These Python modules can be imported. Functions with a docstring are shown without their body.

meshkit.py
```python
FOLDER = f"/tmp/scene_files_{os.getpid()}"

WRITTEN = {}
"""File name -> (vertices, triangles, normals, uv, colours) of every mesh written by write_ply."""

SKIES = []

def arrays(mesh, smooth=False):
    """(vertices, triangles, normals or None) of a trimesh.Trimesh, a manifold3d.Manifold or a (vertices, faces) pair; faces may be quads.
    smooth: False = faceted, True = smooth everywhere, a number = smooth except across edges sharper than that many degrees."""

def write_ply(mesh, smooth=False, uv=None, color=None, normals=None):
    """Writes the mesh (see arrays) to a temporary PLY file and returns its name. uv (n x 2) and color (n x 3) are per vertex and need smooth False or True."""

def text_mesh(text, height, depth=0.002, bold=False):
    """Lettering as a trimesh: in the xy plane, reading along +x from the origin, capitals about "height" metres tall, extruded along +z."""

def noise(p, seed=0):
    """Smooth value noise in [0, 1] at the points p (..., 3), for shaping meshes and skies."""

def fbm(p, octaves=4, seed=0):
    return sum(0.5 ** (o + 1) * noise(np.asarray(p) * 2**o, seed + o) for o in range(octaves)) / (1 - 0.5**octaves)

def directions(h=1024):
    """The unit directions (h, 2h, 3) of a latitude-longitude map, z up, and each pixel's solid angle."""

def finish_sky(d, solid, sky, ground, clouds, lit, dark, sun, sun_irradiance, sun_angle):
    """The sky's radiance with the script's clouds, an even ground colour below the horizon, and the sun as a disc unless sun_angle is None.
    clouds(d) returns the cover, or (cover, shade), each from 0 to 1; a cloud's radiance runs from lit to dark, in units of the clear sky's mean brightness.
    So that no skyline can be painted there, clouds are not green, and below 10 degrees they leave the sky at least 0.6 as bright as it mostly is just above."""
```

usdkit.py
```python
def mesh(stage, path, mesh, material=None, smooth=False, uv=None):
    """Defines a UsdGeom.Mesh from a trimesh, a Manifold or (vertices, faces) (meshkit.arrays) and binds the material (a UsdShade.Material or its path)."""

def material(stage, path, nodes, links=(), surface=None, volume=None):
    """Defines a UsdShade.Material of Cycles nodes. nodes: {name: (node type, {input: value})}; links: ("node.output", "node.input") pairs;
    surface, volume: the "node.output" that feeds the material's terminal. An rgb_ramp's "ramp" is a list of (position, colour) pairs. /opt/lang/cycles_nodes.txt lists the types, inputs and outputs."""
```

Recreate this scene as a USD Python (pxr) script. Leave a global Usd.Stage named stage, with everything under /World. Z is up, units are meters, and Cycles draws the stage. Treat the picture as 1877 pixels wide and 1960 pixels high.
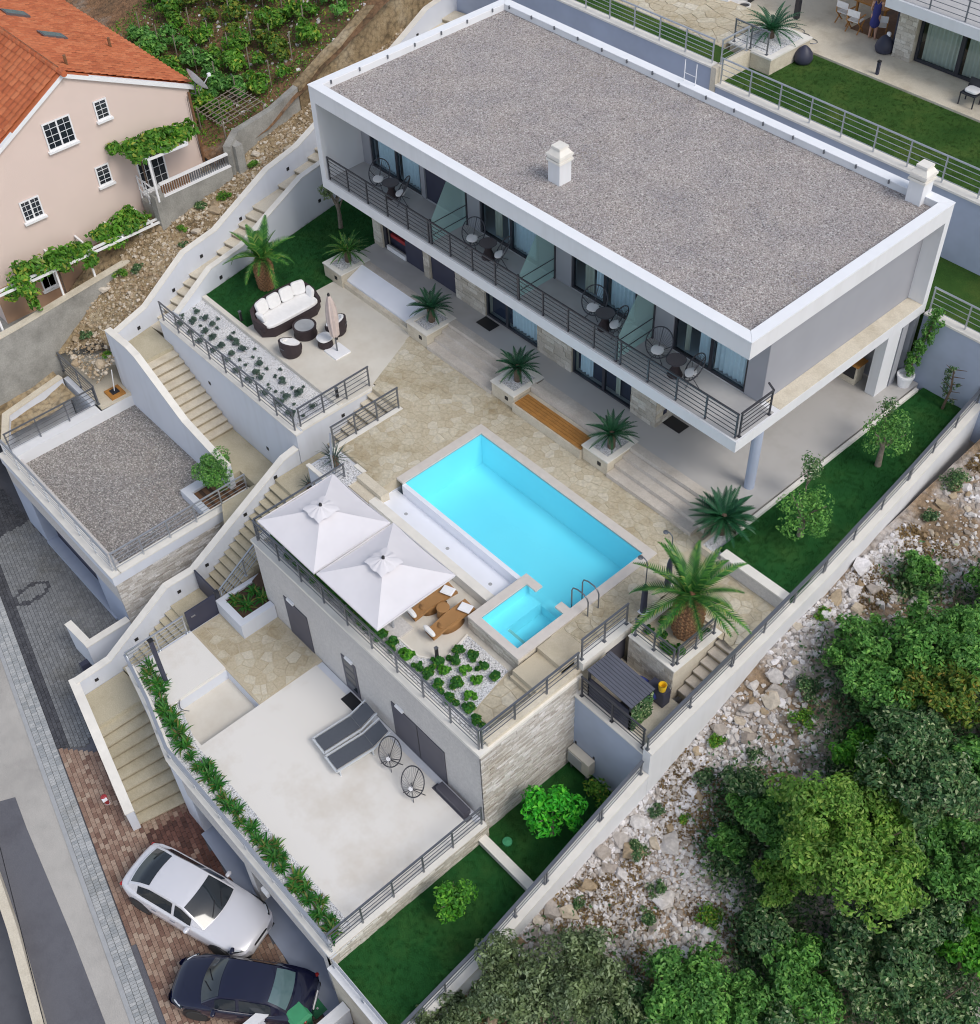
import math, random, numpy as np, trimesh, usdkit, meshkit
from pxr import Usd, UsdGeom, UsdLux, UsdShade, Gf, Sdf, Vt
from shapely.geometry import Polygon, box as sbox, LineString, Point
from shapely.ops import unary_union
from scipy.spatial import Voronoi
import manifold3d as mf

# ---------------------------------------------------------------- camera, sky, sun, exposure
stage = Usd.Stage.CreateInMemory()
UsdGeom.SetStageUpAxis(stage, 'Z'); UsdGeom.SetStageMetersPerUnit(stage, 1.0)
UsdGeom.Xform.Define(stage, '/World'); UsdGeom.Scope.Define(stage, '/World/Looks')
EXPOSURE, SKY, SUN, SUN_ANGLE, ELEV, AZ = 0.12, 0.15, 0.34, 22.0, math.radians(50), math.radians(83)
cam = UsdGeom.Camera.Define(stage, '/World/camera')
_r = np.array([[0.67038373, 0.74126193, -0.0334126], [0.52708861, -0.50741682, -0.68169331], [-0.52226741, 0.43938471, -0.7308747]])
_m = np.eye(4); _m[0, :3] = _r[0]; _m[1, :3] = -_r[1]; _m[2, :3] = -_r[2]; _m[3, :3] = (33.80, -21.22, 27.68)
cam.AddTransformOp().Set(Gf.Matrix4d(*_m.ravel().tolist()))
cam.CreateFocalLengthAttr(44.93); cam.CreateHorizontalApertureAttr(36.0); cam.CreateVerticalApertureAttr(36.0 * 1024 / 980)
cam.CreateClippingRangeAttr(Gf.Vec2f(0.5, 2000)); cam.CreateExposureAttr(EXPOSURE)
sky = UsdLux.DomeLight.Define(stage, '/World/sky')
skym = usdkit.material(stage, '/World/Looks/sky', {
    's': ('sky_texture', {'sky_type': 'single_scattering', 'sun_disc': False, 'sun_elevation': ELEV, 'sun_rotation': AZ, 'aerosol_density': 2.0}),
    'h': ('hsv', {'saturation': 0.62, 'value': 1.0}),
    'b': ('background_shader', {'strength': SKY})}, [('s.color', 'h.color'), ('h.color', 'b.color')], surface='b.background')
UsdShade.MaterialBindingAPI.Apply(sky.GetPrim()).Bind(skym)
sky.GetPrim().SetCustomDataByKey('kind', 'structure')
sun = UsdLux.DistantLight.Define(stage, '/World/sun')
_s = np.array([math.sin(AZ) * math.cos(ELEV), math.cos(AZ) * math.cos(ELEV), math.sin(ELEV)])
_x = np.cross([0, 0, 1.0], _s); _x /= np.linalg.norm(_x); _y = np.cross(_s, _x)
_m = np.eye(4); _m[0, :3] = _x; _m[1, :3] = _y; _m[2, :3] = _s
sun.AddTransformOp().Set(Gf.Matrix4d(*_m.ravel().tolist()))
sun.CreateIntensityAttr(SUN); sun.CreateAngleAttr(SUN_ANGLE); sun.CreateColorAttr(Gf.Vec3f(1, .955, .89))
sun.GetPrim().CreateAttribute('inputs:normalize', Sdf.ValueTypeNames.Bool).Set(True)

# ---------------------------------------------------------------- materials
M = {}
def mat(name, nodes, links, surface='p.BSDF'):
    M[name] = usdkit.material(stage, '/World/Looks/' + name, nodes, links, surface=surface); return M[name]
def plain(name, col, rough=.6, metallic=0., spec=.5, coat=0., var=.12, scale=3., bump=0., bscale=60.):
    """A paint / plaster / metal with a slow tone variation and fine relief."""
    n = {'g': ('geometry', {}), 'n': ('noise_texture', {'scale': scale, 'detail': 3., 'roughness': .6}),
         'r': ('rgb_ramp', {'ramp': [(0.25, tuple(c * (1 - var) for c in col)), (0.75, tuple(min(1, c * (1 + var)) for c in col))]}),
         'p': ('principled_bsdf', {'roughness': rough, 'metallic': metallic, 'specular_ior_level': spec, 'coat_weight': coat})}
    l = [('g.position', 'n.vector'), ('n.fac', 'r.fac'), ('r.color', 'p.base_color')]
    if bump:
        n['bn'] = ('noise_texture', {'scale': bscale, 'detail': 4.}); n['b'] = ('bump', {'strength': bump, 'distance': .02})
        l += [('g.position', 'bn.vector'), ('bn.fac', 'b.height'), ('b.normal', 'p.normal')]
    return mat(name, n, l)
def stained(name, col, dirt, rough=.7, scale=.35, amount=(.45, .7), bump=.25, bscale=40., fine=.12):
    """Base colour with large irregular stains and a fine grain."""
    n = {'g': ('geometry', {}), 'n': ('noise_texture', {'scale': scale, 'detail': 5., 'roughness': .68}),
         'm': ('map_range', {'from_min': amount[0], 'from_max': amount[1], 'clamp': True}),
         'mx': ('mix_color', {'a': col, 'b': dirt}), 'f': ('noise_texture', {'scale': bscale, 'detail': 3.}),
         'fr': ('rgb_ramp', {'ramp': [(.2, (1 - fine,) * 3), (.8, (1 + fine,) * 3)]}),
         'mu': ('mix_color', {'blend_type': 'multiply', 'fac': 1., 'use_clamp': False}), 'b': ('bump', {'strength': bump, 'distance': .015}),
         'p': ('principled_bsdf', {'roughness': rough})}
    l = [('g.position', 'n.vector'), ('g.position', 'f.vector'), ('n.fac', 'm.value'), ('m.result', 'mx.fac'), ('f.fac', 'fr.fac'), ('mx.result', 'mu.a'),
         ('fr.color', 'mu.b'), ('mu.result', 'p.base_color'), ('f.fac', 'b.height'), ('b.normal', 'p.normal')]
    return mat(name, n, l)
TONED = set()
def pieces(name, ramp, rough=.8, bump=.3, bscale=30., stain=.6):
    """Each loose piece of the mesh (stone, paver, leaf, tile) takes its own tone."""
    TONED.add(name)
    n = {'g': ('geometry', {}), 'a': ('attribute', {'attribute': 'tone'}), 'r': ('rgb_ramp', {'ramp': ramp}), 'f': ('noise_texture', {'scale': bscale, 'detail': 3., 'roughness': .6}),
         'fr': ('rgb_ramp', {'ramp': [(.2, (.78,) * 3), (.8, (1.18,) * 3)]}), 'mu': ('mix_color', {'blend_type': 'multiply', 'fac': 1., 'use_clamp': False}),
         'sn': ('noise_texture', {'scale': .45, 'detail': 4., 'roughness': .65}), 'sr': ('rgb_ramp', {'ramp': [(.30, (.68, .62, .50)), (.46, (.95, .94, .91)), (.72, (1.05,) * 3)]}), 'm3': ('mix_color', {'blend_type': 'multiply', 'fac': stain, 'use_clamp': False}),
         'b': ('bump', {'strength': bump, 'distance': .02}), 'p': ('principled_bsdf', {'roughness': rough})}
    l = [('a.fac', 'r.fac'), ('g.position', 'f.vector'), ('f.fac', 'fr.fac'), ('r.color', 'mu.a'), ('fr.color', 'mu.b'), ('g.position', 'sn.vector'), ('sn.fac', 'sr.fac'), ('mu.result', 'm3.a'), ('sr.color', 'm3.b'), ('m3.result', 'p.base_color'),
         ('f.fac', 'b.height'), ('b.normal', 'p.normal')]
    return mat(name, n, l)
def object_tone(name, ramp, rough=.8, bscale=14., bump=.35, stain=.6):
    """Each object takes its own tone (separate stones)."""
    n = {'g': ('geometry', {}), 'o': ('object_info', {}), 'r': ('rgb_ramp', {'ramp': ramp}), 'f': ('noise_texture', {'scale': bscale, 'detail': 4., 'roughness': .62}),
         'fr': ('rgb_ramp', {'ramp': [(.25, (.74,) * 3), (.75, (1.2,) * 3)]}), 'mu': ('mix_color', {'blend_type': 'multiply', 'fac': 1., 'use_clamp': False}),
         'sn': ('noise_texture', {'scale': .45, 'detail': 4., 'roughness': .65}), 'sr': ('rgb_ramp', {'ramp': [(.30, (.68, .62, .50)), (.46, (.95, .94, .91)), (.72, (1.05,) * 3)]}), 'm3': ('mix_color', {'blend_type': 'multiply', 'fac': stain, 'use_clamp': False}),
         'b': ('bump', {'strength': bump, 'distance': .02}), 'p': ('principled_bsdf', {'roughness': rough})}
    l = [('o.random', 'r.fac'), ('g.position', 'f.vector'), ('f.fac', 'fr.fac'), ('r.color', 'mu.a'), ('fr.color', 'mu.b'), ('g.position', 'sn.vector'), ('sn.fac', 'sr.fac'), ('mu.result', 'm3.a'), ('sr.color', 'm3.b'), ('m3.result', 'p.base_color'),
         ('f.fac', 'b.height'), ('b.normal', 'p.normal')]
    return mat(name, n, l)
def leaf(name, ramp, rough=.5, trans=.3, clump=.9):
    TONED.add(name)
    n = {'g': ('geometry', {}), 'a': ('attribute', {'attribute': 'tone'}), 'r': ('rgb_ramp', {'ramp': ramp}), 'c': ('noise_texture', {'scale': clump, 'detail': 3.}),
         'cr': ('rgb_ramp', {'ramp': [(.3, (.72, .74, .78)), (.7, (1.22, 1.2, 1.0))]}), 'mu': ('mix_color', {'blend_type': 'multiply', 'fac': 1., 'use_clamp': False}),
         'p': ('principled_bsdf', {'roughness': rough, 'specular_ior_level': .35}), 't': ('translucent_bsdf', {}), 'm': ('mix_closure', {'fac': trans})}
    l = [('a.fac', 'r.fac'), ('g.position', 'c.vector'), ('c.fac', 'cr.fac'), ('r.color', 'mu.a'), ('cr.color', 'mu.b'), ('mu.result', 'p.base_color'),
         ('mu.result', 't.color'), ('p.BSDF', 'm.closure1'), ('t.BSDF', 'm.closure2')]
    return mat(name, n, l, 'm.closure')

def streaked(name, col, dirt, streak=.42):
    """Painted render with faint rain streaks running down and blotches."""
    mat(name, {'g': ('geometry', {}), 'mp': ('mapping', {'scale': (2.2, 2.2, .22)}), 's': ('noise_texture', {'scale': 1.0, 'detail': 4., 'roughness': .65}), 'n': ('noise_texture', {'scale': .35, 'detail': 4., 'roughness': .65}), 'mu': ('math', {'math_type': 'multiply'}),
        'm': ('map_range', {'from_min': .24, 'from_max': .46, 'to_max': streak, 'clamp': True}), 'mx': ('mix_color', {'a': col, 'b': dirt}), 'f': ('noise_texture', {'scale': 80., 'detail': 3.}), 'b': ('bump', {'strength': .18, 'distance': .015}), 'p': ('principled_bsdf', {'roughness': .8})},
        [('g.position', 'mp.vector'), ('mp.vector', 's.vector'), ('g.position', 'n.vector'), ('s.fac', 'mu.value1'), ('n.fac', 'mu.value2'), ('mu.value', 'm.value'), ('m.result', 'mx.fac'), ('mx.result', 'p.base_color'), ('g.position', 'f.vector'), ('f.fac', 'b.height'), ('b.normal', 'p.normal')])
streaked('white_render', (.70, .705, .72), (.56, .555, .55)); streaked('wall_white', (.63, .655, .71), (.49, .50, .52))

plain('lavender_plaster', (.325, .33, .36), .8, var=.04, scale=.8, bump=.2, bscale=90)
stained('blue_plaster', (.38, .43, .54), (.33, .37, .46), .8, scale=.4, bump=.15, bscale=80, fine=.04)
stained('grey_plaster', (.565, .54, .515), (.50, .48, .465), .9, scale=.6, amount=(.42, .7), bump=.6, bscale=16, fine=.16)
plain('metal_flashing', (.80, .81, .83), .45, var=.02)
plain('coping_stone', (.74, .71, .65), .7, var=.08, scale=2., bump=.2)
plain('pool_coping', (.60, .555, .51), .65, var=.06, scale=4., bump=.15)
plain('trough_white', (.78, .80, .86), .4, var=.03, scale=1.2)
stained('pale_concrete', (.65, .615, .545), (.56, .51, .43), .75, scale=.5, amount=(.45, .75), bump=.15, bscale=50, fine=.05)
stained('terrace_concrete', (.45, .435, .42), (.37, .35, .325), .7, scale=.45, amount=(.5, .8), bump=.15, bscale=45, fine=.06)
stained('white_screed', (.72, .695, .655), (.56, .50, .42), .8, scale=.38, amount=(.46, .78), bump=.15, bscale=60, fine=.05)
stained('sand_stone', (.47, .42, .305), (.34, .295, .20), .8, scale=.7, amount=(.45, .75), bump=.3, bscale=25, fine=.14)
stained('cream_stone', (.62, .56, .45), (.46, .40, .30), .8, scale=1.2, amount=(.45, .75), bump=.3, bscale=25, fine=.12)
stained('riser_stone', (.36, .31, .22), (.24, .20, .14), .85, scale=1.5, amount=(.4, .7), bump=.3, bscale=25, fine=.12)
stained('flag_joint', (.50, .44, .33), (.42, .36, .26), .9, scale=.8)
stained('step_stone', (.58, .53, .47), (.46, .41, .35), .75, scale=1.4, amount=(.4, .75), bump=.2, bscale=22, fine=.12)
plain('tile_floor', (.43, .42, .415), .6, var=.07, scale=2.)
plain('steel', (.20, .21, .23), .38, metallic=.8, var=.05)
plain('dark_steel', (.075, .075, .085), .42, metallic=.5, var=.05)
plain('light_steel', (.50, .52, .55), .35, metallic=.8, var=.03)
plain('pale_steel', (.62, .65, .68), .4, metallic=.3, var=.02)
plain('dark_frame', (.022, .023, .03), .4, var=.08)
plain('dark_panel', (.035, .037, .062), .5, var=.1, scale=2.)
plain('grey_panel', (.075, .072, .09), .55, var=.08, scale=2.)
plain('black', (.012, .012, .014), .5)
plain('rubber', (.03, .03, .03), .8)
plain('cushion_white', (.78, .77, .76), .85, var=.04, scale=8.)
plain('umbrella_cloth', (.69, .67, .695), .8, var=.03, scale=2.)
plain('beige_cloth', (.60, .50, .46), .85, var=.08, scale=6.)
plain('paper_white', (.80, .80, .82), .8, var=.03)
plain('wicker_dark', (.032, .02, .023), .65, var=.35, scale=45., bump=.6, bscale=120.)
plain('wicker_tan', (.36, .185, .065), .6, var=.3, scale=40., bump=.6, bscale=110.)
plain('table_top', (.12, .105, .11), .4, var=.2, scale=30.)
plain('sling_grey', (.075, .085, .105), .75, var=.1, scale=20.)
plain('wood_orange', (.42, .19, .045), .55, var=.2, scale=6.)
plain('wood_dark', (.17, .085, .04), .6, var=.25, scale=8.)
plain('red_paint', (.33, .03, .035), .5)
plain('yellow_plastic', (.75, .48, .02), .45)
plain('blue_cloth', (.035, .05, .22), .8, var=.15, scale=9.)
plain('green_plastic', (.05, .28, .13), .5, var=.1)
plain('cream_plastic', (.62, .58, .50), .5, var=.06)
plain('skin', (.52, .30, .21), .55, var=.05)
plain('hair_brown', (.09, .05, .03), .6)
plain('denim_blue', (.03, .035, .17), .8, var=.12, scale=9.)
stained('old_concrete', (.34, .33, .30), (.20, .195, .175), .9, scale=.8, amount=(.4, .7), bump=.5, bscale=18, fine=.15)
plain('house_pink', (.68, .55, .485), .85, var=.03, scale=.5, bump=.25, bscale=70)
plain('house_tan', (.46, .29, .19), .85, var=.06, scale=.7, bump=.25, bscale=60)
plain('white_paint', (.78, .78, .78), .5, var=.03)
stained('asphalt', (.125, .127, .145), (.09, .09, .105), .9, scale=.5, bump=.4, bscale=60, fine=.2)
stained('road_concrete', (.44, .42, .39), (.33, .315, .295), .9, scale=.45, amount=(.42, .7), bump=.35, bscale=40, fine=.14)
plain('kerb_stone', (.36, .37, .38), .85, var=.1, scale=3.)
plain('soil', (.075, .045, .03), .95, var=.35, scale=9., bump=.8, bscale=25.)
plain('trunk_bark', (.12, .085, .06), .9, var=.4, scale=14., bump=.9, bscale=40.)
plain('pale_bark', (.24, .20, .16), .9, var=.3, scale=12., bump=.8, bscale=40.)
plain('palm_bark', (.17, .085, .045), .9, var=.5, scale=22., bump=1., bscale=35.)
plain('palm_scale', (.27, .145, .07), .9, var=.4, scale=30., bump=.8, bscale=50.)
plain('dish_grey', (.5, .5, .52), .4, var=.05)
plain('pot_white', (.66, .64, .60), .7, var=.06)
plain('car_silver', (.70, .70, .74), .28, metallic=.15, coat=1., var=.01)
plain('car_navy', (.004, .005, .019), .25, metallic=.1, coat=1., var=.02)
plain('car_glass', (.012, .016, .02), .06, spec=.8, var=.05)
plain('car_glass_pale', (.09, .15, .16), .06, spec=.8, var=.1)
plain('lamp_clear', (.55, .58, .62), .15, spec=.8)
plain('lamp_red', (.30, .012, .012), .2, spec=.8)
plain('alloy', (.42, .42, .45), .3, metallic=.8)
plain('roof_sheet', (.115, .12, .15), .5, metallic=.3, var=.1, scale=1.5)
# gravel roof
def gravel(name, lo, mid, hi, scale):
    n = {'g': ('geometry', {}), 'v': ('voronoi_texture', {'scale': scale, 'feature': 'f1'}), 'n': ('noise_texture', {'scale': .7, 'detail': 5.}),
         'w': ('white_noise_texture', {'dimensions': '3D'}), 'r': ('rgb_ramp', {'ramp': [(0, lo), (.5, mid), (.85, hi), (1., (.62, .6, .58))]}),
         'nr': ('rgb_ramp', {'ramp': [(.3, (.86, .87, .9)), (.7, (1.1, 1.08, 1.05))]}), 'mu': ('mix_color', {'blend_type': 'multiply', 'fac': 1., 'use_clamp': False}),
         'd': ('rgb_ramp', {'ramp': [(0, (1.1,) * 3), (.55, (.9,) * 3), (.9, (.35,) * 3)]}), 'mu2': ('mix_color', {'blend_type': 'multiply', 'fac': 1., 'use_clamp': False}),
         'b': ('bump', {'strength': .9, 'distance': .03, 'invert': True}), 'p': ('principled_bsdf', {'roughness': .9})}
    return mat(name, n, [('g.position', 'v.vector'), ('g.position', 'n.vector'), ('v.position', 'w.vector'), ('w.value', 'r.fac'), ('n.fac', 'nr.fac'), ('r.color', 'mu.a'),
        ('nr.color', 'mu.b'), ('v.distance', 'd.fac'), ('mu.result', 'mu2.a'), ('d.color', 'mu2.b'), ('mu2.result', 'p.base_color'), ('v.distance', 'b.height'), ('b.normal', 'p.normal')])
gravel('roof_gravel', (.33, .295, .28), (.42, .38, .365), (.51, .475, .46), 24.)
gravel('garage_gravel', (.21, .20, .185), (.30, .28, .26), (.40, .38, .36), 24.)
gravel('white_gravel', (.66, .67, .70), (.78, .79, .81), (.85, .85, .86), 26.)
object_tone('pebble', [(0, (.28, .25, .24)), (.5, (.41, .37, .355)), (.9, (.51, .48, .46)), (1, (.66, .64, .62))])
object_tone('limestone', [(0, (.34, .29, .25)), (.2, (.48, .44, .41)), (.6, (.62, .59, .58)), (1, (.76, .74, .76))], bscale=9., bump=.6)
object_tone('warm_limestone', [(0, (.30, .21, .12)), (.5, (.46, .37, .26)), (1, (.62, .56, .48))], bscale=9., bump=.6)
pieces('flagstone', [(0, (.485, .42, .305)), (.4, (.525, .465, .35)), (.75, (.55, .50, .39)), (1, (.60, .555, .46))], .75, .35, 14., stain=1.)
object_tone('flagstone_single', [(0, (.485, .42, .305)), (.4, (.525, .465, .35)), (.75, (.55, .50, .39)), (1, (.60, .555, .46))], .75, 9., .3, stain=1.)
pieces('split_stone', [(0, (.40, .36, .32)), (.4, (.52, .49, .45)), (.8, (.61, .585, .555)), (1, (.72, .70, .68))], .85, .5, 18.)
pieces('block_stone', [(0, (.42, .38, .32)), (.5, (.53, .49, .43)), (1, (.63, .60, .54))], .85, .4, 14.)
pieces('paver_brown', [(0, (.17, .095, .07)), (.3, (.25, .155, .115)), (.7, (.33, .225, .17)), (1, (.41, .31, .24))], .85, .4, 22.)
pieces('paver_red', [(0, (.07, .03, .022)), (.5, (.13, .055, .04)), (.8, (.17, .08, .06)), (1, (.34, .24, .19))], .7, .4, 22.)
pieces('paver_grey', [(0, (.165, .172, .182)), (.5, (.195, .203, .213)), (1, (.23, .238, .248))], .85, .3, 22.)
pieces('paver_dark', [(0, (.05, .052, .062)), (1, (.085, .088, .10))], .85, .3, 22.)
pieces('paver_blue', [(0, (.30, .32, .335)), (.5, (.37, .385, .395)), (1, (.45, .46, .465))], .85, .3, 22.)
pieces('roof_tile', [(0, (.43, .11, .04)), (.5, (.51, .145, .055)), (1, (.56, .18, .075))], .75, .3, 9.)
leaf('olive_leaf', [(0, (0.07, 0.112, 0.048)), (0.6, (0.17, 0.235, 0.109)), (1, (0.34, 0.426, 0.266))], clump=1.6)
leaf('light_leaf', [(0, (0.072, 0.192, 0.028)), (0.55, (0.168, 0.348, 0.055)), (1, (0.336, 0.48, 0.11))], clump=1.1)
leaf('mid_leaf', [(0, (0.049, 0.16, 0.034)), (0.6, (0.119, 0.32, 0.069)), (1, (0.266, 0.512, 0.127))], clump=1.1)
leaf('dark_leaf', [(0, (0.035, 0.098, 0.039)), (0.55, (0.084, 0.195, 0.071)), (0.85, (0.203, 0.305, 0.132)), (1, (0.513, 0.572, 0.38))], clump=1.3)
leaf('bright_leaf', [(0, (0.036, 0.161, 0.017)), (0.6, (0.084, 0.322, 0.028)), (1, (0.204, 0.483, 0.055))], clump=1.4)
leaf('yellow_leaf', [(0, (.05, .13, .02)), (.5, (.12, .23, .035)), (.85, (.24, .28, .045)), (1, (.40, .28, .05))], clump=1.4)
leaf('lime_leaf', [(0, (.02, .24, .015)), (.6, (.05, .46, .03)), (1, (.16, .62, .05))], clump=2.5)
leaf('vine_leaf', [(0, (.04, .14, .015)), (.5, (.10, .28, .03)), (.85, (.19, .38, .05)), (1, (.42, .42, .07))], clump=1.5)
leaf('shrub_leaf', [(0, (.015, .10, .018)), (.6, (.045, .20, .035)), (.9, (.10, .28, .04)), (1, (.28, .34, .05))], clump=4.)
leaf('grey_leaf', [(0, (.06, .105, .095)), (1, (.13, .19, .17))], clump=4.)
leaf('hedge_leaf', [(0, (.02, .12, .02)), (.7, (.05, .22, .035)), (1, (.20, .17, .05))], clump=2.5)
leaf('palm_leaf', [(0, (.02, .095, .022)), (.5, (.05, .19, .035)), (.85, (.11, .27, .05)), (1, (.26, .33, .09))], .4, .25)
leaf('cycad_leaf', [(0, (.010, .06, .03)), (1, (.03, .125, .055))], .35, .12)
leaf('dry_leaf', [(0, (.16, .10, .045)), (.5, (.24, .16, .075)), (1, (.34, .25, .13))], .8, .2)
leaf('grass_blade', [(0, (.008, .06, .012)), (.6, (.018, .10, .02)), (1, (.05, .15, .032))], .7, .2, clump=.7)
# lawn turf
mat('lawn', {'g': ('geometry', {}), 'n': ('noise_texture', {'scale': .55, 'detail': 6., 'roughness': .65}), 'f': ('noise_texture', {'scale': 38., 'detail': 4.}),
    'r': ('rgb_ramp', {'ramp': [(.25, (.008, .055, .014)), (.5, (.016, .085, .02)), (.68, (.035, .105, .024)), (.85, (.07, .115, .03))]}), 'fr': ('rgb_ramp', {'ramp': [(.2, (.6,) * 3), (.8, (1.35,) * 3)]}),
    'mu': ('mix_color', {'blend_type': 'multiply', 'fac': 1., 'use_clamp': False}), 'b': ('bump', {'strength': .8, 'distance': .03}), 'p': ('principled_bsdf', {'roughness': .9, 'specular_ior_level': .15})},
    [('g.position', 'n.vector'), ('g.position', 'f.vector'), ('n.fac', 'r.fac'), ('f.fac', 'fr.fac'), ('r.color', 'mu.a'), ('fr.color', 'mu.b'), ('mu.result', 'p.base_color'), ('f.fac', 'b.height'), ('b.normal', 'p.normal')])
mat('dry_lawn', {'g': ('geometry', {}), 'n': ('noise_texture', {'scale': .55, 'detail': 6., 'roughness': .65}), 'f': ('noise_texture', {'scale': 38., 'detail': 4.}),
    'r': ('rgb_ramp', {'ramp': [(.25, (.018, .06, .010)), (.5, (.04, .095, .018)), (.68, (.075, .12, .025)), (.85, (.12, .12, .035))]}), 'fr': ('rgb_ramp', {'ramp': [(.2, (.6,) * 3), (.8, (1.35,) * 3)]}),
    'mu': ('mix_color', {'blend_type': 'multiply', 'fac': 1., 'use_clamp': False}), 'b': ('bump', {'strength': .8, 'distance': .03}), 'p': ('principled_bsdf', {'roughness': .9, 'specular_ior_level': .15})},
    [('g.position', 'n.vector'), ('g.position', 'f.vector'), ('n.fac', 'r.fac'), ('f.fac', 'fr.fac'), ('r.color', 'mu.a'), ('fr.color', 'mu.b'), ('mu.result', 'p.base_color'), ('f.fac', 'b.height'), ('b.normal', 'p.normal')])
leaf('dry_grass_blade', [(0, (.02, .07, .01)), (.6, (.045, .11, .02)), (1, (.11, .15, .04))], .7, .2, clump=.7)
# stony hillside soil: rock dust, ochre earth and dry litter in patches
def hillside(name, stops, scale=.5):
    mat(name, {'g': ('geometry', {}), 'n': ('noise_texture', {'scale': scale, 'detail': 6., 'roughness': .7}), 'v': ('voronoi_texture', {'scale': 5.5, 'feature': 'f1', 'randomness': 1.}),
        'r': ('rgb_ramp', {'ramp': stops}), 'd': ('rgb_ramp', {'ramp': [(0, (1.25,) * 3), (.5, (1.,) * 3), (.9, (.45,) * 3)]}), 'mu': ('mix_color', {'blend_type': 'multiply', 'fac': .85, 'use_clamp': False}),
        'f': ('noise_texture', {'scale': 16., 'detail': 6.}), 'b': ('bump', {'strength': 1., 'distance': .08}), 'p': ('principled_bsdf', {'roughness': .95})},
        [('g.position', 'n.vector'), ('g.position', 'v.vector'), ('g.position', 'f.vector'), ('n.fac', 'r.fac'), ('r.color', 'mu.a'), ('v.distance', 'd.fac'), ('d.color', 'mu.b'), ('mu.result', 'p.base_color'), ('f.fac', 'b.height'), ('b.normal', 'p.normal')])
hillside('rocky_soil', [(.3, (.17, .12, .075)), (.44, (.31, .22, .14)), (.52, (.40, .34, .29)), (.66, (.55, .52, .51))], .45)
hillside('ochre_soil', [(.3, (.20, .14, .075)), (.5, (.36, .27, .155)), (.7, (.46, .38, .26))], .6)
hillside('vine_soil', [(.3, (.085, .06, .03)), (.45, (.17, .10, .05)), (.58, (.24, .13, .065)), (.72, (.26, .23, .19))], .4)
hillside('forest_soil', [(.3, (.03, .028, .018)), (.6, (.07, .055, .035)), (.8, (.12, .10, .07))], .8)
# pool tiles and water
mat('pool_tile', {'g': ('geometry', {}), 'n': ('noise_texture', {'scale': .45, 'detail': 2.}), 'r': ('rgb_ramp', {'ramp': [(.3, (.58, .88, .94)), (.7, (.66, .92, .96))]}),
    'p': ('principled_bsdf', {'roughness': .4})}, [('g.position', 'n.vector'), ('n.fac', 'r.fac'), ('r.color', 'p.base_color')])
mat('water', {'g': ('geometry', {}), 'n': ('noise_texture', {'scale': 2.2, 'detail': 3.}), 'b': ('bump', {'strength': .10, 'distance': .05}), 'lw': ('layer_weight', {'blend': .5}), 'f': ('rgb_ramp', {'ramp': [(0, (.02,) * 3), (.5, (.035,) * 3), (.75, (.12,) * 3), (1, (1,) * 3)]}),
    't': ('transparent_bsdf', {'color': (.50, .925, 1.0)}), 'gl': ('glossy_bsdf', {'color': (1, 1, 1), 'roughness': .06}), 'm': ('mix_closure', {})},
    [('g.position', 'n.vector'), ('n.fac', 'b.height'), ('b.normal', 'lw.normal'), ('b.normal', 'gl.normal'), ('lw.facing', 'f.fac'), ('f.color', 'm.fac'), ('t.BSDF', 'm.closure1'), ('gl.BSDF', 'm.closure2')], 'm.closure')
FR = {'lw': ('layer_weight', {'blend': .5}), 'f': ('rgb_ramp', {'ramp': [(0, (.035,) * 3), (.5, (.06,) * 3), (.75, (.20,) * 3), (.9, (.5,) * 3), (1, (1,) * 3)]})}
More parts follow.
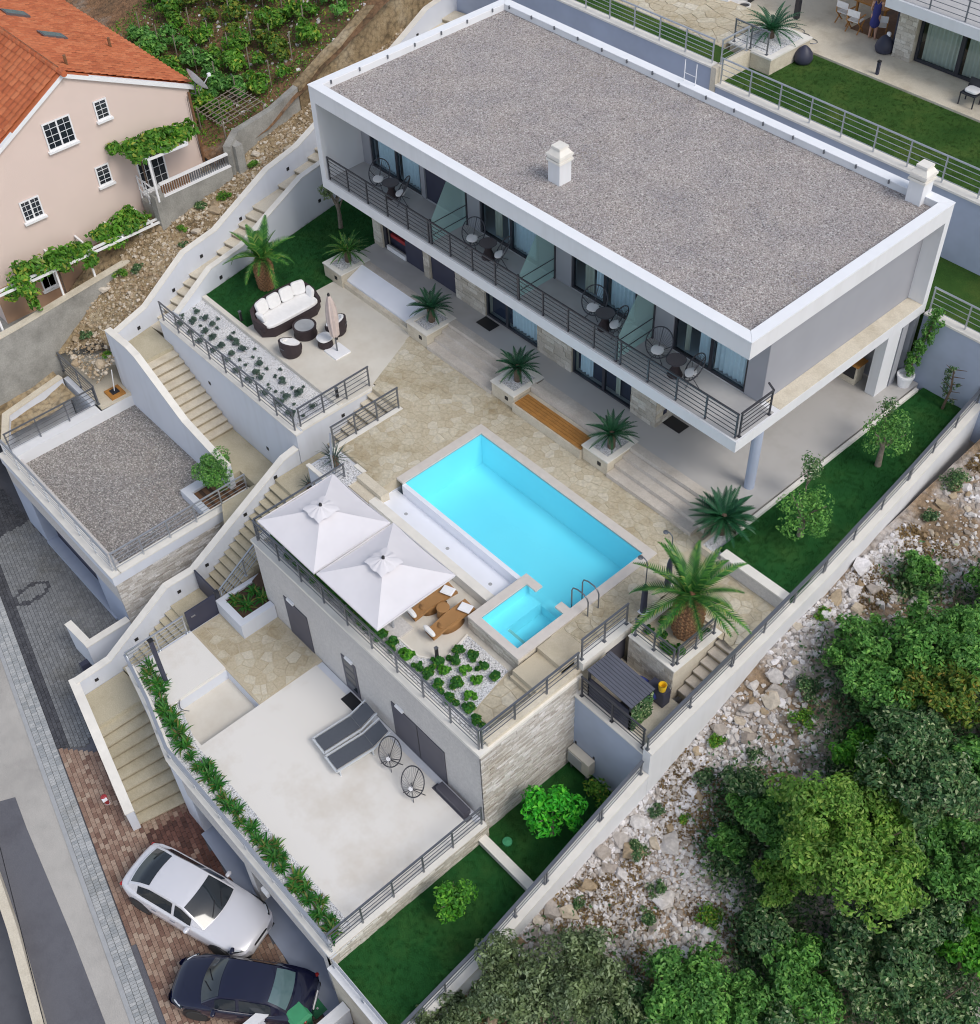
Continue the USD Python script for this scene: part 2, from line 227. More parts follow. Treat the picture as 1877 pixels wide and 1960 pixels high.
def pane(name, col, rough=.03):
    mat(name, {**FR, 't': ('transparent_bsdf', {'color': col}), 'gl': ('glossy_bsdf', {'color': (1, 1, 1), 'roughness': rough}), 'm': ('mix_closure', {})},
        [('lw.facing', 'f.fac'), ('f.color', 'm.fac'), ('t.BSDF', 'm.closure1'), ('gl.BSDF', 'm.closure2')], 'm.closure')
pane('window_glass', (.72, .86, .93))
mat('green_glass', {**FR, 't': ('transparent_bsdf', {'color': (.62, .84, .80)}), 'd': ('diffuse_bsdf', {'color': (.46, .68, .65)}), 'tl': ('translucent_bsdf', {'color': (.46, .68, .65)}), 'a': ('mix_closure', {'fac': .5}), 'c': ('mix_closure', {'fac': .62}), 'gl': ('glossy_bsdf', {'color': (1, 1, 1), 'roughness': .08}), 'm': ('mix_closure', {})},
    [('d.BSDF', 'a.closure1'), ('tl.BSDF', 'a.closure2'), ('t.BSDF', 'c.closure1'), ('a.closure', 'c.closure2'), ('lw.facing', 'f.fac'), ('f.color', 'm.fac'), ('c.closure', 'm.closure1'), ('gl.BSDF', 'm.closure2')], 'm.closure')
pane('table_glass', (.3, .36, .4))
plain('curtain', (.86, .88, .88), .9, var=.05, scale=5.)
plain('curtain_beige', (.62, .55, .42), .9, var=.06, scale=5.)

# ---------------------------------------------------------------- helpers
_count = {}
def numbered(parent, name):
    k = (parent, name); n = _count.get(k, 0); _count[k] = n + 1
    return name if n == 0 else f'{name}_{n:03d}'
from scipy.sparse import coo_matrix
from scipy.sparse.csgraph import connected_components
_tone = np.random.default_rng(99)
def tone(q, v, f, m):
    """Every loose piece (leaf, stone, tile) of the mesh gets a tone of its own, as a primvar."""
    if m not in TONED: return
    f = np.asarray(f); n = len(v); k, lab = connected_components(coo_matrix((np.ones(2 * len(f)), (np.r_[f[:, 0], f[:, 1]], np.r_[f[:, 1], f[:, 2]])), (n, n)), directed=False)
    UsdGeom.PrimvarsAPI(q).CreatePrimvar('tone', Sdf.ValueTypeNames.FloatArray, 'vertex').Set(Vt.FloatArray.FromNumpy(_tone.random(k).astype(np.float32)[lab]))
class T:
    """A thing, part or sub-part; meshes given to part() are in world coordinates when w is set, else relative to the thing."""
    def __init__(s, path, loc=(0, 0, 0), w=False): s.path, s.loc, s.w = path, np.array(loc, float), w
def tagp(prim, label=None, cat=None, group=None, kind=None):
    for k, v in (('label', label), ('category', cat), ('group', group), ('kind', kind)):
        if v: prim.SetCustomDataByKey(k, v)
def xf(prim, loc, rz=0, sc=1.0, rx=0., ry=0.):
    x = UsdGeom.Xformable(prim); x.AddTranslateOp().Set(Gf.Vec3d(*map(float, loc))); x.AddRotateXYZOp().Set(Gf.Vec3f(float(rx), float(ry), float(math.degrees(rz))))
    x.AddScaleOp().Set(Gf.Vec3f(*( (sc,) * 3 if np.ndim(sc) == 0 else sc)))
def thing(name, label, cat, loc=(0, 0, 0), rz=0, group=None, kind=None, w=True, sc=1.0):
    p = '/World/' + numbered('/World', name); x = UsdGeom.Xform.Define(stage, p); xf(x, loc, rz, sc); tagp(x.GetPrim(), label, cat, group, kind)
    return T(p, loc, w)
def part(t, name, mesh, m, smooth=False, kind=None, label=None, loc=None):
    p = t.path + '/' + numbered(t.path, name)
    v, f = (mesh.vertices, mesh.faces) if hasattr(mesh, 'vertices') else mesh
    v = np.asarray(v, float)
    if t.w: v = v - t.loc
    q = usdkit.mesh(stage, p, (v, np.asarray(f)), M[m], smooth=smooth); tagp(q.GetPrim(), label, kind=kind); tone(q, v, f, m)
    r = T(p, t.loc, t.w); return r
def group_part(t, name, label=None):
    p = t.path + '/' + numbered(t.path, name); x = UsdGeom.Xform.Define(stage, p); tagp(x.GetPrim(), label); return T(p, t.loc, t.w)
def solo(name, label, cat, mesh, m, smooth=False, group=None, kind=None, loc=(0, 0, 0), rz=0, sc=1.0, w=False):
    p = '/World/' + numbered('/World', name)
    v, f = (mesh.vertices, mesh.faces) if hasattr(mesh, 'vertices') else mesh
    v = np.asarray(v, float) - (np.array(loc) if w else 0)
    q = usdkit.mesh(stage, p, (v, np.asarray(f)), M[m], smooth=smooth); tone(q, v, f, m); xf(q, loc, rz, sc); tagp(q.GetPrim(), label, cat, group, kind); return T(p, loc, w)
def struct(name, mesh, m, smooth=False): return solo(name, None, None, mesh, m, smooth, kind='structure')
def dup(t, loc, rz=0, label=None, group=None, sc=1.0):
    src = stage.GetPrimAtPath(t.path); d = src.GetCustomData(); base = src.GetName().rstrip('0123456789').rstrip('_')
    p = '/World/' + numbered('/World', base); x = UsdGeom.Xform.Define(stage, p); x.GetPrim().GetReferences().AddInternalReference(t.path); x.GetPrim().SetInstanceable(True)
    xf2(x, loc, rz, sc); tagp(x.GetPrim(), label or d.get('label'), d.get('category'), group or d.get('group')); return T(p, loc, False)
def xf2(x, loc, rz, sc):
    pr = x.GetPrim(); v3, d3 = Sdf.ValueTypeNames.Float3, Sdf.ValueTypeNames.Double3
    UsdGeom.Xformable(pr).ClearXformOpOrder()
    xf(pr, loc, rz, sc)
def instances(name, parent, proto_meshes, pos, rots, scales, idx, label=None, cat=None, m=None, kind='stuff', group=None):
    """A PointInstancer of loose stuff: small stones, grass tufts."""
    p = (parent.path if parent else '/World') + '/' + numbered(parent.path if parent else '/World', name)
    pi = UsdGeom.PointInstancer.Define(stage, p); paths = []
    for k, (mesh, mm, sm) in enumerate(proto_meshes):
        q = f'{p}/{name}_shape_{k:03d}' if k else f'{p}/{name}_shape'
        tone(usdkit.mesh(stage, q, mesh, M[mm], smooth=sm), mesh[0], mesh[1], mm); paths.append(q)
    pi.CreatePrototypesRel().SetTargets(paths); pos = np.asarray(pos, float) - (parent.loc if parent is not None and parent.w else 0)
    pi.CreatePositionsAttr(Vt.Vec3fArray.FromNumpy(pos.astype(np.float32))); pi.CreateProtoIndicesAttr(Vt.IntArray.FromNumpy(np.asarray(idx, np.int32)))
    h = np.asarray(rots) / 2  # euler xyz -> quaternion
    cx, sx, cy, sy, cz, sz = np.cos(h[:, 0]), np.sin(h[:, 0]), np.cos(h[:, 1]), np.sin(h[:, 1]), np.cos(h[:, 2]), np.sin(h[:, 2])
    q = np.stack([cx * cy * cz + sx * sy * sz, sx * cy * cz - cx * sy * sz, cx * sy * cz + sx * cy * sz, cx * cy * sz - sx * sy * cz], 1)
    pi.CreateOrientationsAttr(Vt.QuathArray([Gf.Quath(float(a), Gf.Vec3h(float(b), float(c), float(d))) for a, b, c, d in q]))
    s = np.asarray(scales, float); s = np.repeat(s[:, None], 3, 1) if s.ndim == 1 else s
    pi.CreateScalesAttr(Vt.Vec3fArray.FromNumpy(s.astype(np.float32))); tagp(pi.GetPrim(), label, cat, group, kind); return T(p)

BOXF = np.array([[0, 2, 1], [0, 3, 2], [4, 5, 6], [4, 6, 7], [0, 1, 5], [0, 5, 4], [1, 2, 6], [1, 6, 5], [2, 3, 7], [2, 7, 6], [3, 0, 4], [3, 4, 7]])
def cat(ms):
    ms = [(m.vertices, m.faces) if hasattr(m, 'vertices') else m for m in ms]; o = np.cumsum([0] + [len(m[0]) for m in ms])
    return np.vstack([np.asarray(m[0], float) for m in ms]), np.vstack([np.asarray(m[1], int) + k for m, k in zip(ms, o)])
def bx(x0, y0, z0, x1, y1, z1):
    x0, x1 = min(x0, x1), max(x0, x1); y0, y1 = min(y0, y1), max(y0, y1); z0, z1 = min(z0, z1), max(z0, z1)
    return np.array([[x0, y0, z0], [x1, y0, z0], [x1, y1, z0], [x0, y1, z0], [x0, y0, z1], [x1, y0, z1], [x1, y1, z1], [x0, y1, z1]], float), BOXF
def hexa(b, t): return np.array(list(b) + list(t), float), BOXF     # four base points, four top points
def bar(p, q, w, h=None, up=(0, 0, 1)):
    """A square bar from p to q."""
    p, q = np.array(p, float), np.array(q, float); d = q - p; L = np.linalg.norm(d); d /= max(L, 1e-9); u = np.array(up, float)
    if abs(d @ u) > .97: u = np.array([1., 0, 0])
    s = np.cross(d, u); s /= np.linalg.norm(s); u = np.cross(s, d); h = h or w; a, b = s * w / 2, u * h / 2
    return np.array([p - a - b, p + a - b, p + a + b, p - a + b, q - a - b, q + a - b, q + a + b, q - a + b]), np.array([[0, 1, 2], [0, 2, 3], [4, 6, 5], [4, 7, 6], [0, 5, 1], [0, 4, 5], [1, 6, 2], [1, 5, 6], [2, 7, 3], [2, 6, 7], [3, 4, 0], [3, 7, 4]])
def tube(pts, r, n=8, cap=True):
    pts = np.array(pts, float); N = len(pts); r = np.full(N, r) if np.ndim(r) == 0 else np.array(r); d = np.gradient(pts, axis=0); d /= np.linalg.norm(d, axis=1, keepdims=True) + 1e-12
    u = np.array([0, 0, 1.]) if abs(d[0][2]) < .9 else np.array([1., 0, 0]); V = []
    for k in range(N):
        s = np.cross(d[k], u); s /= np.linalg.norm(s) + 1e-12; u = np.cross(s, d[k]); a = np.arange(n) * 2 * math.pi / n
        V.append(pts[k] + r[k] * (np.cos(a)[:, None] * s + np.sin(a)[:, None] * u))
    V = np.vstack(V); F = []
    for k in range(N - 1):
        for j in range(n):
            a, b, c, e = k * n + j, k * n + (j + 1) % n, (k + 1) * n + (j + 1) % n, (k + 1) * n + j; F += [[a, c, b], [a, e, c]]
    if cap:
        V = np.vstack([V, pts[:1], pts[-1:]]); F += [[N * n, j, (j + 1) % n] for j in range(n)] + [[N * n + 1, (N - 1) * n + (j + 1) % n, (N - 1) * n + j] for j in range(n)]
    return V, np.array(F)
def lathe(prof, n=20, c=(0, 0, 0), sx=1., sy=1.):
    prof = np.array(prof, float); a = np.arange(n) * 2 * math.pi / n; N = len(prof)
    V = np.vstack([np.stack([r * np.cos(a) * sx + c[0], r * np.sin(a) * sy + c[1], np.full(n, z + c[2])], 1) for r, z in prof]); F = []
    for k in range(N - 1):
        for j in range(n):
            p, q, r, s = k * n + j, k * n + (j + 1) % n, (k + 1) * n + (j + 1) % n, (k + 1) * n + j; F += [[p, q, r], [p, r, s]]
    V = np.vstack([V, [[c[0], c[1], prof[0][1] + c[2]], [c[0], c[1], prof[-1][1] + c[2]]]])
    F += [[N * n, (j + 1) % n, j] for j in range(n)] + [[N * n + 1, (N - 1) * n + j, (N - 1) * n + (j + 1) % n] for j in range(n)]
    return V, np.array(F)
def extrude(poly, z0, z1):
    if not isinstance(poly, Polygon) and not hasattr(poly, 'geoms'): poly = Polygon(poly)
    out = []
    for g in getattr(poly, 'geoms', [poly]):
        if g.area < 1e-6: continue
        m = trimesh.creation.extrude_polygon(g, z1 - z0, engine='earcut'); m.apply_translation((0, 0, z0)); out.append(m)
    return cat(out)
def ribbon(path, t, side=0.):
    """A wall along path = [(x, y, z_bottom, z_top)], t thick, shifted sideways (to the left) by side."""
    P = np.array(path, float); d = np.diff(P[:, :2], axis=0); d /= np.linalg.norm(d, axis=1, keepdims=True); n = np.stack([-d[:, 1], d[:, 0]], 1); V = []
    for k in range(len(P)):
        a, b = n[max(k - 1, 0)], n[min(k, len(n) - 1)]; m = a + b; m /= m @ m / 2
        L, R = P[k, :2] + m * (side + t / 2), P[k, :2] + m * (side - t / 2)
        V += [[*R, P[k, 2]], [*L, P[k, 2]], [*L, P[k, 3]], [*R, P[k, 3]]]
    F = []
    for k in range(len(P) - 1):
        o = 4 * k
        for i in range(4):
            j = (i + 1) % 4; F += [[o + i, o + j, o + 4 + j], [o + i, o + 4 + j, o + 4 + i]]
    e = 4 * (len(P) - 1); F += [[0, 2, 1], [0, 3, 2], [e, e + 1, e + 2], [e, e + 2, e + 3]]
    return np.array(V), np.array(F)[:, ::-1]
def sheet(x, y, zf, keep=None):
    """A height field on the grid x, y."""
    X, Y = np.meshgrid(x, y, indexing='ij'); Z = zf(X, Y); nx, ny = len(x), len(y); i = np.arange(nx * ny).reshape(nx, ny)
    a, b, c, d = i[:-1, :-1].ravel(), i[1:, :-1].ravel(), i[1:, 1:].ravel(), i[:-1, 1:].ravel()
    F = np.vstack([np.stack([a, b, c], 1), np.stack([a, c, d], 1)]); return np.stack([X.ravel(), Y.ravel(), Z.ravel()], 1), F
def fbm(x, y, s, o=4, seed=0): return meshkit.fbm(np.stack([np.asarray(x) * s, np.asarray(y) * s, np.zeros_like(np.asarray(x, float)) + .37], -1), o, seed) - .5
def rot(m, rz=0., rx=0., ry=0., loc=(0, 0, 0), sc=1.):
    v = np.asarray(m[0], float) * sc; cz, sz, cx, sx, cy, sy = math.cos(rz), math.sin(rz), math.cos(rx), math.sin(rx), math.cos(ry), math.sin(ry)
    Rx = np.array([[1, 0, 0], [0, cx, -sx], [0, sx, cx]]); Ry = np.array([[cy, 0, sy], [0, 1, 0], [-sy, 0, cy]]); Rz = np.array([[cz, -sz, 0], [sz, cz, 0], [0, 0, 1]])
    return v @ (Rz @ Ry @ Rx).T + np.array(loc), m[1]
def pillow(w, d, h, n=8, p=3.):
    """A soft cushion w x d x h centred on the origin, from a squashed superellipsoid."""
    s = trimesh.creation.icosphere(3); v = s.vertices; q = (np.abs(v) ** p).sum(1) ** (-1 / p); v = v * q[:, None]
    return v * np.array([w / 2, d / 2, h / 2]), s.faces
def rock(rng, sx, sy, sz):
    p = rng.normal(size=(16, 3)); p /= np.linalg.norm(p, axis=1, keepdims=True); p *= rng.uniform(.75, 1.1, (16, 1)); h = trimesh.convex.convex_hull(p * [sx, sy, sz]); return np.array(h.vertices), np.array(h.faces)
def crown(rng, n, R, leafs, clumps=26, low=-.5, inner=.35, c=(0, 0, 0), droop=0.):
    """Foliage: n small bent leaves on clumps spread through an ellipsoid of radii R; each leaf a loose pair of triangles."""
    R = np.array(R, float); d = rng.normal(size=(clumps * 4, 3)); d /= np.linalg.norm(d, axis=1, keepdims=True); d = d[d[:, 2] > low][:clumps]; k = len(d)
    C = d * rng.uniform(inner, .86, (k, 1)); cr = rng.uniform(.22, .42, k)
    w = cr ** 2; idx = rng.choice(k, n, p=w / w.sum()); u = rng.normal(size=(n, 3)); u /= np.linalg.norm(u, axis=1, keepdims=True)
    P = (C[idx] + u * (cr[idx] * rng.uniform(.45, 1., n) ** .5)[:, None]) * R
    nrm = u * .8 + d[idx] * .5 + rng.normal(size=(n, 3)) * .55 + [0, 0, .35]; nrm /= np.linalg.norm(nrm, axis=1, keepdims=True)
    return leaves_at(rng, P, nrm, leafs, c)
def leaves_at(rng, P, nrm, leafs, c=(0, 0, 0), asp=.5):
    n = len(P); t = np.cross(nrm, rng.normal(size=(n, 3))); t /= np.linalg.norm(t, axis=1, keepdims=True) + 1e-9; b = np.cross(nrm, t); L = (leafs * rng.uniform(.6, 1.25, n))[:, None]
    V = np.stack([P - t * L * .5, P + b * L * asp * .5 + nrm * L * .06, P + t * L * .5 - nrm * L * .12, P - b * L * asp * .5 + nrm * L * .06], 1).reshape(-1, 3) + np.array(c)
    i = np.arange(n)[:, None] * 4; return V, np.vstack([i + [0, 2, 1], i + [0, 3, 2]])
def railing(t, path, h=.92, bars=4, sp=1.1, m='steel', ends=True, wide=.055, skip_posts=False, names=True):
    """Posts, a flat handrail and thin bars along path = [(x, y, z)]; each a part of t."""
    P = [np.array(p, float) for p in path]
    for a, b in zip(P[:-1], P[1:]):
        L = np.linalg.norm((b - a)[:2]); n = max(1, round(L / sp)); up = np.array([0, 0, 1.])
        for k in range(n + 1):
            s = (.04 + (L - .08) * k / n) / L; q = a + (b - a) * s
            part(t, 'post', bar(q, q + up * (h - .02), .045), m)
            if L > .3: part(t, 'post_foot', bx(q[0] - .05, q[1] - .05, q[2], q[0] + .05, q[1] + .05, q[2] + .02), m) if n < 3 else None
        part(t, 'handrail', bar(a + up * h, b + up * h, wide, .04), m)
        for k in range(bars): z = h * (k + .7) / (bars + .6); part(t, 'rail_bar', bar(a + up * z, b + up * z, .018), m)
def cladding(rng, u0, u1, z0, z1, rowh, lens, axis, at, proud=.02, sgn=1, zlow=None):
    """Split-face stone strips on a wall: axis 'x' runs along x at y = at, 'y' along y at x = at; sgn is the side they face. zlow(u) cuts them at sloping ground."""
    out = []; z = z0
    while z < z1 - .01:
        hh = min(rowh * rng.uniform(.8, 1.25), z1 - z); u = u0 - rng.uniform(0, lens[1]) * .5
        while u < u1:
            L = rng.uniform(*lens); a, b = max(u, u0), min(u + L, u1) - .006; d = at + sgn * rng.uniform(.35, 1.) * proud
            if b - a > .02: out.append(bx(a, at - .03 * sgn, z, b, d, z + hh - .006) if axis == 'x' else bx(at - .03 * sgn, a, z, d, b, z + hh - .006))
            u += L
        z += hh
    return cat(out)
def flags(rng, region, size, z, h=.03, joint=.028):
    """Irregular paving stones: the cells of a Voronoi diagram, shrunk by the joint, each a thin slab."""
    x0, y0, x1, y1 = region.bounds; nx, ny = int((x1 - x0 + 2) / size) + 1, int((y1 - y0 + 2) / size) + 1
    P = np.array([(x0 - 1 + (i + rng.uniform(-.42, .42)) * size, y0 - 1 + (j + .5 * (i % 2) + rng.uniform(-.42, .42)) * size) for i in range(nx) for j in range(ny)]); v = Voronoi(P); out = []
    for r in v.point_region:
        q = v.regions[r]
        if not q or -1 in q: continue
        g = Polygon(v.vertices[q]).intersection(region).buffer(-joint * rng.uniform(.35, .7), join_style=2)
        for g in getattr(g, 'geoms', [g]):
            if g.geom_type == 'Polygon' and g.area > .012: out.append((g.area, extrude(g.simplify(.015), z, z + h + rng.uniform(-.004, .004))))
    return [m for _, m in sorted(out, key=lambda k: -k[0])]
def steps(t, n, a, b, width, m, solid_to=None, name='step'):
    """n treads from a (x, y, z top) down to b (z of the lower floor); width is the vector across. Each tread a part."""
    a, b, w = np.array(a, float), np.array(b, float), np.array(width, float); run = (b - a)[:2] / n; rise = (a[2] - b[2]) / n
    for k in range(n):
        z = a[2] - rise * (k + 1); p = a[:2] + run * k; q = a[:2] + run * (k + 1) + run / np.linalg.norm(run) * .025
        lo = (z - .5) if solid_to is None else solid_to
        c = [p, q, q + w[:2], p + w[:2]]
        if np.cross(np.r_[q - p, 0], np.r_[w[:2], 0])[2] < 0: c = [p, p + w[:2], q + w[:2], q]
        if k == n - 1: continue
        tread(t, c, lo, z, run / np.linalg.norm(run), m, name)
def tread(t, c, lo, z, d, m, name='step'):
    """One step: a slab overhanging its block by 3 cm in the direction d."""
    c = [np.array(s, float) for s in c]; mid = sum(c) / 4; b = [s - d * .035 if (s - mid) @ d > 0 else s for s in c]
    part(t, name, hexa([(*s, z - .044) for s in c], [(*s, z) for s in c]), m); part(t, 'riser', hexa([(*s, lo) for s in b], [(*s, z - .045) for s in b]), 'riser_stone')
rng = np.random.default_rng(7)

# ================================================================ SETTING: ground sheets
struct('ground', sheet(np.linspace(-150, 170, 41), np.linspace(-160, 180, 41), lambda x, y: -9.5 + np.clip(y - 14, 0, 60) * .25 + 0 * x), 'rocky_soil', True)
# street, parking and pavement (level, z about -7)
SD = np.array([.9755, -.22]); SN = np.array([.22, .9755])
def sline(p, L0, L1, w0, w1, z, h=.1):     # strip along the street: from p along SD, between side offsets w0, w1
    p = np.array(p); c = [p + SD * L0 + SN * w0, p + SD * L1 + SN * w0, p + SD * L1 + SN * w1, p + SD * L0 + SN * w1]; return hexa([(*q, z - h) for q in c], [(*q, z) for q in c])
K = (7.0, -18.0)                            # the kerb line between parking and the pavement band passes here
struct('parking_bed', extrude([(-14, -13.8), (7, -18.2), (25, -22.4), (25, -9), (-14, -9)], -7.5, -7.06), 'asphalt')
struct('road', sline(K, -22, 16.5, -3.0, -.58, -7.02), 'road_concrete')
struct('road_asphalt', extrude([(7.5, -20.33), (7.7, -19.9), (8.94, -20.15), (13.2, -20.86), (16.1, -21.42), (22, -22.75), (22, -23.9), (7.3, -21.35)], -7.05, -7.012), 'asphalt')
# lower ground beyond the street wall
struct('lower_road', extrude([(-10, -40), (30, -40), (30, -24.5), (7, -19.8), (-10, -16.2)], -9.2, -8.9), 'asphalt')
def pavers(name, parent, region_fn, size, u0, u1, v0, v1, origin, du, z, m, lim=300, h=.05, seed=1, offset=.5):
    """Rectangular paving blocks in running bond on the (du, dv) frame; the biggest-looking ones as parts, the rest joined."""
    r = np.random.default_rng(seed); du = np.array(du) / np.hypot(*du); dv = np.array([-du[1], du[0]]); out = []
    for j, v in enumerate(np.arange(v0, v1, size[1])):
        for u in np.arange(u0 - (j % 2) * offset * size[0], u1, size[0]):
            c = np.array(origin) + du * (u + size[0] / 2) + dv * (v + size[1] / 2)
            if not region_fn(*c): continue
            a, b = size[0] / 2 - .006, size[1] / 2 - .006; q = [c - du * a - dv * b, c + du * a - dv * b, c + du * a + dv * b, c - du * a + dv * b]; zz = z + r.uniform(-.005, .005)
            out.append(hexa([(*s, z - h) for s in q], [(*s, zz) for s in q]))
    return out
brown_poly = Polygon([(7.05, -17.98), (9.25, -18.46), (13.6, -19.40), (17.3, -20.22), (24, -21.7), (24, -16.5), (20.2, -15.4), (11, -15.3), (8, -17.0)])
apron = Polygon([(13.0, -16.2), (20.25, -16.75), (20.25, -15.0), (13.0, -15.0)])
bp = brown_poly.difference(apron)
t = thing('brick_parking', 'brown brick paved parking bay in front of the lower garages', 'paving', (15, -17.5, -7))
stage.GetPrimAtPath(t.path).SetCustomDataByKey('kind', 'structure')
pv = pavers('p', t, lambda x, y: bp.contains(Point(x, y)), (.21, .14), -3, 18, -6, 5, K, SD, -7.0, 'paver_brown', seed=3)
wet = Polygon([(11.75, -17.35), (12.3, -17.75), (13.4, -17.3), (14.2, -16.9), (15.6, -16.6), (15.2, -16.1), (12.0, -15.9)])
wp = [m for m in pv if wet.contains(Point(*m[0][:4, :2].mean(0)))]; pv = [m for m in pv if not wet.contains(Point(*m[0][:4, :2].mean(0)))]
part(t, 'paving_block', cat(pv), 'paver_brown', kind='stuff'); part(t, 'dark_paving_block', cat(wp), 'paver_red', kind='stuff', label='dark red brown damp patch of paving at the foot of the stairs')
grey_poly = Polygon([(-12, -13.7), (5.3, -13.7), (6.7, -16.4), (7.6, -17.2), (7.02, -17.95), (.9, -16.75), (-12, -14.2)])
t = thing('grey_parking', 'dark grey block paved forecourt before the gravel roofed garage', 'paving', (1, -15.5, -7)); stage.GetPrimAtPath(t.path).SetCustomDataByKey('kind', 'structure')
diam = Polygon([(.05, -16.12), (.42, -16.12), (.68, -15.72), (.68, -15.1), (.46, -14.66), (.1, -14.66), (-.18, -15.1), (-.18, -15.72)]); diam = diam.difference(diam.buffer(-.145, join_style=2))
def isdark(x, y): return diam.contains(Point(x, y)) or x < -3.2 or abs((np.array([x, y]) - np.array(K)) @ SN - .19) < .13
part(t, 'paving_block', cat(pavers('g', t, lambda x, y: grey_poly.contains(Point(x, y)) and not isdark(x, y), (.125, .125), -20, 4, -3, 9, K, SD, -7.0, '', seed=4)), 'paver_grey', kind='stuff')
part(t, 'dark_paving_block', cat(pavers('g', t, lambda x, y: grey_poly.contains(Point(x, y)) and isdark(x, y), (.125, .125), -20, 4, -3, 9, K, SD, -6.998, '', seed=5)), 'paver_dark', kind='stuff')
t = thing('pavement', 'pale blue grey paved strip between road and parking bays', 'pavement', (7, -18.3, -7)); stage.GetPrimAtPath(t.path).SetCustomDataByKey('kind', 'structure')
part(t, 'paving_block', cat(pavers('b', t, lambda x, y: True, (.11, .19), -21, 16, -.58, -.02, K, SD, -6.985, '', seed=6)), 'paver_blue', kind='stuff')
part(t, 'kerb', sline(K, -21, 16.5, -.72, -.585, -6.98, .2), 'kerb_stone')
struct('garage_apron', extrude(apron, -7.05, -6.97), 'blue_plaster')
t = solo('street_wall', 'low worn cream wall along the far side of the road, bottom left corner', 'wall', ribbon([(6.0, -20.9, -9, -6.6), (10.5, -21.75, -9, -6.55), (12, -22.05, -9, -6.55), (15, -22.8, -9, -6.55), (20, -24, -9, -6.55)], .28), 'cream_stone', w=True, loc=(10.5, -21.75, -9))
# hillside right of the property
ZW = ([-40, -18, -12.4, -7, -1.9, 7, 13, 30, 60], [-9, -6.2, -4.6, -3.1, -.75, .15, .6, 4, 12])
def zr(x, y): return np.interp(y, *ZW) - .13 * np.clip(x - 23, 0, 30) + 1.3 * fbm(x, y, .16, 5, 3) * np.clip((x - 22.8) / 3, 0.15, 1) + .30 * fbm(x, y, .9, 3, 9)
struct('rocky_slope', sheet(np.arange(22.7, 60, .22), np.arange(-24, 34, .22), zr), 'rocky_soil', True)
# left: rock bank between the stair wall and the neighbour, yard, vineyard
ZB = ([-16, -11, -10, -8.5, -7.4, -6.2, -4.5, 0, 3, 9, 12, 20, 45], [-3.3, -3.2, -2.6, -1.6, -.9, -.2, .45, 1.45, 1.9, 3.3, 3.9, 6.5, 15])
SK = np.array([-.19, .9818])
def stair_x(y): return -2.75 - .194 * (y + 6.95)     # inner face of the outer stair wall
def zbank(x, y): return np.interp(y, *ZB) + .45 * fbm(x, y, .5, 4, 5) + .22 * fbm(x, y, 1.6, 3, 6) + .16 * np.clip(-4.6 - x, 0, 2)
v, f = sheet(np.linspace(0, 1, 28), np.arange(-10.2, 14.5, .16), lambda x, y: 0 * x)
xr = np.where(v[:, 1] < -8.3, -4.9 + np.clip(v[:, 1] + 9.2, -1, .9) * .9, stair_x(v[:, 1]) - .12); v[:, 0] = xr + (-6.9 - xr) * v[:, 0]; v[:, 2] = zbank(v[:, 0], v[:, 1])
struct('rock_bank', (v, f[:, ::-1]), 'ochre_soil', True)
struct('low_bank', sheet(np.arange(-9, -3.6, .2), np.arange(-13.5, -9.9, .2), lambda x, y: -3.35 + .25 * fbm(x, y, 1.2, 3, 8) + .45 * np.clip(-4.9 - x, 0, 1.3) + .3 * np.clip(y + 11, 0, 1)), 'ochre_soil', True)
struct('yard', bx(-26, -18, -1.6, -5.7, -3.5, -1.2), 'old_concrete')
def zvine(x, y): return np.interp(y, [-3, 0, 2, 9, 30, 80], [1.7, 2.0, 2.5, 5.6, 14, 34]) + .04 * (-x - 7) + .5 * fbm(x, y, .5, 4, 11) + .2 * fbm(x, y, 1.7, 3, 12)
struct('vineyard_ground', sheet(np.arange(-60, -6.3, .3), np.arange(-.9, 60, .3), zvine), 'vine_soil', True)

# ================================================================ POOL DECK, TERRACES
pool_rect = sbox(11.2, -5.65, 18.45, -2.43); spa_rect = sbox(16.92, -7.55, 18.45, -5.55)
deck = sbox(6.85, -6.55, 20.0, .5).difference(sbox(10.87, -6.95, 18.75, -2.13)).difference(sbox(6.0, -8, 8.25, -3.6)).difference(sbox(16.6, -7.9, 18.76, -5)).difference(sbox(9.9, -7, 11.2, -6.3))
deck = deck.difference(sbox(18.8, -8, 19.75, -5.3)).difference(sbox(8.2, -7.5, 9.95, -6.2))
deck_all = unary_union([deck, sbox(5.4, -3.3, 6.9, -.9).intersection(Polygon([(6.9, -3.6), (6.72, -3.4), (5.5, -.7), (7, -.7)]))])
struct('pool_deck', extrude(unary_union([deck.buffer(.001), sbox(-1.6, -4.9, 6.7, .5), sbox(6.6, -3.4, 7, .5)]), -.4, -.006), 'flag_joint')
struct('deck_body', extrude(unary_union([sbox(-1.65, -6.55, 6.6, 1.), sbox(8.3, -6.0, 10.9, .5), sbox(8.3, -2.2, 19.9, .5), sbox(18.7, -5.2, 19.9, .5)]), -6.9, -.41), 'wall_white')
t = thing('flagstone_paving', 'honey coloured irregular flagstones laid around the swimming pool', 'paving', (12, -2, 0)); stage.GetPrimAtPath(t.path).SetCustomDataByKey('kind', 'structure')
fl = flags(rng, deck_all, .31, -.025, joint=.015)
for m in fl[:300]: part(t, 'flagstone', m, 'flagstone_single')
if fl[300:]: part(t, 'small_flagstone', cat(fl[300:]), 'flagstone', kind='stuff')
struct('sofa_terrace', extrude(sbox(1.06, -4.83, 6.85, -.75).difference(Polygon([(6.9, -3.55), (6.72, -3.4), (5.55, -.72), (7, -.72)])), -.03, .004), 'pale_concrete')
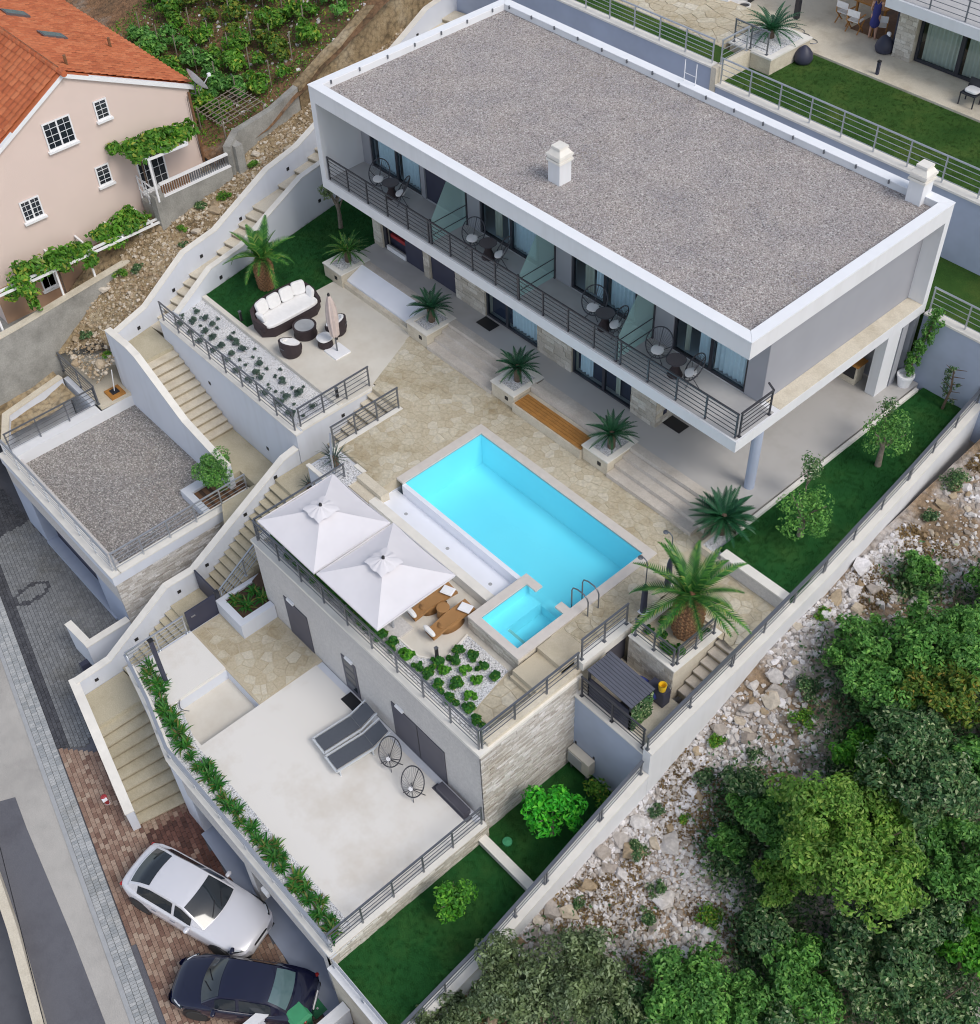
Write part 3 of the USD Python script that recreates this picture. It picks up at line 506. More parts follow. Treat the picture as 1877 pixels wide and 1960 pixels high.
lawn_left = Polygon([(-1.66, -4.78), (1.05, -4.78), (1.05, -.95), (.95, .6), (.95, 8.9), (-4.3, 8.9), (-2.93, 1.7)])
struct('garden_lawn', extrude(lawn_left, -.5, .012), 'lawn')
# kerb and planting strip
t = thing('planting_strip', 'raised bed of white gravel with rows of small grey shrubs below the sofa terrace', 'flower bed', (2.5, -5.8, -.15))
part(t, 'kerb', bx(-1.65, -4.98, -.6, 6.8, -4.80, .03), 'pale_concrete'); part(t, 'gravel', bx(-1.9, -6.6, -.6, 6.7, -4.98, -.13), 'white_gravel')
# villa terrace
terrace = sbox(.95, .45, 19.95, 9.15)
struct('villa_terrace', extrude(terrace, -.5, .6), 'terrace_concrete')
struct('terrace_edge', extrude(unary_union([sbox(1.6, .13, 5.5, .45), sbox(6.6, .13, 10.0, .45), sbox(11.2, .13, 14.3, .45), sbox(15.4, .13, 19.9, .45)]), -.3, .604), 'step_stone')

# pool
t = thing('swimming_pool', 'rectangular blue swimming pool with overflow edge and corner spa seat', 'swimming pool', (14.8, -4, 0))
D = 1.35
part(t, 'basin_floor', bx(11.2, -5.65, -D - .2, 18.45, -2.43, -D), 'pool_tile')
part(t, 'spa_floor', bx(16.92, -7.55, -1.1, 18.45, -5.65, -.95), 'pool_tile')
part(t, 'spa_bench', bx(16.92, -7.55, -.94, 17.45, -5.7, -.45), 'pool_tile'); part(t, 'spa_bench', bx(17.46, -7.55, -.94, 18.45, -7.1, -.42), 'pool_tile')
part(t, 'spa_step', bx(17.45, -5.66, -.95, 18.1, -5.3, -.6), 'pool_tile')
for b in [(11.0, -2.43, 18.65, -2.23), (18.45, -7.55, 18.65, -2.43), (11.0, -5.65, 11.2, -2.43), (16.72, -7.75, 18.65, -7.55), (16.72, -7.55, 16.92, -5.65)]:
    part(t, 'basin_wall', bx(b[0], b[1], -1.6, b[2], b[3], -.02), 'pool_tile')
part(t, 'overflow_wall', bx(11.2, -5.80, -1.6, 16.72, -5.652, -.035), 'trough_white')
part(t, 'drain', lathe([(.07, 0), (.07, .012), (.02, .014)], 12, (17.95, -6.9, -.95)), 'kerb_stone')
wv, wf = sheet(np.linspace(11.2, 18.45, 2), np.linspace(-5.655, -2.43, 2), lambda x, y: -.03 + 0 * x); wv2, wf2 = sheet(np.linspace(16.92, 18.45, 2), np.linspace(-7.55, -5.656, 2), lambda x, y: -.03 + 0 * x)
part(t, 'water_surface', cat([(wv, wf), (wv2, wf2)]), 'water')
cop = unary_union([sbox(10.87, -2.43, 18.75, -2.13), sbox(18.45, -7.8, 18.75, -2.43), sbox(10.87, -5.75, 11.2, -2.43), sbox(16.62, -7.8, 18.45, -7.55), sbox(16.62, -7.55, 16.92, -5.48), sbox(16.92, -5.75, 17.3, -5.48), sbox(18.1, -5.75, 18.45, -5.48)])
part(t, 'coping', extrude(cop, -.04, .035), 'pool_coping')
part(t, 'trough_floor', hexa([(10.87, -6.62, -1.2), (16.62, -6.62, -1.2), (16.62, -5.8, -1.2), (10.87, -5.8, -1.2)], [(10.87, -6.62, -.30), (16.62, -6.62, -.30), (16.62, -5.8, -.46), (10.87, -5.8, -.46)]), 'trough_white')
part(t, 'trough_side', bx(10.78, -6.62, -1.2, 10.869, -5.76, -.02), 'trough_white')
part(t, 'trough_rim', bx(10.87, -6.92, -1.2, 16.62, -6.622, -.19), 'coping_stone')
for x in (12.0, 14.0, 15.95): part(t, 'trough_drain', lathe([(.06, 0), (.06, .012), (.02, .014)], 12, (x, -6.33, -.355)), 'kerb_stone')
rr = np.random.default_rng(11)
part(t, 'spa_cladding', cat([cladding(rr, 16.62, 18.75, -.6, -.05, .09, (.15, .4), 'x', -7.78, .02, -1), cladding(rr, -7.78, -6.95, -.6, -.05, .09, (.15, .4), 'y', 16.64, .02, -1), cladding(rr, -7.78, -5.3, -.6, -.05, .09, (.15, .4), 'y', 18.72, .02, 1)]), 'block_stone', kind='stuff')
part(t, 'spa_body', cat([bx(18.655, -7.75, -1.6, 18.73, -5.05, -.045), bx(16.64, -7.78, -1.6, 18.73, -7.752, -.045), bx(16.64, -7.75, -1.6, 16.715, -6.62, -.045)]), 'cream_stone')
for y in (-5.3, -4.87):
    part(t, 'ladder_rail', tube([(18.98, y, 0), (18.98, y, .62), (18.93, y, .74), (18.8, y, .82), (18.55, y, .82), (18.38, y, .74), (18.33, y, .6), (18.33, y, -.6)], .022, 8), 'steel', True)

# umbrella deck = roof of the lower block
t = thing('pool_house', 'lower block with rendered front, stone end wall and umbrella deck on top', 'building', (14.7, -8.5, -3.95))
part(t, 'wall', bx(9.42, -10.42, -4.6, 20.05, -10.1, -.56), 'grey_plaster', label='long rendered front wall with dark doors')
part(t, 'side_wall', bx(9.42, -10.1, -5.0, 9.7, -6.6, -.56), 'grey_plaster')
part(t, 'stone_wall', bx(19.72, -10.1, -5.0, 20.03, -4.6, -.30), 'cream_stone')
part(t, 'stone_cladding', cladding(rr, -10.42, -6.72, -4.75, -.52, .075, (.14, .42), 'y', 20.05, .035, 1), 'split_stone', kind='stuff')
part(t, 'deck', bx(9.42, -10.4, -.9, 20.0, -6.93, -.57), 'pale_concrete')
part(t, 'back_wall', bx(9.5, -6.93, -1.6, 10.86, -6.6, -.3), 'cream_stone')
for q in [(9.38, -10.47, 20.1, -10.17), (9.38, -10.17, 9.68, -6.7), (19.8, -10.17, 20.1, -6.6)]: part(t, 'coping', bx(q[0], q[1], -.56, q[2], q[3], -.45), 'coping_stone')
part(t, 'coping', bx(19.75, -6.6, -.3, 20.1, -4.62, .03), 'coping_stone')
flg = flags(rng, Polygon([(17.05, -10.1), (19.8, -10.1), (19.8, -8.0), (18.6, -8.0), (18.6, -8.02), (18.85, -9.55), (17.8, -10.1)]).intersection(sbox(18.5, -9.6, 19.8, -7.0)), .42, -.575)
for m in flg: part(t, 'flagstone', m, 'flagstone_single')
part(t, 'flag_bed', bx(18.55, -9.6, -.6, 19.8, -7.0, -.562), 'flag_joint')
# dark panels: door, window, double door on the front
for nm, x0, x1, zt in (('shutter_door', 10.66, 11.9, -2.1), ('window_door', 13.62, 14.32, -2.25), ('double_door', 16.05, 18.45, -2.2)):
    g = group_part(t, nm); part(g, 'panel', bx(x0, -10.445, -3.94, x1, -10.424, zt), 'grey_panel'); part(g, 'lintel', bx(x0 + .25, -10.50, zt + .04, x0 + .6, -10.424, zt + .12), 'metal_flashing')
    if nm == 'double_door': part(g, 'seam', bx(17.22, -10.452, -3.94, 17.25, -10.446, zt), 'black')
    if nm == 'window_door':
        for k in range(4): part(g, 'pane', bx(x0 + .1, -10.452, -3.75 + .36 * k, x1 - .1, -10.446, -3.48 + .36 * k), 'car_glass')
for x in (9.9, 15.2): pass
t2 = thing('deck_rail', 'steel railing along the front edge of the umbrella deck, green shrubs behind it', 'railing', (14.7, -10.3, -.45)); railing(t2, [(9.55, -10.32, -.45), (19.95, -10.32, -.45)], .9, 4, 1.15)
t2 = thing('deck_rail', 'steel railing on the stone end wall beside the flagstone steps', 'railing', (20, -8.5, -.45)); railing(t2, [(19.95, -10.28, -.45), (19.95, -6.62, -.45)], .9, 4, 1.25); railing(t2, [(19.95, -6.55, .03), (19.95, -4.68, .03)], .9, 4, .9)
t2 = thing('deck_rail', 'steel railing at the stair side of the umbrella deck behind the first parasol', 'railing', (9.55, -8.5, -.45)); railing(t2, [(9.55, -10.28, -.45), (9.55, -6.8, -.45)], .9, 4, 1.2)
t = thing('deck_steps', 'three flagstone steps between the spa and the end railing', 'steps', (19.3, -6.5, 0))
for k in range(3): part(t, 'step', bx(18.78, -6.15 - .95 * k - (.95 if k < 2 else .1), -.9, 19.75, -5.3 - (.85 + .95 * (k - 1) if k else 0), -.0 - .185 * (k + (0 if k else 0)) - .012), 'flag_joint')
for k in range(3):
    y1, y0 = (-5.3, -6.15) if k == 0 else (-6.15 - .9 * (k - 1), -6.15 - .9 * k)
    for m in flags(rng, sbox(18.8, y0 + .01, 19.74, y1), .38, -.185 * k - .012, .02): part(t, 'flagstone', m, 'flagstone_single')
t = thing('parasol_steps', 'two low stone steps from the pool deck to the parasols', 'steps', (10.5, -6.8, -.3))
part(t, 'step', bx(9.9, -6.62, -.9, 11.15, -6.3, -.012), 'cream_stone'); part(t, 'step', bx(9.9, -6.95, -.9, 10.86, -6.625, -.2), 'cream_stone'); part(t, 'step', bx(9.9, -7.25, -.9, 10.86, -6.955, -.39), 'cream_stone')
# gravel bed with round shrubs on the deck
t = thing('gravel_bed', 'white gravel bed with round green shrubs beside the spa on the deck', 'flower bed', (17, -9, -.55))
bed = Polygon([(9.8, -10.15), (19.75, -10.15), (19.75, -9.62), (18.85, -9.62), (18.52, -7.98), (16.78, -7.98), (17.0, -9.1), (16.4, -9.52), (9.8, -9.52)])
part(t, 'gravel', extrude(bed, -.565, -.54), 'white_gravel'); part(t, 'edging', ribbon([(9.8, -9.5, -.57, -.51), (16.4, -9.5, -.57, -.51), (17.02, -9.08, -.57, -.51), (16.78, -7.98, -.57, -.51)], .05), 'coping_stone')

# ================================================================ VILLA
VW, VD = 19.46, 9.19
V = thing('villa', 'modern white villa with cantilevered upper storey and grey gravel roof', 'house', (9.7, 4.6, .6))
part(V, 'floor_slab', bx(0, 0, 3.25, VW, VD, 3.65), 'white_render')
part(V, 'roof_slab', bx(0, 0, 6.65, VW, VD, 6.93), 'white_render')
pw = .34
for q in [(0, 0, VW, pw), (0, VD - pw, VW, VD), (0, pw, pw, VD - pw), (VW - pw, pw, VW, VD - pw)]: part(V, 'parapet', bx(q[0], q[1], 6.93, q[2], q[3], 7.22), 'white_render')
o = .02
for q in [[(-o, -o), (VW + o, -o), (VW - pw, pw + o), (pw, pw + o)], [(-o, VD + o), (VW + o, VD + o), (VW - pw, VD - pw - o), (pw, VD - pw - o)], [(-o, -o), (-o, VD + o), (pw, VD - pw - o), (pw, pw + o)], [(VW + o, -o), (VW + o, VD + o), (VW - pw, VD - pw - o), (VW - pw, pw + o)]]:
    q = Polygon(q).buffer(-.004, join_style=2); part(V, 'parapet_flashing', extrude(q, 7.22, 7.25), 'metal_flashing')
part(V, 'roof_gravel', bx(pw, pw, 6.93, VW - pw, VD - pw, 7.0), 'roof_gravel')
for i in range(16): part(V, 'roof_clip', bx(.6 + i * 1.2, VD - pw - .05, 7.14, .645 + i * 1.2, VD - pw, 7.265), 'steel')
for i in range(7): part(V, 'roof_clip', bx(pw, .7 + i * 1.25, 7.14, pw + .05, .745 + i * 1.25, 7.265), 'steel')
part(V, 'end_wall', bx(0, 0, 3.65, .28, VD, 6.65), 'white_render', label='white left end wall of the balcony')
part(V, 'back_wall', bx(.28, VD - .25, 3.65, VW, VD, 6.65), 'white_render')
part(V, 'side_wall', bx(18.68, 1.76, 3.655, 18.92, VD - .25, 6.65), 'lavender_plaster', label='lavender grey recessed right side wall')
part(V, 'side_ledge', bx(18.925, 1.95, 3.65, VW - .01, VD - .26, 3.662), 'cream_stone')
part(V, 'balcony_floor', bx(.29, .06, 3.65, VW - .06, 1.74, 3.66), 'tile_floor')
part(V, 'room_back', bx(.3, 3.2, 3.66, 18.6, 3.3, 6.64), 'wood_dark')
def pier(x0, x1, m='lavender_plaster', z0=3.66, z1=6.645, y=1.75): part(V, 'wall_pier', bx(x0, y, z0, x1, y + .26, z1), m)
for x0, x1 in ((.285, .76), (3.6, 3.82), (5.84, 6.72), (10.32, 11.1), (14.62, 15.44), (18.27, 18.915)): pier(x0, x1)
def curtain(t, x0, x1, z0, z1, y, m, amp=.035, per=.17):
    n = int((x1 - x0) / .028) + 2; xs = np.linspace(x0, x1, n); ys = y + amp * np.sin(xs / per * 2 * math.pi + .6 * np.sin(xs * 3.1)); top = np.stack([xs, ys, np.full(n, z1)], 1); bot = np.stack([xs, ys + .01 * np.sin(xs * 17), np.full(n, z0)], 1)
    F = [];
    for k in range(n - 1): F += [[k, k + 1, n + k + 1], [k, n + k + 1, n + k]]
    part(t, 'curtain', (np.vstack([bot, top]), np.array(F)), m, True)
def window(t, nm, x0, x1, z0, z1, y, mull, curt, fr=.07, deep=.10):
    """A sliding glass door in the plane y: frame bars, panes and curtains; curt lists (x0, x1, material)."""
    g = group_part(t, nm); xs = [x0] + list(mull) + [x1]
    for a, b, c, d in [(x0, x1, z0, z0 + fr), (x0, x1, z1 - fr, z1)]: part(g, 'frame', bx(a, y, c, b, y + deep, d), 'dark_frame')
    for k, x in enumerate(xs):
        w = fr if k in (0, len(xs) - 1) else fr * 1.6; a = x if k == 0 else x - w if k == len(xs) - 1 else x - w / 2; part(g, 'frame', bx(a, y - .004, z0 + fr, a + w, y + deep, z1 - fr), 'dark_frame')
    for a, b in zip(xs[:-1], xs[1:]): part(g, 'pane', (np.array([[a + fr * .8, y + .04, z0 + fr], [b - fr * .8, y + .04, z0 + fr], [b - fr * .8, y + .04, z1 - fr], [a + fr * .8, y + .04, z1 - fr]]), np.array([[0, 1, 2], [0, 2, 3]])), 'window_glass')
    for a, b, m in curt: curtain(g, a, b, z0 + .03, z1 - .05, y + .22, m)
    return g
Z0, Z1 = 3.665, 6.64
window(V, 'sliding_window', .77, 3.59, Z0, Z1, 1.79, [2.22], [(.9, 2.1, 'curtain'), (2.3, 3.5, 'curtain')])
window(V, 'sliding_window', 6.73, 9.52, Z0, Z1, 1.79, [8.22], [(7.25, 7.62, 'curtain_beige'), (7.85, 8.2, 'curtain'), (8.25, 9.45, 'curtain')])
window(V, 'sliding_window', 11.11, 13.9, Z0, Z1, 1.79, [12.55], [(11.5, 11.9, 'curtain_beige'), (11.95, 12.5, 'curtain'), (12.6, 13.8, 'curtain')])
window(V, 'sliding_window', 15.45, 18.26, Z0, Z1, 1.79, [16.9], [(15.75, 15.95, 'curtain_beige'), (16.3, 16.85, 'curtain'), (16.95, 18.2, 'curtain')])
for x0, x1 in ((3.83, 5.83), (9.53, 10.31), (13.91, 14.61)):
    part(V, 'dark_shutter', bx(x0, 1.81, 3.665, x1, 1.9, 6.64), 'dark_panel')
# glass dividers
for x in (6.05, 10.36, 14.66):
    g = group_part(V, 'glass_divider'); y0, y1 = 1.72, .16
    v = np.array([[x, y0, 3.72], [x, y1, 3.72], [x, y1, 4.55], [x, .95, 5.75], [x, y0, 5.85]]); v2 = v + [.012, 0, 0]; F = [[0, 1, 2], [0, 2, 3], [0, 3, 4]]; F = F + [[a + 5, c + 5, b + 5] for a, b, c in F] + [q for k in range(5) for q in ([k, k + 5, (k + 1) % 5], [(k + 1) % 5, k + 5, (k + 1) % 5 + 5])]
    part(g, 'pane', (v, np.array([[0, 2, 1], [0, 3, 2], [0, 4, 3]])), 'green_glass')
    part(g, 'post', bx(x - .03, 1.70, 3.66, x + .04, 1.755, 6.0), 'dark_steel'); part(g, 'post', bx(x - .03, .10, 3.66, x + .04, .16, 4.62), 'dark_steel')
    for z in (4.0, 4.45): part(g, 'rail', bar((x + .03, .2, z), (x + .03, 1.7, z + .02), .02), 'dark_steel')
g = group_part(V, 'balcony_railing'); railing(g, [(.33, .11, 3.66), (19.36, .11, 3.66)], .9, 5, 1.1, 'dark_steel'); railing(g, [(19.36, .2, 3.66), (19.36, 1.6, 3.66)], .9, 5, 1.4, 'dark_steel')
part(g, 'handrail', bar((19.36, 1.6, 4.56), (19.05, 1.75, 4.56), .05, .04), 'dark_steel')
# ground floor
part(V, 'ground_wall', bx(.9, 1.72, .6, 15.38, 1.9, 3.25), 'dark_panel'); part(V, 'ground_side', bx(.9, 1.36, .55, 1.1, 9.1, 3.25), 'cream_stone'); part(V, 'ground_end', bx(15.1, 1.36, .55, 15.35, 9.1, 3.25), 'cream_stone'); part(V, 'ground_back', bx(1.1, 8.9, .55, 19.4, 9.1, 3.25), 'lavender_plaster')
for x0, x1 in ((.9, 1.41), (3.88, 4.22), (5.67, 7.25), (9.93, 11.57), (14.29, 15.38)):
    part(V, 'stone_pier', bx(x0, 1.38, .55, x1, 1.72, 3.25), 'cream_stone'); part(V, 'stone_cladding', cladding(rr, x0, x1, .6, 3.24, .16, (.2, .5), 'x', 1.37, .03, -1), 'block_stone', kind='stuff')
part(V, 'stone_cladding', cladding(rr, 1.38, 3.4, .6, 3.24, .16, (.2, .5), 'y', 15.36, .03, 1), 'block_stone', kind='stuff')
g = group_part(V, 'roller_shutter'); part(g, 'panel', bx(1.42, 1.46, 1.62, 2.72, 1.52, 3.24), 'dark_panel'); part(g, 'panel', bx(2.73, 1.44, .62, 3.87, 1.52, 3.24), 'dark_panel'); part(g, 'sill', bx(1.6, 1.40, .62, 2.72, 1.5, .80), 'white_paint'); part(g, 'frame', bx(1.42, 1.44, .62, 1.6, 1.52, 1.61), 'dark_frame'); part(g, 'inner_shelf', bx(1.65, 1.6, 1.1, 2.7, 1.7, 1.25), 'red_paint')
part(V, 'front_door', bx(4.23, 1.44, .62, 5.66, 1.52, 3.24), 'dark_panel')
window(V, 'ground_window', 7.26, 9.92, .62, 3.2, 1.42, [8.32], [(8.4, 9.85, 'curtain')])
window(V, 'ground_window', 11.58, 14.28, .62, 3.2, 1.42, [13.0], [(11.75, 12.3, 'curtain'), (13.4, 13.6, 'curtain_beige')])
part(V, 'round_column', lathe([(.16, .6), (.16, 3.25)], 24, (19.15, 1.5, 0)), 'blue_plaster', True)
part(V, 'pillar', bx(18.98, 7.55, .6, 19.34, 8.25, 3.25), 'white_render'); part(V, 'pillar_wall', bx(17.9, 8.3, .6, 19.36, 8.6, 3.25), 'lavender_plaster')
for nm, cx, cy in (('near', 10.14, 2.14), ('far', 18.43, 8.86)):
    g = group_part(V, 'chimney', 'white rendered chimney in the middle of the roof' if nm == 'near' else 'white rendered chimney at the back right corner')
    part(g, 'stack', bx(cx - .25, cy - .25, 7.0, cx + .25, cy + .25, 7.72), 'white_render')
    for z, w in ((7.73, .30), (7.82, .27), (7.9, .30)): part(g, 'band', bx(cx - w, cy - w, z, cx + w, cy + w, z + .075), 'coping_stone')
    part(g, 'cap', hexa([(cx + a * .28, cy + b * .28, 7.98) for a, b in ((-1, -1), (1, -1), (1, 1), (-1, 1))], [(cx + a * .17, cy + b * .17, 8.14) for a, b in ((-1, -1), (1, -1), (1, 1), (-1, 1))]), 'coping_stone')
    part(g, 'top_slab', bx(cx - .19, cy - .19, 8.15, cx + .19, cy + .19, 8.22), 'coping_stone')
part(V, 'antenna', cat([tube([(9.0, 9.1, 7.2), (9.0, 9.1, 8.0)], .015, 6), tube([(9.5, 9.1, 7.2), (9.5, 9.1, 8.0)], .015, 6), bar((9.0, 9.1, 7.55), (9.5, 9.1, 7.55), .015)]), 'white_paint')

# front edge of the villa terrace: planters, ramp, steps, bench
pl = []
for k, x in enumerate((1.1, 6.05, 10.55, 14.88)):
    w = .55
    p = thing('stone_planter', ['stone planter cube at the lawn end of the white ramp', 'stone planter cube between white ramp and first steps', 'stone planter cube left of the wooden bench', 'stone planter cube right of the wooden bench'][k], 'planter', (x, -.15, 0), group='planters along the villa terrace')
    x0, x1, y0, y1 = x - w, x + w, -.85, .5
    for q in [(x0, y0, x1, y0 + .16), (x0, y1 - .16, x1, y1), (x0, y0 + .16, x0 + .16, y1 - .16), (x1 - .16, y0 + .16, x1, y1 - .16)]: part(p, 'wall', bx(q[0], q[1], -.2, q[2], q[3], .56), 'cream_stone')
    for q in [(x0 - .03, y0 - .03, x1 + .03, y0 + .17), (x0 - .03, y1 - .17, x1 + .03, y1 + .03), (x0 - .03, y0 + .17, x0 + .17, y1 - .17), (x1 - .17, y0 + .17, x1 + .03, y1 - .17)]: part(p, 'rim', bx(q[0], q[1], .56, q[2], q[3], .61), 'coping_stone')
    part(p, 'gravel', bx(x0 + .1, y0 + .1, .2, x1 - .1, y1 - .1, .53), 'white_gravel'); part(p, 'wall_light', bx(x + .12, y0 - .02, .22, x + .26, y0 - .002, .36), 'black')
t = thing('white_ramp', 'smooth white ramp between two stone planters below the dark door', 'ramp', (3.5, -.4, 0))
part(t, 'slope', hexa([(1.66, -.62, -.1), (5.49, -.62, -.1), (5.49, .13, -.1), (1.66, .13, -.1)], [(1.66, -.62, .27), (5.49, -.62, .27), (5.49, .13, .59), (1.66, .13, .59)]), 'trough_white'); part(t, 'kerb', bx(1.66, -.80, -.1, 5.49, -.63, .2), 'cream_stone')
for x0, x1, lb in ((6.62, 9.99, 'first wide stone steps left of the wooden bench'), (15.44, 19.4, 'second wide stone steps beside the round column')):
    t = thing('garden_steps', 'long ' + lb, 'steps', ((x0 + x1) / 2, -.3, 0))
    for k in range(3): part(t, 'step', bx(x0, -.9 + .36 * k, -.1, x1 - .22 * (2 - k) * (x1 > 19), .12, .15 * (k + 1)), 'step_stone')
t = thing('wooden_bench', 'long orange brown slatted bench built between two planters', 'bench', (12.7, -.5, 0))
part(t, 'base', bx(11.12, -.95, -.1, 14.31, .12, .36), 'cream_stone'); part(t, 'back', bx(11.12, -.1, .37, 14.31, .125, .62), 'step_stone')
for k in range(5): part(t, 'slat', bx(11.2, -.9 + k * .125, .37, 14.28, -.9 + k * .125 + .11, .42), 'wood_orange')
for x, y, lb in ((7.65, 1.25, 'dark door mat before the left ground floor window'), (15.75, 2.1, 'dark door mat at the covered corner terrace')): solo('door_mat', lb, 'door mat', bx(-.36, -.24, 0, .36, .24, .015), 'black', loc=(x, y - .15, .605))
# planter at the right end and garden wall
t = thing('corner_planter', 'low white planter with the large cycad at the garden corner', 'planter', (19.95, -.6, 0))
part(t, 'wall', bx(19.5, -1.2, -.3, 20.35, -.1, .30), 'cream_stone'); part(t, 'wall', bx(20.02, -.1, -.3, 20.14, 8.9, .615), 'coping_stone'); part(t, 'gravel', bx(19.6, -1.1, .25, 20.2, -.2, .315), 'white_gravel')
t = thing('garden_wall', 'low white topped wall between right lawn and palm terrace', 'wall', (21.3, -1.1, 0)); part(t, 'wall', bx(20.36, -1.2, -.3, 22.7, -.95, .52), 'grey_plaster'); part(t, 'coping', bx(20.33, -1.23, .52, 22.7, -.92, .57), 'coping_stone')
struct('side_lawn', extrude([(20.14, -.95), (22.75, -.95), (22.35, 4), (21.95, 9.2), (20.14, 9.2)], -.3, .5), 'lawn')
struct('palm_terrace', extrude(sbox(19.95, -4.72, 22.7, -1.0).difference(sbox(21.97, -5, 23, -2.94)), -1.5, -.006), 'flag_joint')
t = thing('palm_paving', 'flagstone paving around the big palm planter', 'paving', (21, -2, 0)); stage.GetPrimAtPath(t.path).SetCustomDataByKey('kind', 'structure')
for m in flags(rng, unary_union([sbox(20.0, -2.9, 22.65, -1.22), sbox(21.95, -3.2, 22.65, -2.9)]), .36, -.025): part(t, 'flagstone', m, 'flagstone_single')
# right boundary wall, upper and lower
RW = [(22.85, -6.9, -6.5, -.92), (22.86, -3.5, -5, -.25), (22.82, .46, -4, .45), (22.45, 5.0, -3.5, .75), (22.05, 9.2, -3, 1.0), (21.7, 13.0, -2, 1.3), (21.2, 18.0, -2, 1.9)]
t = thing('boundary_wall', 'long white boundary wall between the gardens and the rocky slope', 'wall', (22.9, -.5, -.5))
part(t, 'wall', ribbon(RW, .26), 'white_render'); part(t, 'coping', ribbon([(a, b, d, d + .05) for a, b, c_, d in RW], .34), 'coping_stone')
part(t, 'wall', ribbon([(22.85, -6.92, -6.5, -1.95), (22.87, -8.6, -6.8, -2.5), (22.9, -10.7, -7, -3.25), (22.95, -13, -7.2, -3.95), (23.0, -20, -9, -5.3)], .26), 'white_render')
part(t, 'coping', ribbon([(22.85, -6.92, -1.95, -1.90), (22.87, -8.6, -2.5, -2.45), (22.9, -10.7, -3.25, -3.2), (22.95, -13, -3.95, -3.9), (23.0, -20, -5.3, -5.25)], .34), 'coping_stone')
part(t, 'end_face', bx(22.72, -6.91, -6, 22.98, -6.6, -.93), 'white_render')
t = thing('boundary_rail', 'long steel railing on the upper boundary wall above the rocky slope', 'railing', (22.8, 0, .3))
railing(t, [(a - .03, b, d + .05) for a, b, c_, d in RW[:6]], .62, 3, 1.45, 'steel', wide=.09)
t = thing('boundary_rail', 'steel railing on the lower boundary wall beside the orange trees', 'railing', (22.8, -12, -4))
railing(t, [(22.82, -7.0, -1.9), (22.84, -8.6, -2.45), (22.87, -10.7, -3.2), (22.92, -13, -3.9), (22.97, -18.5, -5.0)], .62, 3, 1.5, 'steel', wide=.09)
# palm planter, side stairs, equipment terrace
t = thing('palm_planter', 'raised stone planter of white gravel with the big palm', 'planter', (21.2, -3.9, 0))
for q in [(20.3, -4.95, 21.97, -4.72), (21.74, -4.72, 21.97, -3.0), (20.3, -4.72, 20.42, -3.0), (20.42, -3.05, 21.74, -2.95)]: part(t, 'wall', bx(q[0], q[1], -1.4 if q[1] < -4 or q[0] > 21 else -.3, q[2], q[3], .0 if q[1] < -4.8 or q[0] > 21.5 else .1), 'cream_stone')
part(t, 'coping', bx(20.27, -4.99, .0, 22.01, -4.70, .045), 'coping_stone'); part(t, 'coping', bx(21.72, -4.70, .0, 22.01, -3.0, .045), 'coping_stone'); part(t, 'gravel', bx(20.42, -4.72, -.4, 21.74, -3.05, -.01), 'white_gravel')
part(t, 'stone_cladding', cladding(rr, 20.3, 21.97, -1.25, -.02, .15, (.2, .45), 'x', -4.96, .03, -1), 'block_stone', kind='stuff')
t2 = thing('palm_rail', 'corner steel railing around the palm planter', 'railing', (21.2, -4.8, .05)); railing(t2, [(20.36, -4.84, .045), (21.85, -4.84, .045)], .72, 4, .8); railing(t2, [(21.86, -4.76, .045), (21.86, -3.15, .045)], .72, 4, .75)
t = thing('side_stairs', 'narrow stone stairs beside the palm planter down to the equipment terrace', 'stairs', (22.3, -4, -.6))
steps(t, 7, (22.0, -2.95, 0), (22.0, -4.98, -1.25), (.71, 0, 0), 'step_stone', solid_to=-1.4)
struct('equipment_terrace', bx(20.05, -6.6, -1.7, 22.72, -4.95, -1.25), 'cream_stone')
t = thing('terrace_wall', 'blue grey wall below the shed terrace behind the air conditioner', 'wall', (21.4, -6.75, -3)); part(t, 'wall', bx(20.06, -6.86, -6, 22.72, -6.6, -1.24), 'blue_plaster'); part(t, 'coping', bx(20.06, -6.9, -1.24, 22.72, -6.58, -1.18), 'coping_stone')
t2 = thing('shed_rail', 'steel railing in front of the dark shed roof', 'railing', (21.4, -6.75, -1.18)); railing(t2, [(20.2, -6.76, -1.18), (22.62, -6.76, -1.18)], .9, 5, 1.3, 'dark_steel')
t = thing('garden_shed', 'small shed with dark ribbed sheet roof and green mesh side', 'shed', (21.2, -6, -1.25))
for k in range(9):
    x0 = 20.33 + k * .19; part(t, 'roof_sheet', hexa([(20.31, -6.66 + k * .105, .02), (21.98, -6.66 + k * .105, -.06), (21.98, -6.66 + k * .105 + .1, -.06), (20.31, -6.66 + k * .105 + .1, .02)], [(20.31, -6.66 + k * .105, .05), (21.98, -6.66 + k * .105, -.03), (21.98, -6.66 + k * .105 + .092, -.03), (20.31, -6.66 + k * .105 + .092, .05)]), 'roof_sheet')
for x, y in ((20.36, -6.6), (21.92, -6.6), (20.36, -5.8), (21.92, -5.8)): part(t, 'post', bx(x - .03, y - .03, -1.25, x + .03, y + .03, -.05), 'dark_steel')
part(t, 'back_panel', bx(20.34, -6.63, -1.2, 21.95, -6.6, -.3), 'dark_panel')
q = rng.uniform(size=(900, 3)); P = np.stack([np.full(900, 21.95) + rng.uniform(-.03, .06, 900), -6.62 + q[:, 1] * .85, -1.22 + q[:, 2] * 1.1], 1); part(t, 'green_mesh', leaves_at(rng, P, np.tile([1., -.2, .2], (900, 1)) + rng.normal(size=(900, 3)) * .4, .09), 'dark_leaf')
part(t, 'pump', bx(21.3, -6.4, -1.2, 21.8, -5.9, -.8), 'black')
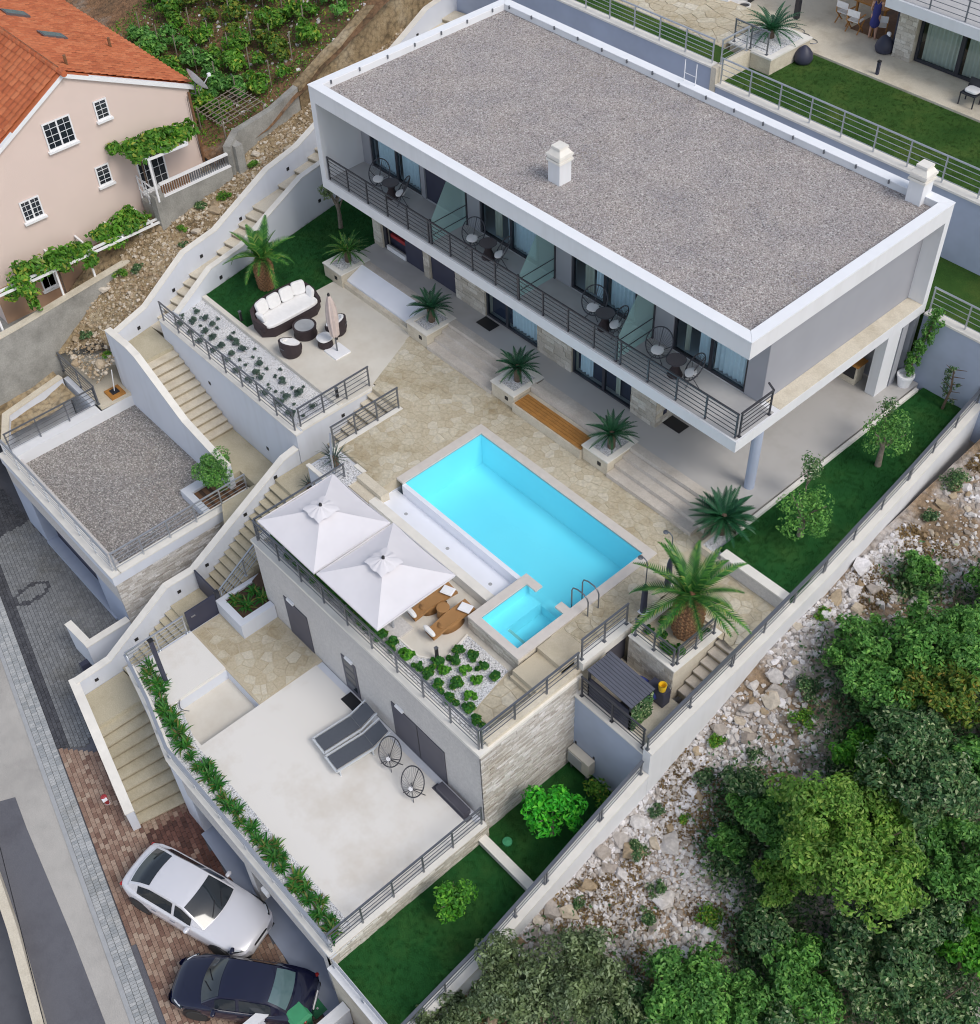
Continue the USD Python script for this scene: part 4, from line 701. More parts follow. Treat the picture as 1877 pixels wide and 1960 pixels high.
solo('service_door', 'dark door under the pool deck behind the shed', 'door', bx(20.055, -5.62, -1.24, 20.075, -4.85, -.38), 'grey_panel', w=True, loc=(20.06, -5.2, -1.24))
solo('folded_tarp', 'crumpled blue and violet cover beside the shed roof', 'cover', pillow(.95, .4, .5, p=2.2), 'blue_cloth', True, loc=(21.35, -5.35, -1.0)); solo('yellow_bucket', 'bright yellow container beside the shed roof', 'bucket', lathe([(.10, 0), (.13, .25), (.10, .26), (.09, .08)], 12), 'yellow_plastic', True, loc=(21.9, -5.3, -.6), rz=.3)
solo('storage_box', 'dark box carrying the yellow container beside the shed', 'box', bx(-.3, -.15, 0, .3, .15, .62), 'dark_panel', loc=(21.75, -5.25, -1.24))
# lower garden
struct('lower_lawn', extrude([(20.05, -16.02), (23.0, -16.02), (22.9, -6.8), (20.0, -6.8)], -5.2, -4.55), 'lawn')
t = thing('lawn_divider', 'low pale wall crossing the lower lawn between the two orange trees', 'wall', (21.3, -10.7, -4.5)); part(t, 'wall', bx(20.1, -10.84, -5.2, 22.8, -10.6, -4.32), 'grey_plaster'); part(t, 'coping', bx(20.1, -10.86, -4.32, 22.8, -10.58, -4.27), 'coping_stone')
t = thing('air_conditioner', 'cream outdoor air conditioning unit on the blue grey wall', 'air conditioner', (20.6, -6.98, -4.3)); part(t, 'casing', bx(20.12, -7.16, -4.28, 20.98, -6.88, -3.62), 'cream_plastic'); part(t, 'grille', bx(20.17, -7.18, -4.22, 20.7, -7.162, -3.7), 'kerb_stone'); part(t, 'fan_ring', lathe([(.2, 0), (.22, 0), (.22, .02), (.2, .02)], 20), 'black', loc=None) if False else None
part(t, 'foot', bx(20.2, -7.12, -4.55, 20.28, -6.9, -4.285), 'steel'); part(t, 'foot', bx(20.82, -7.12, -4.55, 20.9, -6.9, -4.285), 'steel'); part(t, 'bracket', bx(20.14, -6.88, -3.9, 20.2, -6.862, -3.5), 'black'); part(t, 'bracket', bx(20.88, -6.88, -3.9, 20.94, -6.862, -3.5), 'black')
# upper retaining walls right of the villa
t = thing('retaining_wall', 'blue grey retaining wall beside the villa under the middle lawn', 'wall', (21, 9.3, 2)); part(t, 'wall', bx(19.47, 9.2, -.5, 26, 9.45, 3.15), 'blue_plaster'); part(t, 'coping', bx(19.47, 9.17, 3.15, 26, 9.55, 3.22), 'coping_stone')
struct('middle_lawn', bx(17.6, 9.45, 1, 34, 12.2, 3.14), 'dry_lawn'); struct('back_yard', bx(-.5, 9.2, 1, 17.6, 12.2, 3.1), 'terrace_concrete')
t2 = thing('middle_rail', 'steel railing on the retaining wall at the right edge of the villa', 'railing', (21, 9.4, 3.2)); railing(t2, [(19.5, 9.36, 3.22), (26, 9.36, 3.22)], .92, 4, 1.3, 'light_steel')
t = thing('upper_wall', 'long grey blue wall behind the villa under the neighbouring lawn', 'wall', (12, 12.3, 4)); part(t, 'wall', bx(7.95, 12.2, 1, 36, 12.45, 5.5), 'blue_plaster'); part(t, 'coping', bx(7.95, 12.15, 5.5, 36, 12.55, 5.57), 'coping_stone'); part(t, 'wall', bx(-7.0, 12.2, 1, 7.7, 12.45, 6.1), 'blue_plaster'); part(t, 'coping', bx(-7.0, 12.15, 6.1, 7.72, 12.55, 6.17), 'coping_stone'); part(t, 'end_face', bx(7.7, 12.16, 1, 7.94, 14.1, 6.17), 'cream_stone')
struct('upper_lawn', bx(7.95, 12.45, 3, 36, 16.5, 5.52), 'dry_lawn'); struct('upper_left_lawn', bx(-6, 12.45, 3, 7.7, 13.6, 6.13), 'dry_lawn')
struct('upper_terrace', bx(-6, 13.6, 3, 7.69, 24, 5.56), 'cream_stone'); struct('upper_terrace', bx(7.69, 16.5, 3, 36, 30, 5.6), 'cream_stone')
t = thing('upper_paving', 'pale flagstone path behind the upper left lawn', 'paving', (3, 15, 6.1)); stage.GetPrimAtPath(t.path).SetCustomDataByKey('kind', 'structure'); part(t, 'bed', bx(-6, 13.6, 5.5, 6.8, 16.8, 6.10), 'flag_joint')
for m in flags(rng, sbox(-.5, 13.62, 6.8, 16.7), .5, 6.095): part(t, 'flagstone', m, 'flagstone_single')
t2 = thing('upper_rail', 'steel railing along the neighbouring lawn behind the villa roof', 'railing', (14, 12.4, 5.57)); railing(t2, [(8.0, 12.36, 5.57), (24, 12.36, 5.57)], .95, 4, 1.3, 'light_steel')
t2 = thing('upper_rail', 'steel railing of the upper left lawn ending at the cycad planter', 'railing', (2, 12.4, 6.17)); railing(t2, [(-4, 12.36, 6.17), (7.6, 12.36, 6.17)], .9, 5, 1.3, 'light_steel'); railing(t2, [(7.82, 12.5, 6.17), (7.82, 14.0, 6.17)], .9, 4, 1.3, 'light_steel')
t = thing('upper_planter', 'white rimmed stone planter with cycad on the neighbouring lawn', 'planter', (7.9, 15.2, 5.6)); part(t, 'wall', bx(6.95, 14.1, 4.5, 8.85, 16.4, 6.1), 'cream_stone'); part(t, 'gravel', bx(7.15, 14.3, 6.1, 8.65, 16.2, 6.125), 'white_gravel')
for q in [(6.9, 14.05, 8.9, 14.3), (6.9, 16.2, 8.9, 16.45), (6.9, 14.3, 7.15, 16.2), (8.65, 14.3, 8.9, 16.2)]: part(t, 'rim', bx(q[0], q[1], 6.1, q[2], q[3], 6.17), 'coping_stone')
railing(thing('planter_rail', 'short steel railing at the upper cycad planter', 'railing', (7, 14.2, 6.17)), [(7.0, 14.2, 6.17), (8.6, 14.2, 6.17)], .85, 3, .9, 'steel')

# ================================================================ WEST SIDE: stairs, walls, garage
def lights(t, pts, nrm):
    for p in pts:
        p = np.array(p, float); n = np.array(nrm, float); n /= np.linalg.norm(n); s = np.array([-n[1], n[0], 0]) * .065; u = np.array([0, 0, .065])
        part(t, 'wall_light', hexa([tuple(p - s - u - n * .02), tuple(p + s - u - n * .02), tuple(p + s - u + n * .012), tuple(p - s - u + n * .012)], [tuple(p - s + u - n * .02), tuple(p + s + u - n * .02), tuple(p + s + u + n * .012), tuple(p - s + u + n * .012)]), 'black')
def coped(t, path, th, side=0., m='wall_white', over=.0):
    part(t, 'wall', ribbon(path, th, side), m); part(t, 'coping', ribbon([(a, b, d, d + .035) for a, b, c_, d in path], th + .03, side), 'coping_stone')
# sofa terrace retaining wall
t = thing('retaining_wall', 'tall lavender white wall below the sofa terrace with railing and gravel bed on top', 'wall', (2, -6.75, -3))
part(t, 'wall', bx(-1.75, -6.82, -4, 6.86, -6.6, -.14), 'wall_white'); part(t, 'wall', bx(6.6, -6.6, -4, 6.86, -3.45, -.05), 'wall_white'); part(t, 'coping', bx(-1.75, -6.85, -.14, 6.9, -6.57, -.09), 'coping_stone'); part(t, 'coping', bx(6.57, -6.57, -.09, 6.9, -3.45, .0), 'coping_stone')
lights(t, [(1.2, -6.825, -1.35), (4.6, -6.825, -2.3)], (0, -1, 0)); lights(t, [(6.865, -4.9, -.45)], (1, 0, 0))
t2 = thing('terrace_rail', 'long steel railing above the rows of small grey shrubs', 'railing', (2.5, -6.7, -.09)); railing(t2, [(-1.6, -6.72, -.09), (6.72, -6.72, -.09)], .85, 4, 1.05)
t2 = thing('terrace_rail', 'steel railing at the corner between sofa terrace and pool stairs', 'railing', (6.7, -5, -.05)); railing(t2, [(6.74, -6.55, -.06), (6.74, -3.55, 0.0)], .85, 4, 1.0)
# upper west stairs: outer and inner walls
def S(y, off): x = stair_x(y) + off * .98; return x, y + off * .19
OW = [(-8.45, -.42, -4), (-6.75, -.18, -4), (-4.5, .93, -3), (-2.85, 1.0, -2), (.2, 2.05, -1), (1.9, 2.2, -1), (4.5, 3.0, 0), (6.5, 3.2, 0), (8.9, 4.0, 1), (10.3, 4.5, 1), (14, 4.7, 1)]
t = thing('stair_wall', 'white stepped outer wall of the long west garden stairs', 'wall', (-3.4, -3, 0))
coped(t, [(*S(y, -.13), zb, z) for y, z, zb in OW], .24)
d3 = np.array([.98, .19, 0])
lights(t, [(*S(y, .0), z) for y, z in ((-7.3, -.75), (-5.4, -.2), (-3.8, .4), (-1.6, .85), (1.2, 1.6), (9.5, 3.7))], d3)
IW = [(-6.45, -.05, -3), (-4.55, .83, -1), (-2.9, .86, -1), (-1.3, 1.4, -1), (.6, 2.0, -1), (2.4, 2.05, -1), (6, 3.0, 0), (9, 3.9, 0)]
t = thing('stair_wall', 'white inner wall between the west stairs and the palm lawn', 'wall', (-2, -2, 0)); coped(t, [(*S(y, 1.32), zb, z) for y, z, zb in IW], .22)
lights(t, [(*S(y, 1.445), z) for y, z in ((-4.2, .25), (-1.9, .5), (1.3, .6))], d3)
t = thing('west_stairs', 'long pale stone stairs climbing between two white walls along the villa', 'stairs', (-3, -3, 0))
prof = [(-6.8, -1.0), (-4.55, .02), (-3.2, .14), (-.9, 1.05), (.5, 1.2), (2.2, 1.5), (4, 2.2), (6, 2.4), (9, 3.4), (12, 3.9)]
ys = [p[0] for p in prof]; zs = [p[1] for p in prof]; y = -6.8; zz = -1.0
while y < 12:
    z = np.interp(y, ys, zs); y2 = y
    while y2 < 12 and np.interp(y2, ys, zs) < zz + .165: y2 += .02
    if y2 > y + .04:
        c = [S(y, -.02), S(y, 1.24), S(y2 + .02, 1.24), S(y2 + .02, -.02)]
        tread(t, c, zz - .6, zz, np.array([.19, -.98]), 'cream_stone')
    y = y2; zz += .17
# landing and second flight going down beside the sofa terrace wall
t = thing('middle_stairs', 'sandy stone stairs with landing below the sofa terrace wall', 'stairs', (1, -7.5, -2))
part(t, 'landing', hexa([(-3.0, -8.25, -4), (-1.15, -8.25, -4), (-1.15, -6.8, -4), (-2.8, -6.8, -4)], [(-3.0, -8.25, -1.0), (-1.15, -8.25, -1.0), (-1.15, -6.8, -1.0), (-2.8, -6.8, -1.0)]), 'sand_stone')
n = 12
for k in range(1, n): x0 = -1.15 + (k - 1) * .305; tread(t, [(x0, -8.25), (x0 + .34, -8.25), (x0 + .34, -6.83), (x0, -6.83)], -4, -1.0 - k * .163, np.array([1., 0]), 'cream_stone')
struct('sand_landing', extrude([(2.2, -8.25), (2.2, -6.83), (6.61, -6.83), (6.61, -10.1), (5.15, -9.3), (5.15, -7.9), (4.2, -7.9), (4.2, -8.25)], -4, -2.955), 'sand_stone')
t = thing('stair_wall', 'white wall between the middle stairs and the gravel roof of the garage', 'wall', (0, -8.4, -2))
coped(t, [(-3.0, -8.36, -4, -.40), (-1.5, -8.36, -4, -.32), (-.9, -8.36, -4, -.42), (1.75, -8.36, -4, -1.85), (4.35, -8.36, -4, -2.35)], .24)
# deck stairs and lower flights between outer wall and pool house
t = thing('stair_wall', 'white sloping wall running from the sofa terrace corner down to the street', 'wall', (6.7, -11, -3))
PW = [(6.73, -6.84, -4.5, -.78), (6.73, -7.45, -5, -.89), (6.73, -11.6, -6.5, -3.26), (6.73, -12.65, -7, -3.24), (6.73, -15.25, -7.2, -4.86), (6.73, -16.52, -7.2, -4.9)]
coped(t, PW, .25)
part(t, 'wall', ribbon([(6.6, -16.52, -7.2, -4.9), (8.0, -16.82, -7.2, -5.1), (11.45, -17.58, -7.2, -5.98)], .25), 'wall_white'); part(t, 'coping', ribbon([(6.58, -16.515, -4.9, -4.86), (8.0, -16.82, -5.1, -5.06), (11.47, -17.585, -5.98, -5.94)], .30), 'coping_stone')
lights(t, [(6.86, y, z) for y, z in ((-7.9, -1.35), (-9.3, -2.15), (-11.1, -3.3), (-12.3, -3.7), (-14.2, -4.6), (-15.9, -5.25))], (1, 0, 0))
t = thing('pool_stairs', 'stone stairs from the pool deck down along the railing to the yucca', 'stairs', (7.5, -4.7, -.6))
steps(t, 8, (6.87, -3.5, 0), (6.87, -6.0, -1.42), (1.43, 0, 0), 'cream_stone', solid_to=-4.5)
part(t, 'landing', bx(6.87, -7.95, -4.5, 8.3, -5.99, -1.42), 'sand_stone')
t2 = thing('pool_stairs_rail', 'steel railing along the pool deck edge above the short stairs', 'railing', (8.32, -4.6, 0)); railing(t2, [(8.34, -3.55, .01), (8.34, -6.35, .01)], .9, 5, 1.0, 'steel'); railing(t2, [(8.36, -6.4, -.1), (9.2, -7.0, -.1)], .8, 5, .8, 'light_steel')
part(thing('deck_edge', 'pale stone edging of the pool deck beside the short stairs', 'edging', (8.3, -5, 0)), 'edge', bx(8.26, -6.5, -4.5, 8.46, -3.5, .012), 'coping_stone')
t = thing('yucca_planter', 'white planter with spiky yucca at the corner of the parasol deck', 'planter', (9, -6.9, -.3))
part(t, 'wall', bx(8.3, -7.4, -4.5, 9.4, -6.2, -.14), 'wall_white'); part(t, 'gravel', bx(8.4, -7.3, -.2, 9.9, -6.3, -.11), 'white_gravel'); part(t, 'wall', bx(9.4, -6.35, -1, 9.9, -6.2, -.05), 'coping_stone'); part(t, 'rim', bx(8.26, -7.44, -.14, 9.4, -7.3, -.08), 'coping_stone')
t = thing('lower_stairs', 'steep sandy stone stairs beside the pool house down to the dark gate', 'stairs', (7.6, -10, -3))
steps(t, 15, (6.87, -7.95, -1.42), (6.87, -11.6, -4.05), (1.4, 0, 0), 'sand_stone', solid_to=-6)
part(t, 'landing', bx(6.87, -12.75, -7, 8.25, -11.35, -4.07), 'sand_stone')
steps(t, 10, (6.87, -12.75, -4.07), (6.87, -15.2, -5.6), (1.4, 0, 0), 'sand_stone', solid_to=-7)
part(t, 'landing', extrude([(6.87, -16.45), (8.25, -16.82), (8.32, -14.9), (6.87, -15.0)], -7, -5.6), 'sand_stone')
t = thing('street_stairs', 'wide weathered stone stairs from the street to the landing', 'stairs', (10, -16.4, -6.4))
a, b = np.array([8.2, -16.80]), np.array([11.72, -17.55]); c_, d_ = np.array([8.2, -15.0]), np.array([12.12, -15.9]); N = 10
for k in range(N):
    p, q, r_, s_ = a + (b - a) * k / N, a + (b - a) * (k + 1.06) / N, c_ + (d_ - c_) * (k + 1.06) / N, c_ + (d_ - c_) * k / N; z = -5.6 - (k + 1) * .145
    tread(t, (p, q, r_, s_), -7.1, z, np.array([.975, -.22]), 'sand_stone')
t2 = thing('stairs_rail', 'slim steel hand railing between lower stairs and the white terrace', 'railing', (8.35, -14, -3.9)); railing(t2, [(8.36, -12.95, -3.92), (8.36, -15.1, -3.92)], .85, 4, 1.1, 'light_steel')
t2 = thing('stairs_rail', 'light handrail along the steep stairs beside the small planting bed', 'railing', (8.3, -10.5, -3)); railing(t2, [(8.28, -9.4, -2.5), (8.28, -11.5, -3.85)], .8, 4, 1.0, 'light_steel')
t = thing('garden_gate', 'dark metal gate at the landing of the lower stairs', 'gate', (8.2, -12, -4)); part(t, 'leaf', bx(8.28, -12.85, -4.05, 8.34, -11.72, -3.05), 'dark_panel'); part(t, 'leaf', hexa([(6.92, -11.62, -4.05), (8.25, -11.62, -4.05), (8.25, -11.57, -4.05), (6.92, -11.57, -4.05)], [(6.92, -11.62, -3.1), (8.25, -11.62, -3.1), (8.25, -11.57, -3.1), (6.92, -11.57, -3.1)]), 'dark_panel'); part(t, 'hinge_post', bx(8.26, -11.7, -4.05, 8.36, -11.55, -2.95), 'dark_frame'); part(t, 'handle', bx(8.35, -12.7, -3.35, 8.39, -12.55, -3.32), 'alloy')
t = thing('small_planter', 'white walled planting bed with dark grass between stairs and pool house', 'planter', (9, -11, -3.5))
part(t, 'wall', bx(8.36, -11.75, -4.2, 9.85, -11.5, -3.3), 'wall_white'); part(t, 'wall', bx(9.6, -11.5, -4.2, 9.85, -10.44, -3.3), 'wall_white'); part(t, 'wall', bx(8.32, -11.5, -4.2, 8.5, -8.6, -3.35), 'wall_white'); part(t, 'soil', bx(8.5, -11.5, -4.2, 9.6, -10.4, -3.42), 'soil'); part(t, 'soil', hexa([(8.5, -10.4, -4.2), (9.4, -10.4, -4.2), (9.4, -7.45, -4.2), (8.5, -7.45, -4.2)], [(8.5, -10.4, -3.3), (9.4, -10.4, -3.3), (9.4, -7.45, -1.7), (8.5, -7.45, -1.7)]), 'soil')
# ------------------------------------------------ lower terrace over the street garages
outer = [(8.25, -15.2), (10.2, -15.58), (11.2, -15.85), (12.1, -16.08), (20.25, -16.12)]
t = thing('lower_garages', 'lower garage block with the big white terrace as its roof', 'building', (15, -13.5, -7))
top = Polygon(outer + [(20.25, -10.42), (8.25, -10.42)]); pit = sbox(10.45, -15.0, 12.3, -12.88)
part(t, 'body', extrude(top.buffer(-.02).difference(Polygon([(13.0, -16.3), (20.0, -16.3), (20.0, -14.9), (13.0, -14.9)])).difference(pit), -7.1, -3.99), 'wall_white')
part(t, 'fascia', bx(12.9, -16.1, -4.85, 20.22, -14.9, -3.99), 'grey_plaster'); part(t, 'pier', bx(15.85, -16.08, -7.1, 16.2, -15.4, -4.85), 'grey_plaster'); part(t, 'pier', bx(19.75, -16.1, -7.1, 20.22, -14.9, -4.85), 'grey_plaster')
for x0, x1 in ((13.02, 15.84), (16.21, 19.74)):
    g = group_part(t, 'garage_door')
    for k in range(4): part(g, 'panel', bx(x0, -15.06, -7 + k * .53, x1, -15.0, -7 + k * .53 + .515), 'dark_panel')
part(t, 'floor', extrude(Polygon([(8.25, -10.42)] + outer + [(20.25, -10.42)]).buffer(-.25).difference(sbox(8, -13.0, 12.3, -10)).difference(pit).difference(sbox(8, -15.5, 11.8, -15)), -3.99, -3.95), 'white_screed')
part(t, 'raised_slab', bx(8.45, -15.0, -3.99, 10.44, -12.88, -3.86), 'white_screed'); part(t, 'sunken_floor', bx(10.45, -15.0, -4.6, 12.3, -12.88, -4.42), 'pale_concrete')
part(t, 'stone_floor', bx(8.4, -12.87, -3.99, 12.3, -10.43, -3.945), 'flag_joint')
fl = flags(rng, sbox(9.9, -12.8, 12.28, -10.5).union(sbox(8.5, -12.8, 12.28, -11.8)), .36, -3.95, .022, .03)
part(t, 'flagstone', cat(fl), 'flagstone', kind='stuff', label='fine flagstone paving by the first dark door')
for w in [(outer[0], outer[1]), (outer[1], outer[2]), (outer[2], outer[3]), (outer[3], outer[4])]: pass
ow = [(x, y, -4.1, -3.85) for x, y in outer]
part(t, 'edge_wall', ribbon(ow, .22, .11), 'wall_white'); part(t, 'coping', ribbon([(x, y, -3.85, -3.81) for x, y in outer], .27, .11), 'coping_stone'); part(t, 'edge_wall', bx(20.0, -16.1, -4.1, 20.25, -10.5, -3.86), 'coping_stone')
part(t, 'bed_gravel', ribbon([(x, y, -4.0, -3.935) for x, y in outer], .75, .6), 'white_gravel')
part(t, 'end_wall', bx(20.0, -16.1, -7.1, 20.22, -10.42, -4.0), 'cream_stone'); part(t, 'stone_cladding', cladding(rr, -16.12, -10.44, -7.0, -3.88, .09, (.15, .42), 'y', 20.23, .035, 1), 'block_stone', kind='stuff')
part(t, 'wall_lamp', bx(16.9, -16.2, -5.0, 17.2, -16.11, -4.8), 'white_paint'); part(t, 'drain_channel', bx(18.2, -10.85, -3.95, 19.75, -10.62, -3.944), 'grey_panel'); part(t, 'rear_bench', bx(18.35, -10.8, -3.945, 19.6, -10.55, -3.75), 'grey_panel')
t2 = thing('terrace_rail', 'steel and glass railing outside the green hedge of the lower terrace', 'railing', (14, -16, -3.8)); railing(t2, [(x, y + .12, -3.81) for x, y in outer], .55, 3, 1.3, 'light_steel', wide=.1)
t2 = thing('terrace_rail', 'steel railing at the stone end of the lower terrace above the orange tree lawn', 'railing', (20.1, -13, -3.86)); railing(t2, [(20.12, -16.0, -3.86), (20.12, -10.55, -3.86)], .9, 4, 1.1)
t = thing('dark_post', 'single dark square post at the corner of the white terrace', 'post', (9.6, -14.55, -3.86)); part(t, 'shaft', bx(9.54, -14.61, -3.86, 9.66, -14.49, -1.72), 'dark_panel'); part(t, 'foot', bx(9.47, -14.68, -3.86, 9.73, -14.42, -3.845), 'paper_white'); part(t, 'top', bx(9.52, -14.63, -1.72, 9.68, -14.47, -1.69), 'black')
solo('garden_hose', 'short curled grey hose at the edge of the sunken white floor', 'hose', tube([(10.5 + .07 * k, -14.6 - .16 * math.sin(k * .38), -3.845) for k in range(9)], .014, 6), 'steel')
solo('door_mat', 'dark door mat before the narrow window of the pool house', 'door mat', bx(-.32, -.2, 0, .32, .2, .015), 'black', loc=(14.2, -10.7, -3.948))
# white wall bits at the bottom edge
t = thing('corner_wall', 'cream wall with white coping closing the lower lawn towards the street', 'wall', (21.6, -16.1, -7)); part(t, 'wall', bx(20.24, -16.24, -7.1, 23.0, -16.03, -4.42), 'cream_stone'); part(t, 'coping', bx(20.24, -16.28, -4.42, 23.0, -16.0, -4.37), 'white_render'); railing(t, [(20.3, -16.1, -4.37), (22.9, -16.1, -4.37)], .35, 1, 1.3, 'light_steel')
t = thing('corner_wall', 'white topped low wall running from the building corner to the street edge', 'wall', (20.75, -17.2, -7)); part(t, 'wall', bx(20.64, -18.6, -7.1, 20.88, -16.26, -6.02), 'wall_white'); part(t, 'coping', bx(20.6, -18.6, -6.02, 20.92, -16.26, -5.97), 'white_render')
t = thing('wall_pier', 'short white wall end at the bottom edge behind the navy car', 'wall', (19.35, -18.1, -7)); part(t, 'wall', bx(19.24, -18.7, -7.1, 19.46, -17.75, -6.05), 'wall_white'); part(t, 'coping', bx(19.21, -18.7, -6.05, 19.49, -17.72, -6.0), 'white_render')
t = thing('green_bin', 'green plastic bin at the bottom edge between two low white walls', 'bin', (20.0, -17.4, -7)); part(t, 'body', hexa([(19.75, -17.6, -7), (20.2, -17.6, -7), (20.2, -17.15, -7), (19.75, -17.15, -7)], [(19.7, -17.66, -6.15), (20.25, -17.66, -6.15), (20.25, -17.1, -6.15), (19.7, -17.1, -6.15)]), 'green_plastic'); part(t, 'lid', hexa([(19.68, -17.68, -6.14), (20.27, -17.68, -6.14), (20.27, -17.08, -6.14), (19.68, -17.08, -6.14)], [(19.74, -17.6, -6.05), (20.2, -17.6, -6.05), (20.2, -17.15, -6.05), (19.74, -17.15, -6.05)]), 'green_plastic')
# ------------------------------------------------ garage with gravel roof
t = thing('gravel_roof_garage', 'left garage with gravel roof, white parapet and stone side wall', 'garage', (1.2, -11, -7))
part(t, 'body', bx(-2.9, -13.2, -7.1, 5.08, -8.5, -3.75), 'cream_stone')
part(t, 'front_wall', bx(-3.1, -13.7, -4.75, 5.08, -13.2, -3.4), 'grey_plaster'); part(t, 'front_pier', bx(3.2, -13.7, -7.1, 5.08, -13.2, -4.75), 'blue_plaster'); part(t, 'front_pier', bx(-3.1, -13.7, -7.1, -1.6, -13.2, -4.75), 'blue_plaster')
for k in range(4): part(t, 'garage_door', bx(-1.58, -13.28, -7 + k * .56, 3.18, -13.22, -7 + k * .56 + .545), 'dark_panel')
part(t, 'door_sill', bx(-1.6, -13.75, -7.1, 3.6, -13.3, -6.9), 'blue_plaster')
for q in [(-3.1, -13.75, 5.12, -13.4), (4.78, -13.4, 5.12, -8.0)]: part(t, 'parapet', bx(q[0], q[1], -3.75, q[2], q[3], -3.33), 'wall_white'); part(t, 'coping', bx(q[0] - .02, q[1] - .02, -3.33, q[2] + .02, q[3], -3.29), 'coping_stone')
part(t, 'parapet', bx(-2.95, -13.4, -3.75, -2.4, -8.48, -3.2), 'white_render', label='broad white ledge beside the sunken court')
part(t, 'gravel', bx(-2.4, -13.4, -3.76, 4.78, -8.48, -3.69), 'garage_gravel')
part(t, 'stone_cladding', cladding(rr, -13.7, -8.1, -7.0, -3.4, .07, (.14, .4), 'y', 5.09, .03, 1), 'split_stone', kind='stuff'); part(t, 'stone_wall', bx(4.8, -9.0, -7, 5.1, -7.9, -3.4), 'cream_stone')
t2 = thing('garage_rail', 'steel railing along the street edge of the garage gravel roof', 'railing', (1, -13.55, -3.29)); railing(t2, [(-2.95, -13.56, -3.29), (4.92, -13.56, -3.29)], .85, 4, 1.05, 'light_steel')
t2 = thing('garage_rail', 'steel railing above the stone side of the garage beside the olive bush bed', 'railing', (4.95, -11, -3.29)); railing(t2, [(4.96, -13.5, -3.29), (4.96, -8.1, -3.29)], .85, 4, 1.05, 'light_steel')
t2 = thing('garage_rail', 'steel railing on the broad white ledge of the garage roof', 'railing', (-2.7, -11.5, -3.2)); railing(t2, [(-2.75, -13.4, -3.2), (-2.75, -9.7, -3.2)], .9, 4, 1.1, 'steel')
t = thing('olive_bed', 'white edged bed of reddish soil with an olive bush on the garage roof', 'flower bed', (4.2, -9, -3.5)); part(t, 'soil', bx(3.6, -9.6, -3.75, 4.78, -7.95, -3.4), 'soil'); part(t, 'rim', bx(3.2, -9.85, -3.75, 3.6, -8.5, -3.3), 'wall_white'); part(t, 'rim', bx(3.6, -9.85, -3.75, 4.78, -9.6, -3.3), 'wall_white')
for k in range(5): part(t, 'soil_board', bx(3.62, -9.55 + k * .3, -3.4, 4.75, -9.4 + k * .3, -3.375), 'wood_dark')
# sunken court west of the garage
t = thing('sunken_court', 'white walled sunken court and paved platform west of the garage roof', 'courtyard', (-4, -11, -4)); part(t, 'wall', ribbon([(-3.1, -13.4, -7.1, -3.05), (-4.6, -12.6, -7.1, -3.05), (-4.95, -10.05, -7.1, -2.9)], .22), 'wall_white'); part(t, 'coping', ribbon([(-3.1, -13.4, -3.05, -3.0), (-4.6, -12.6, -3.05, -3.0), (-4.95, -10.05, -2.9, -2.85)], .27), 'cream_stone'); part(t, 'wall', bx(-5.0, -9.95, -7.1, -2.9, -9.75, -3.06), 'wall_white')
part(t, 'platform', extrude([(-5.9, -9.7), (-2.45, -9.75), (-2.4, -8.48), (-3.2, -8.3), (-4.6, -8.0), (-5.9, -8.6)], -4.5, -3.04), 'cream_stone'); part(t, 'floor', bx(-5.0, -13.2, -7.1, -2.9, -9.9, -6.5), 'terrace_concrete'); part(t, 'platform_kerb', ribbon([(-5.9, -9.8, -3.4, -2.95), (-5.2, -8.5, -3.4, -2.75), (-4.2, -7.95, -3.4, -2.4)], .2), 'pale_concrete'); part(t, 'platform_face', bx(-2.9, -9.8, -3.75, -2.42, -8.45, -3.2), 'white_render')
t2 = thing('court_rail', 'dark steel railing on the platform above the sunken court', 'railing', (-4, -9.8, -3.04)); railing(t2, [(-2.6, -9.72, -3.04), (-5.4, -9.72, -3.04)], .9, 4, 1.4, 'steel')
t = thing('parasol_stand', 'bare pole standing in a brown wooden base on the paved platform', 'parasol stand', (-2.75, -8.95, -3.04)); part(t, 'base', bx(-3.05, -9.25, -3.04, -2.45, -8.65, -2.94), 'wood_orange'); part(t, 'pole', tube([(-2.75, -8.95, -2.94), (-2.68, -8.82, -1.9)], .02, 8), 'white_paint'); part(t, 'bracket', bx(-2.9, -9.1, -2.94, -2.6, -8.8, -2.9), 'dark_frame')
# low wall at the garage corner by the street
t = thing('corner_wall', 'low white angled wall between the two parking areas', 'wall', (4.8, -14.8, -6.5)); part(t, 'wall', bx(4.9, -15.4, -7.1, 5.12, -13.72, -5.65), 'wall_white'); part(t, 'wall', ribbon([(5.01, -15.29, -7.1, -5.65), (3.7, -15.35, -7.1, -5.65)], .22), 'wall_white') ; part(t, 'coping', bx(4.87, -15.42, -5.65, 5.15, -13.72, -5.61), 'coping_stone'); part(t, 'coping', ribbon([(4.86, -15.29, -5.65, -5.61), (3.68, -15.35, -5.65, -5.61)], .27), 'coping_stone')
part(t, 'meter_post', bx(5.3, -15.9, -7, 5.5, -15.6, -5.9), 'dark_panel')

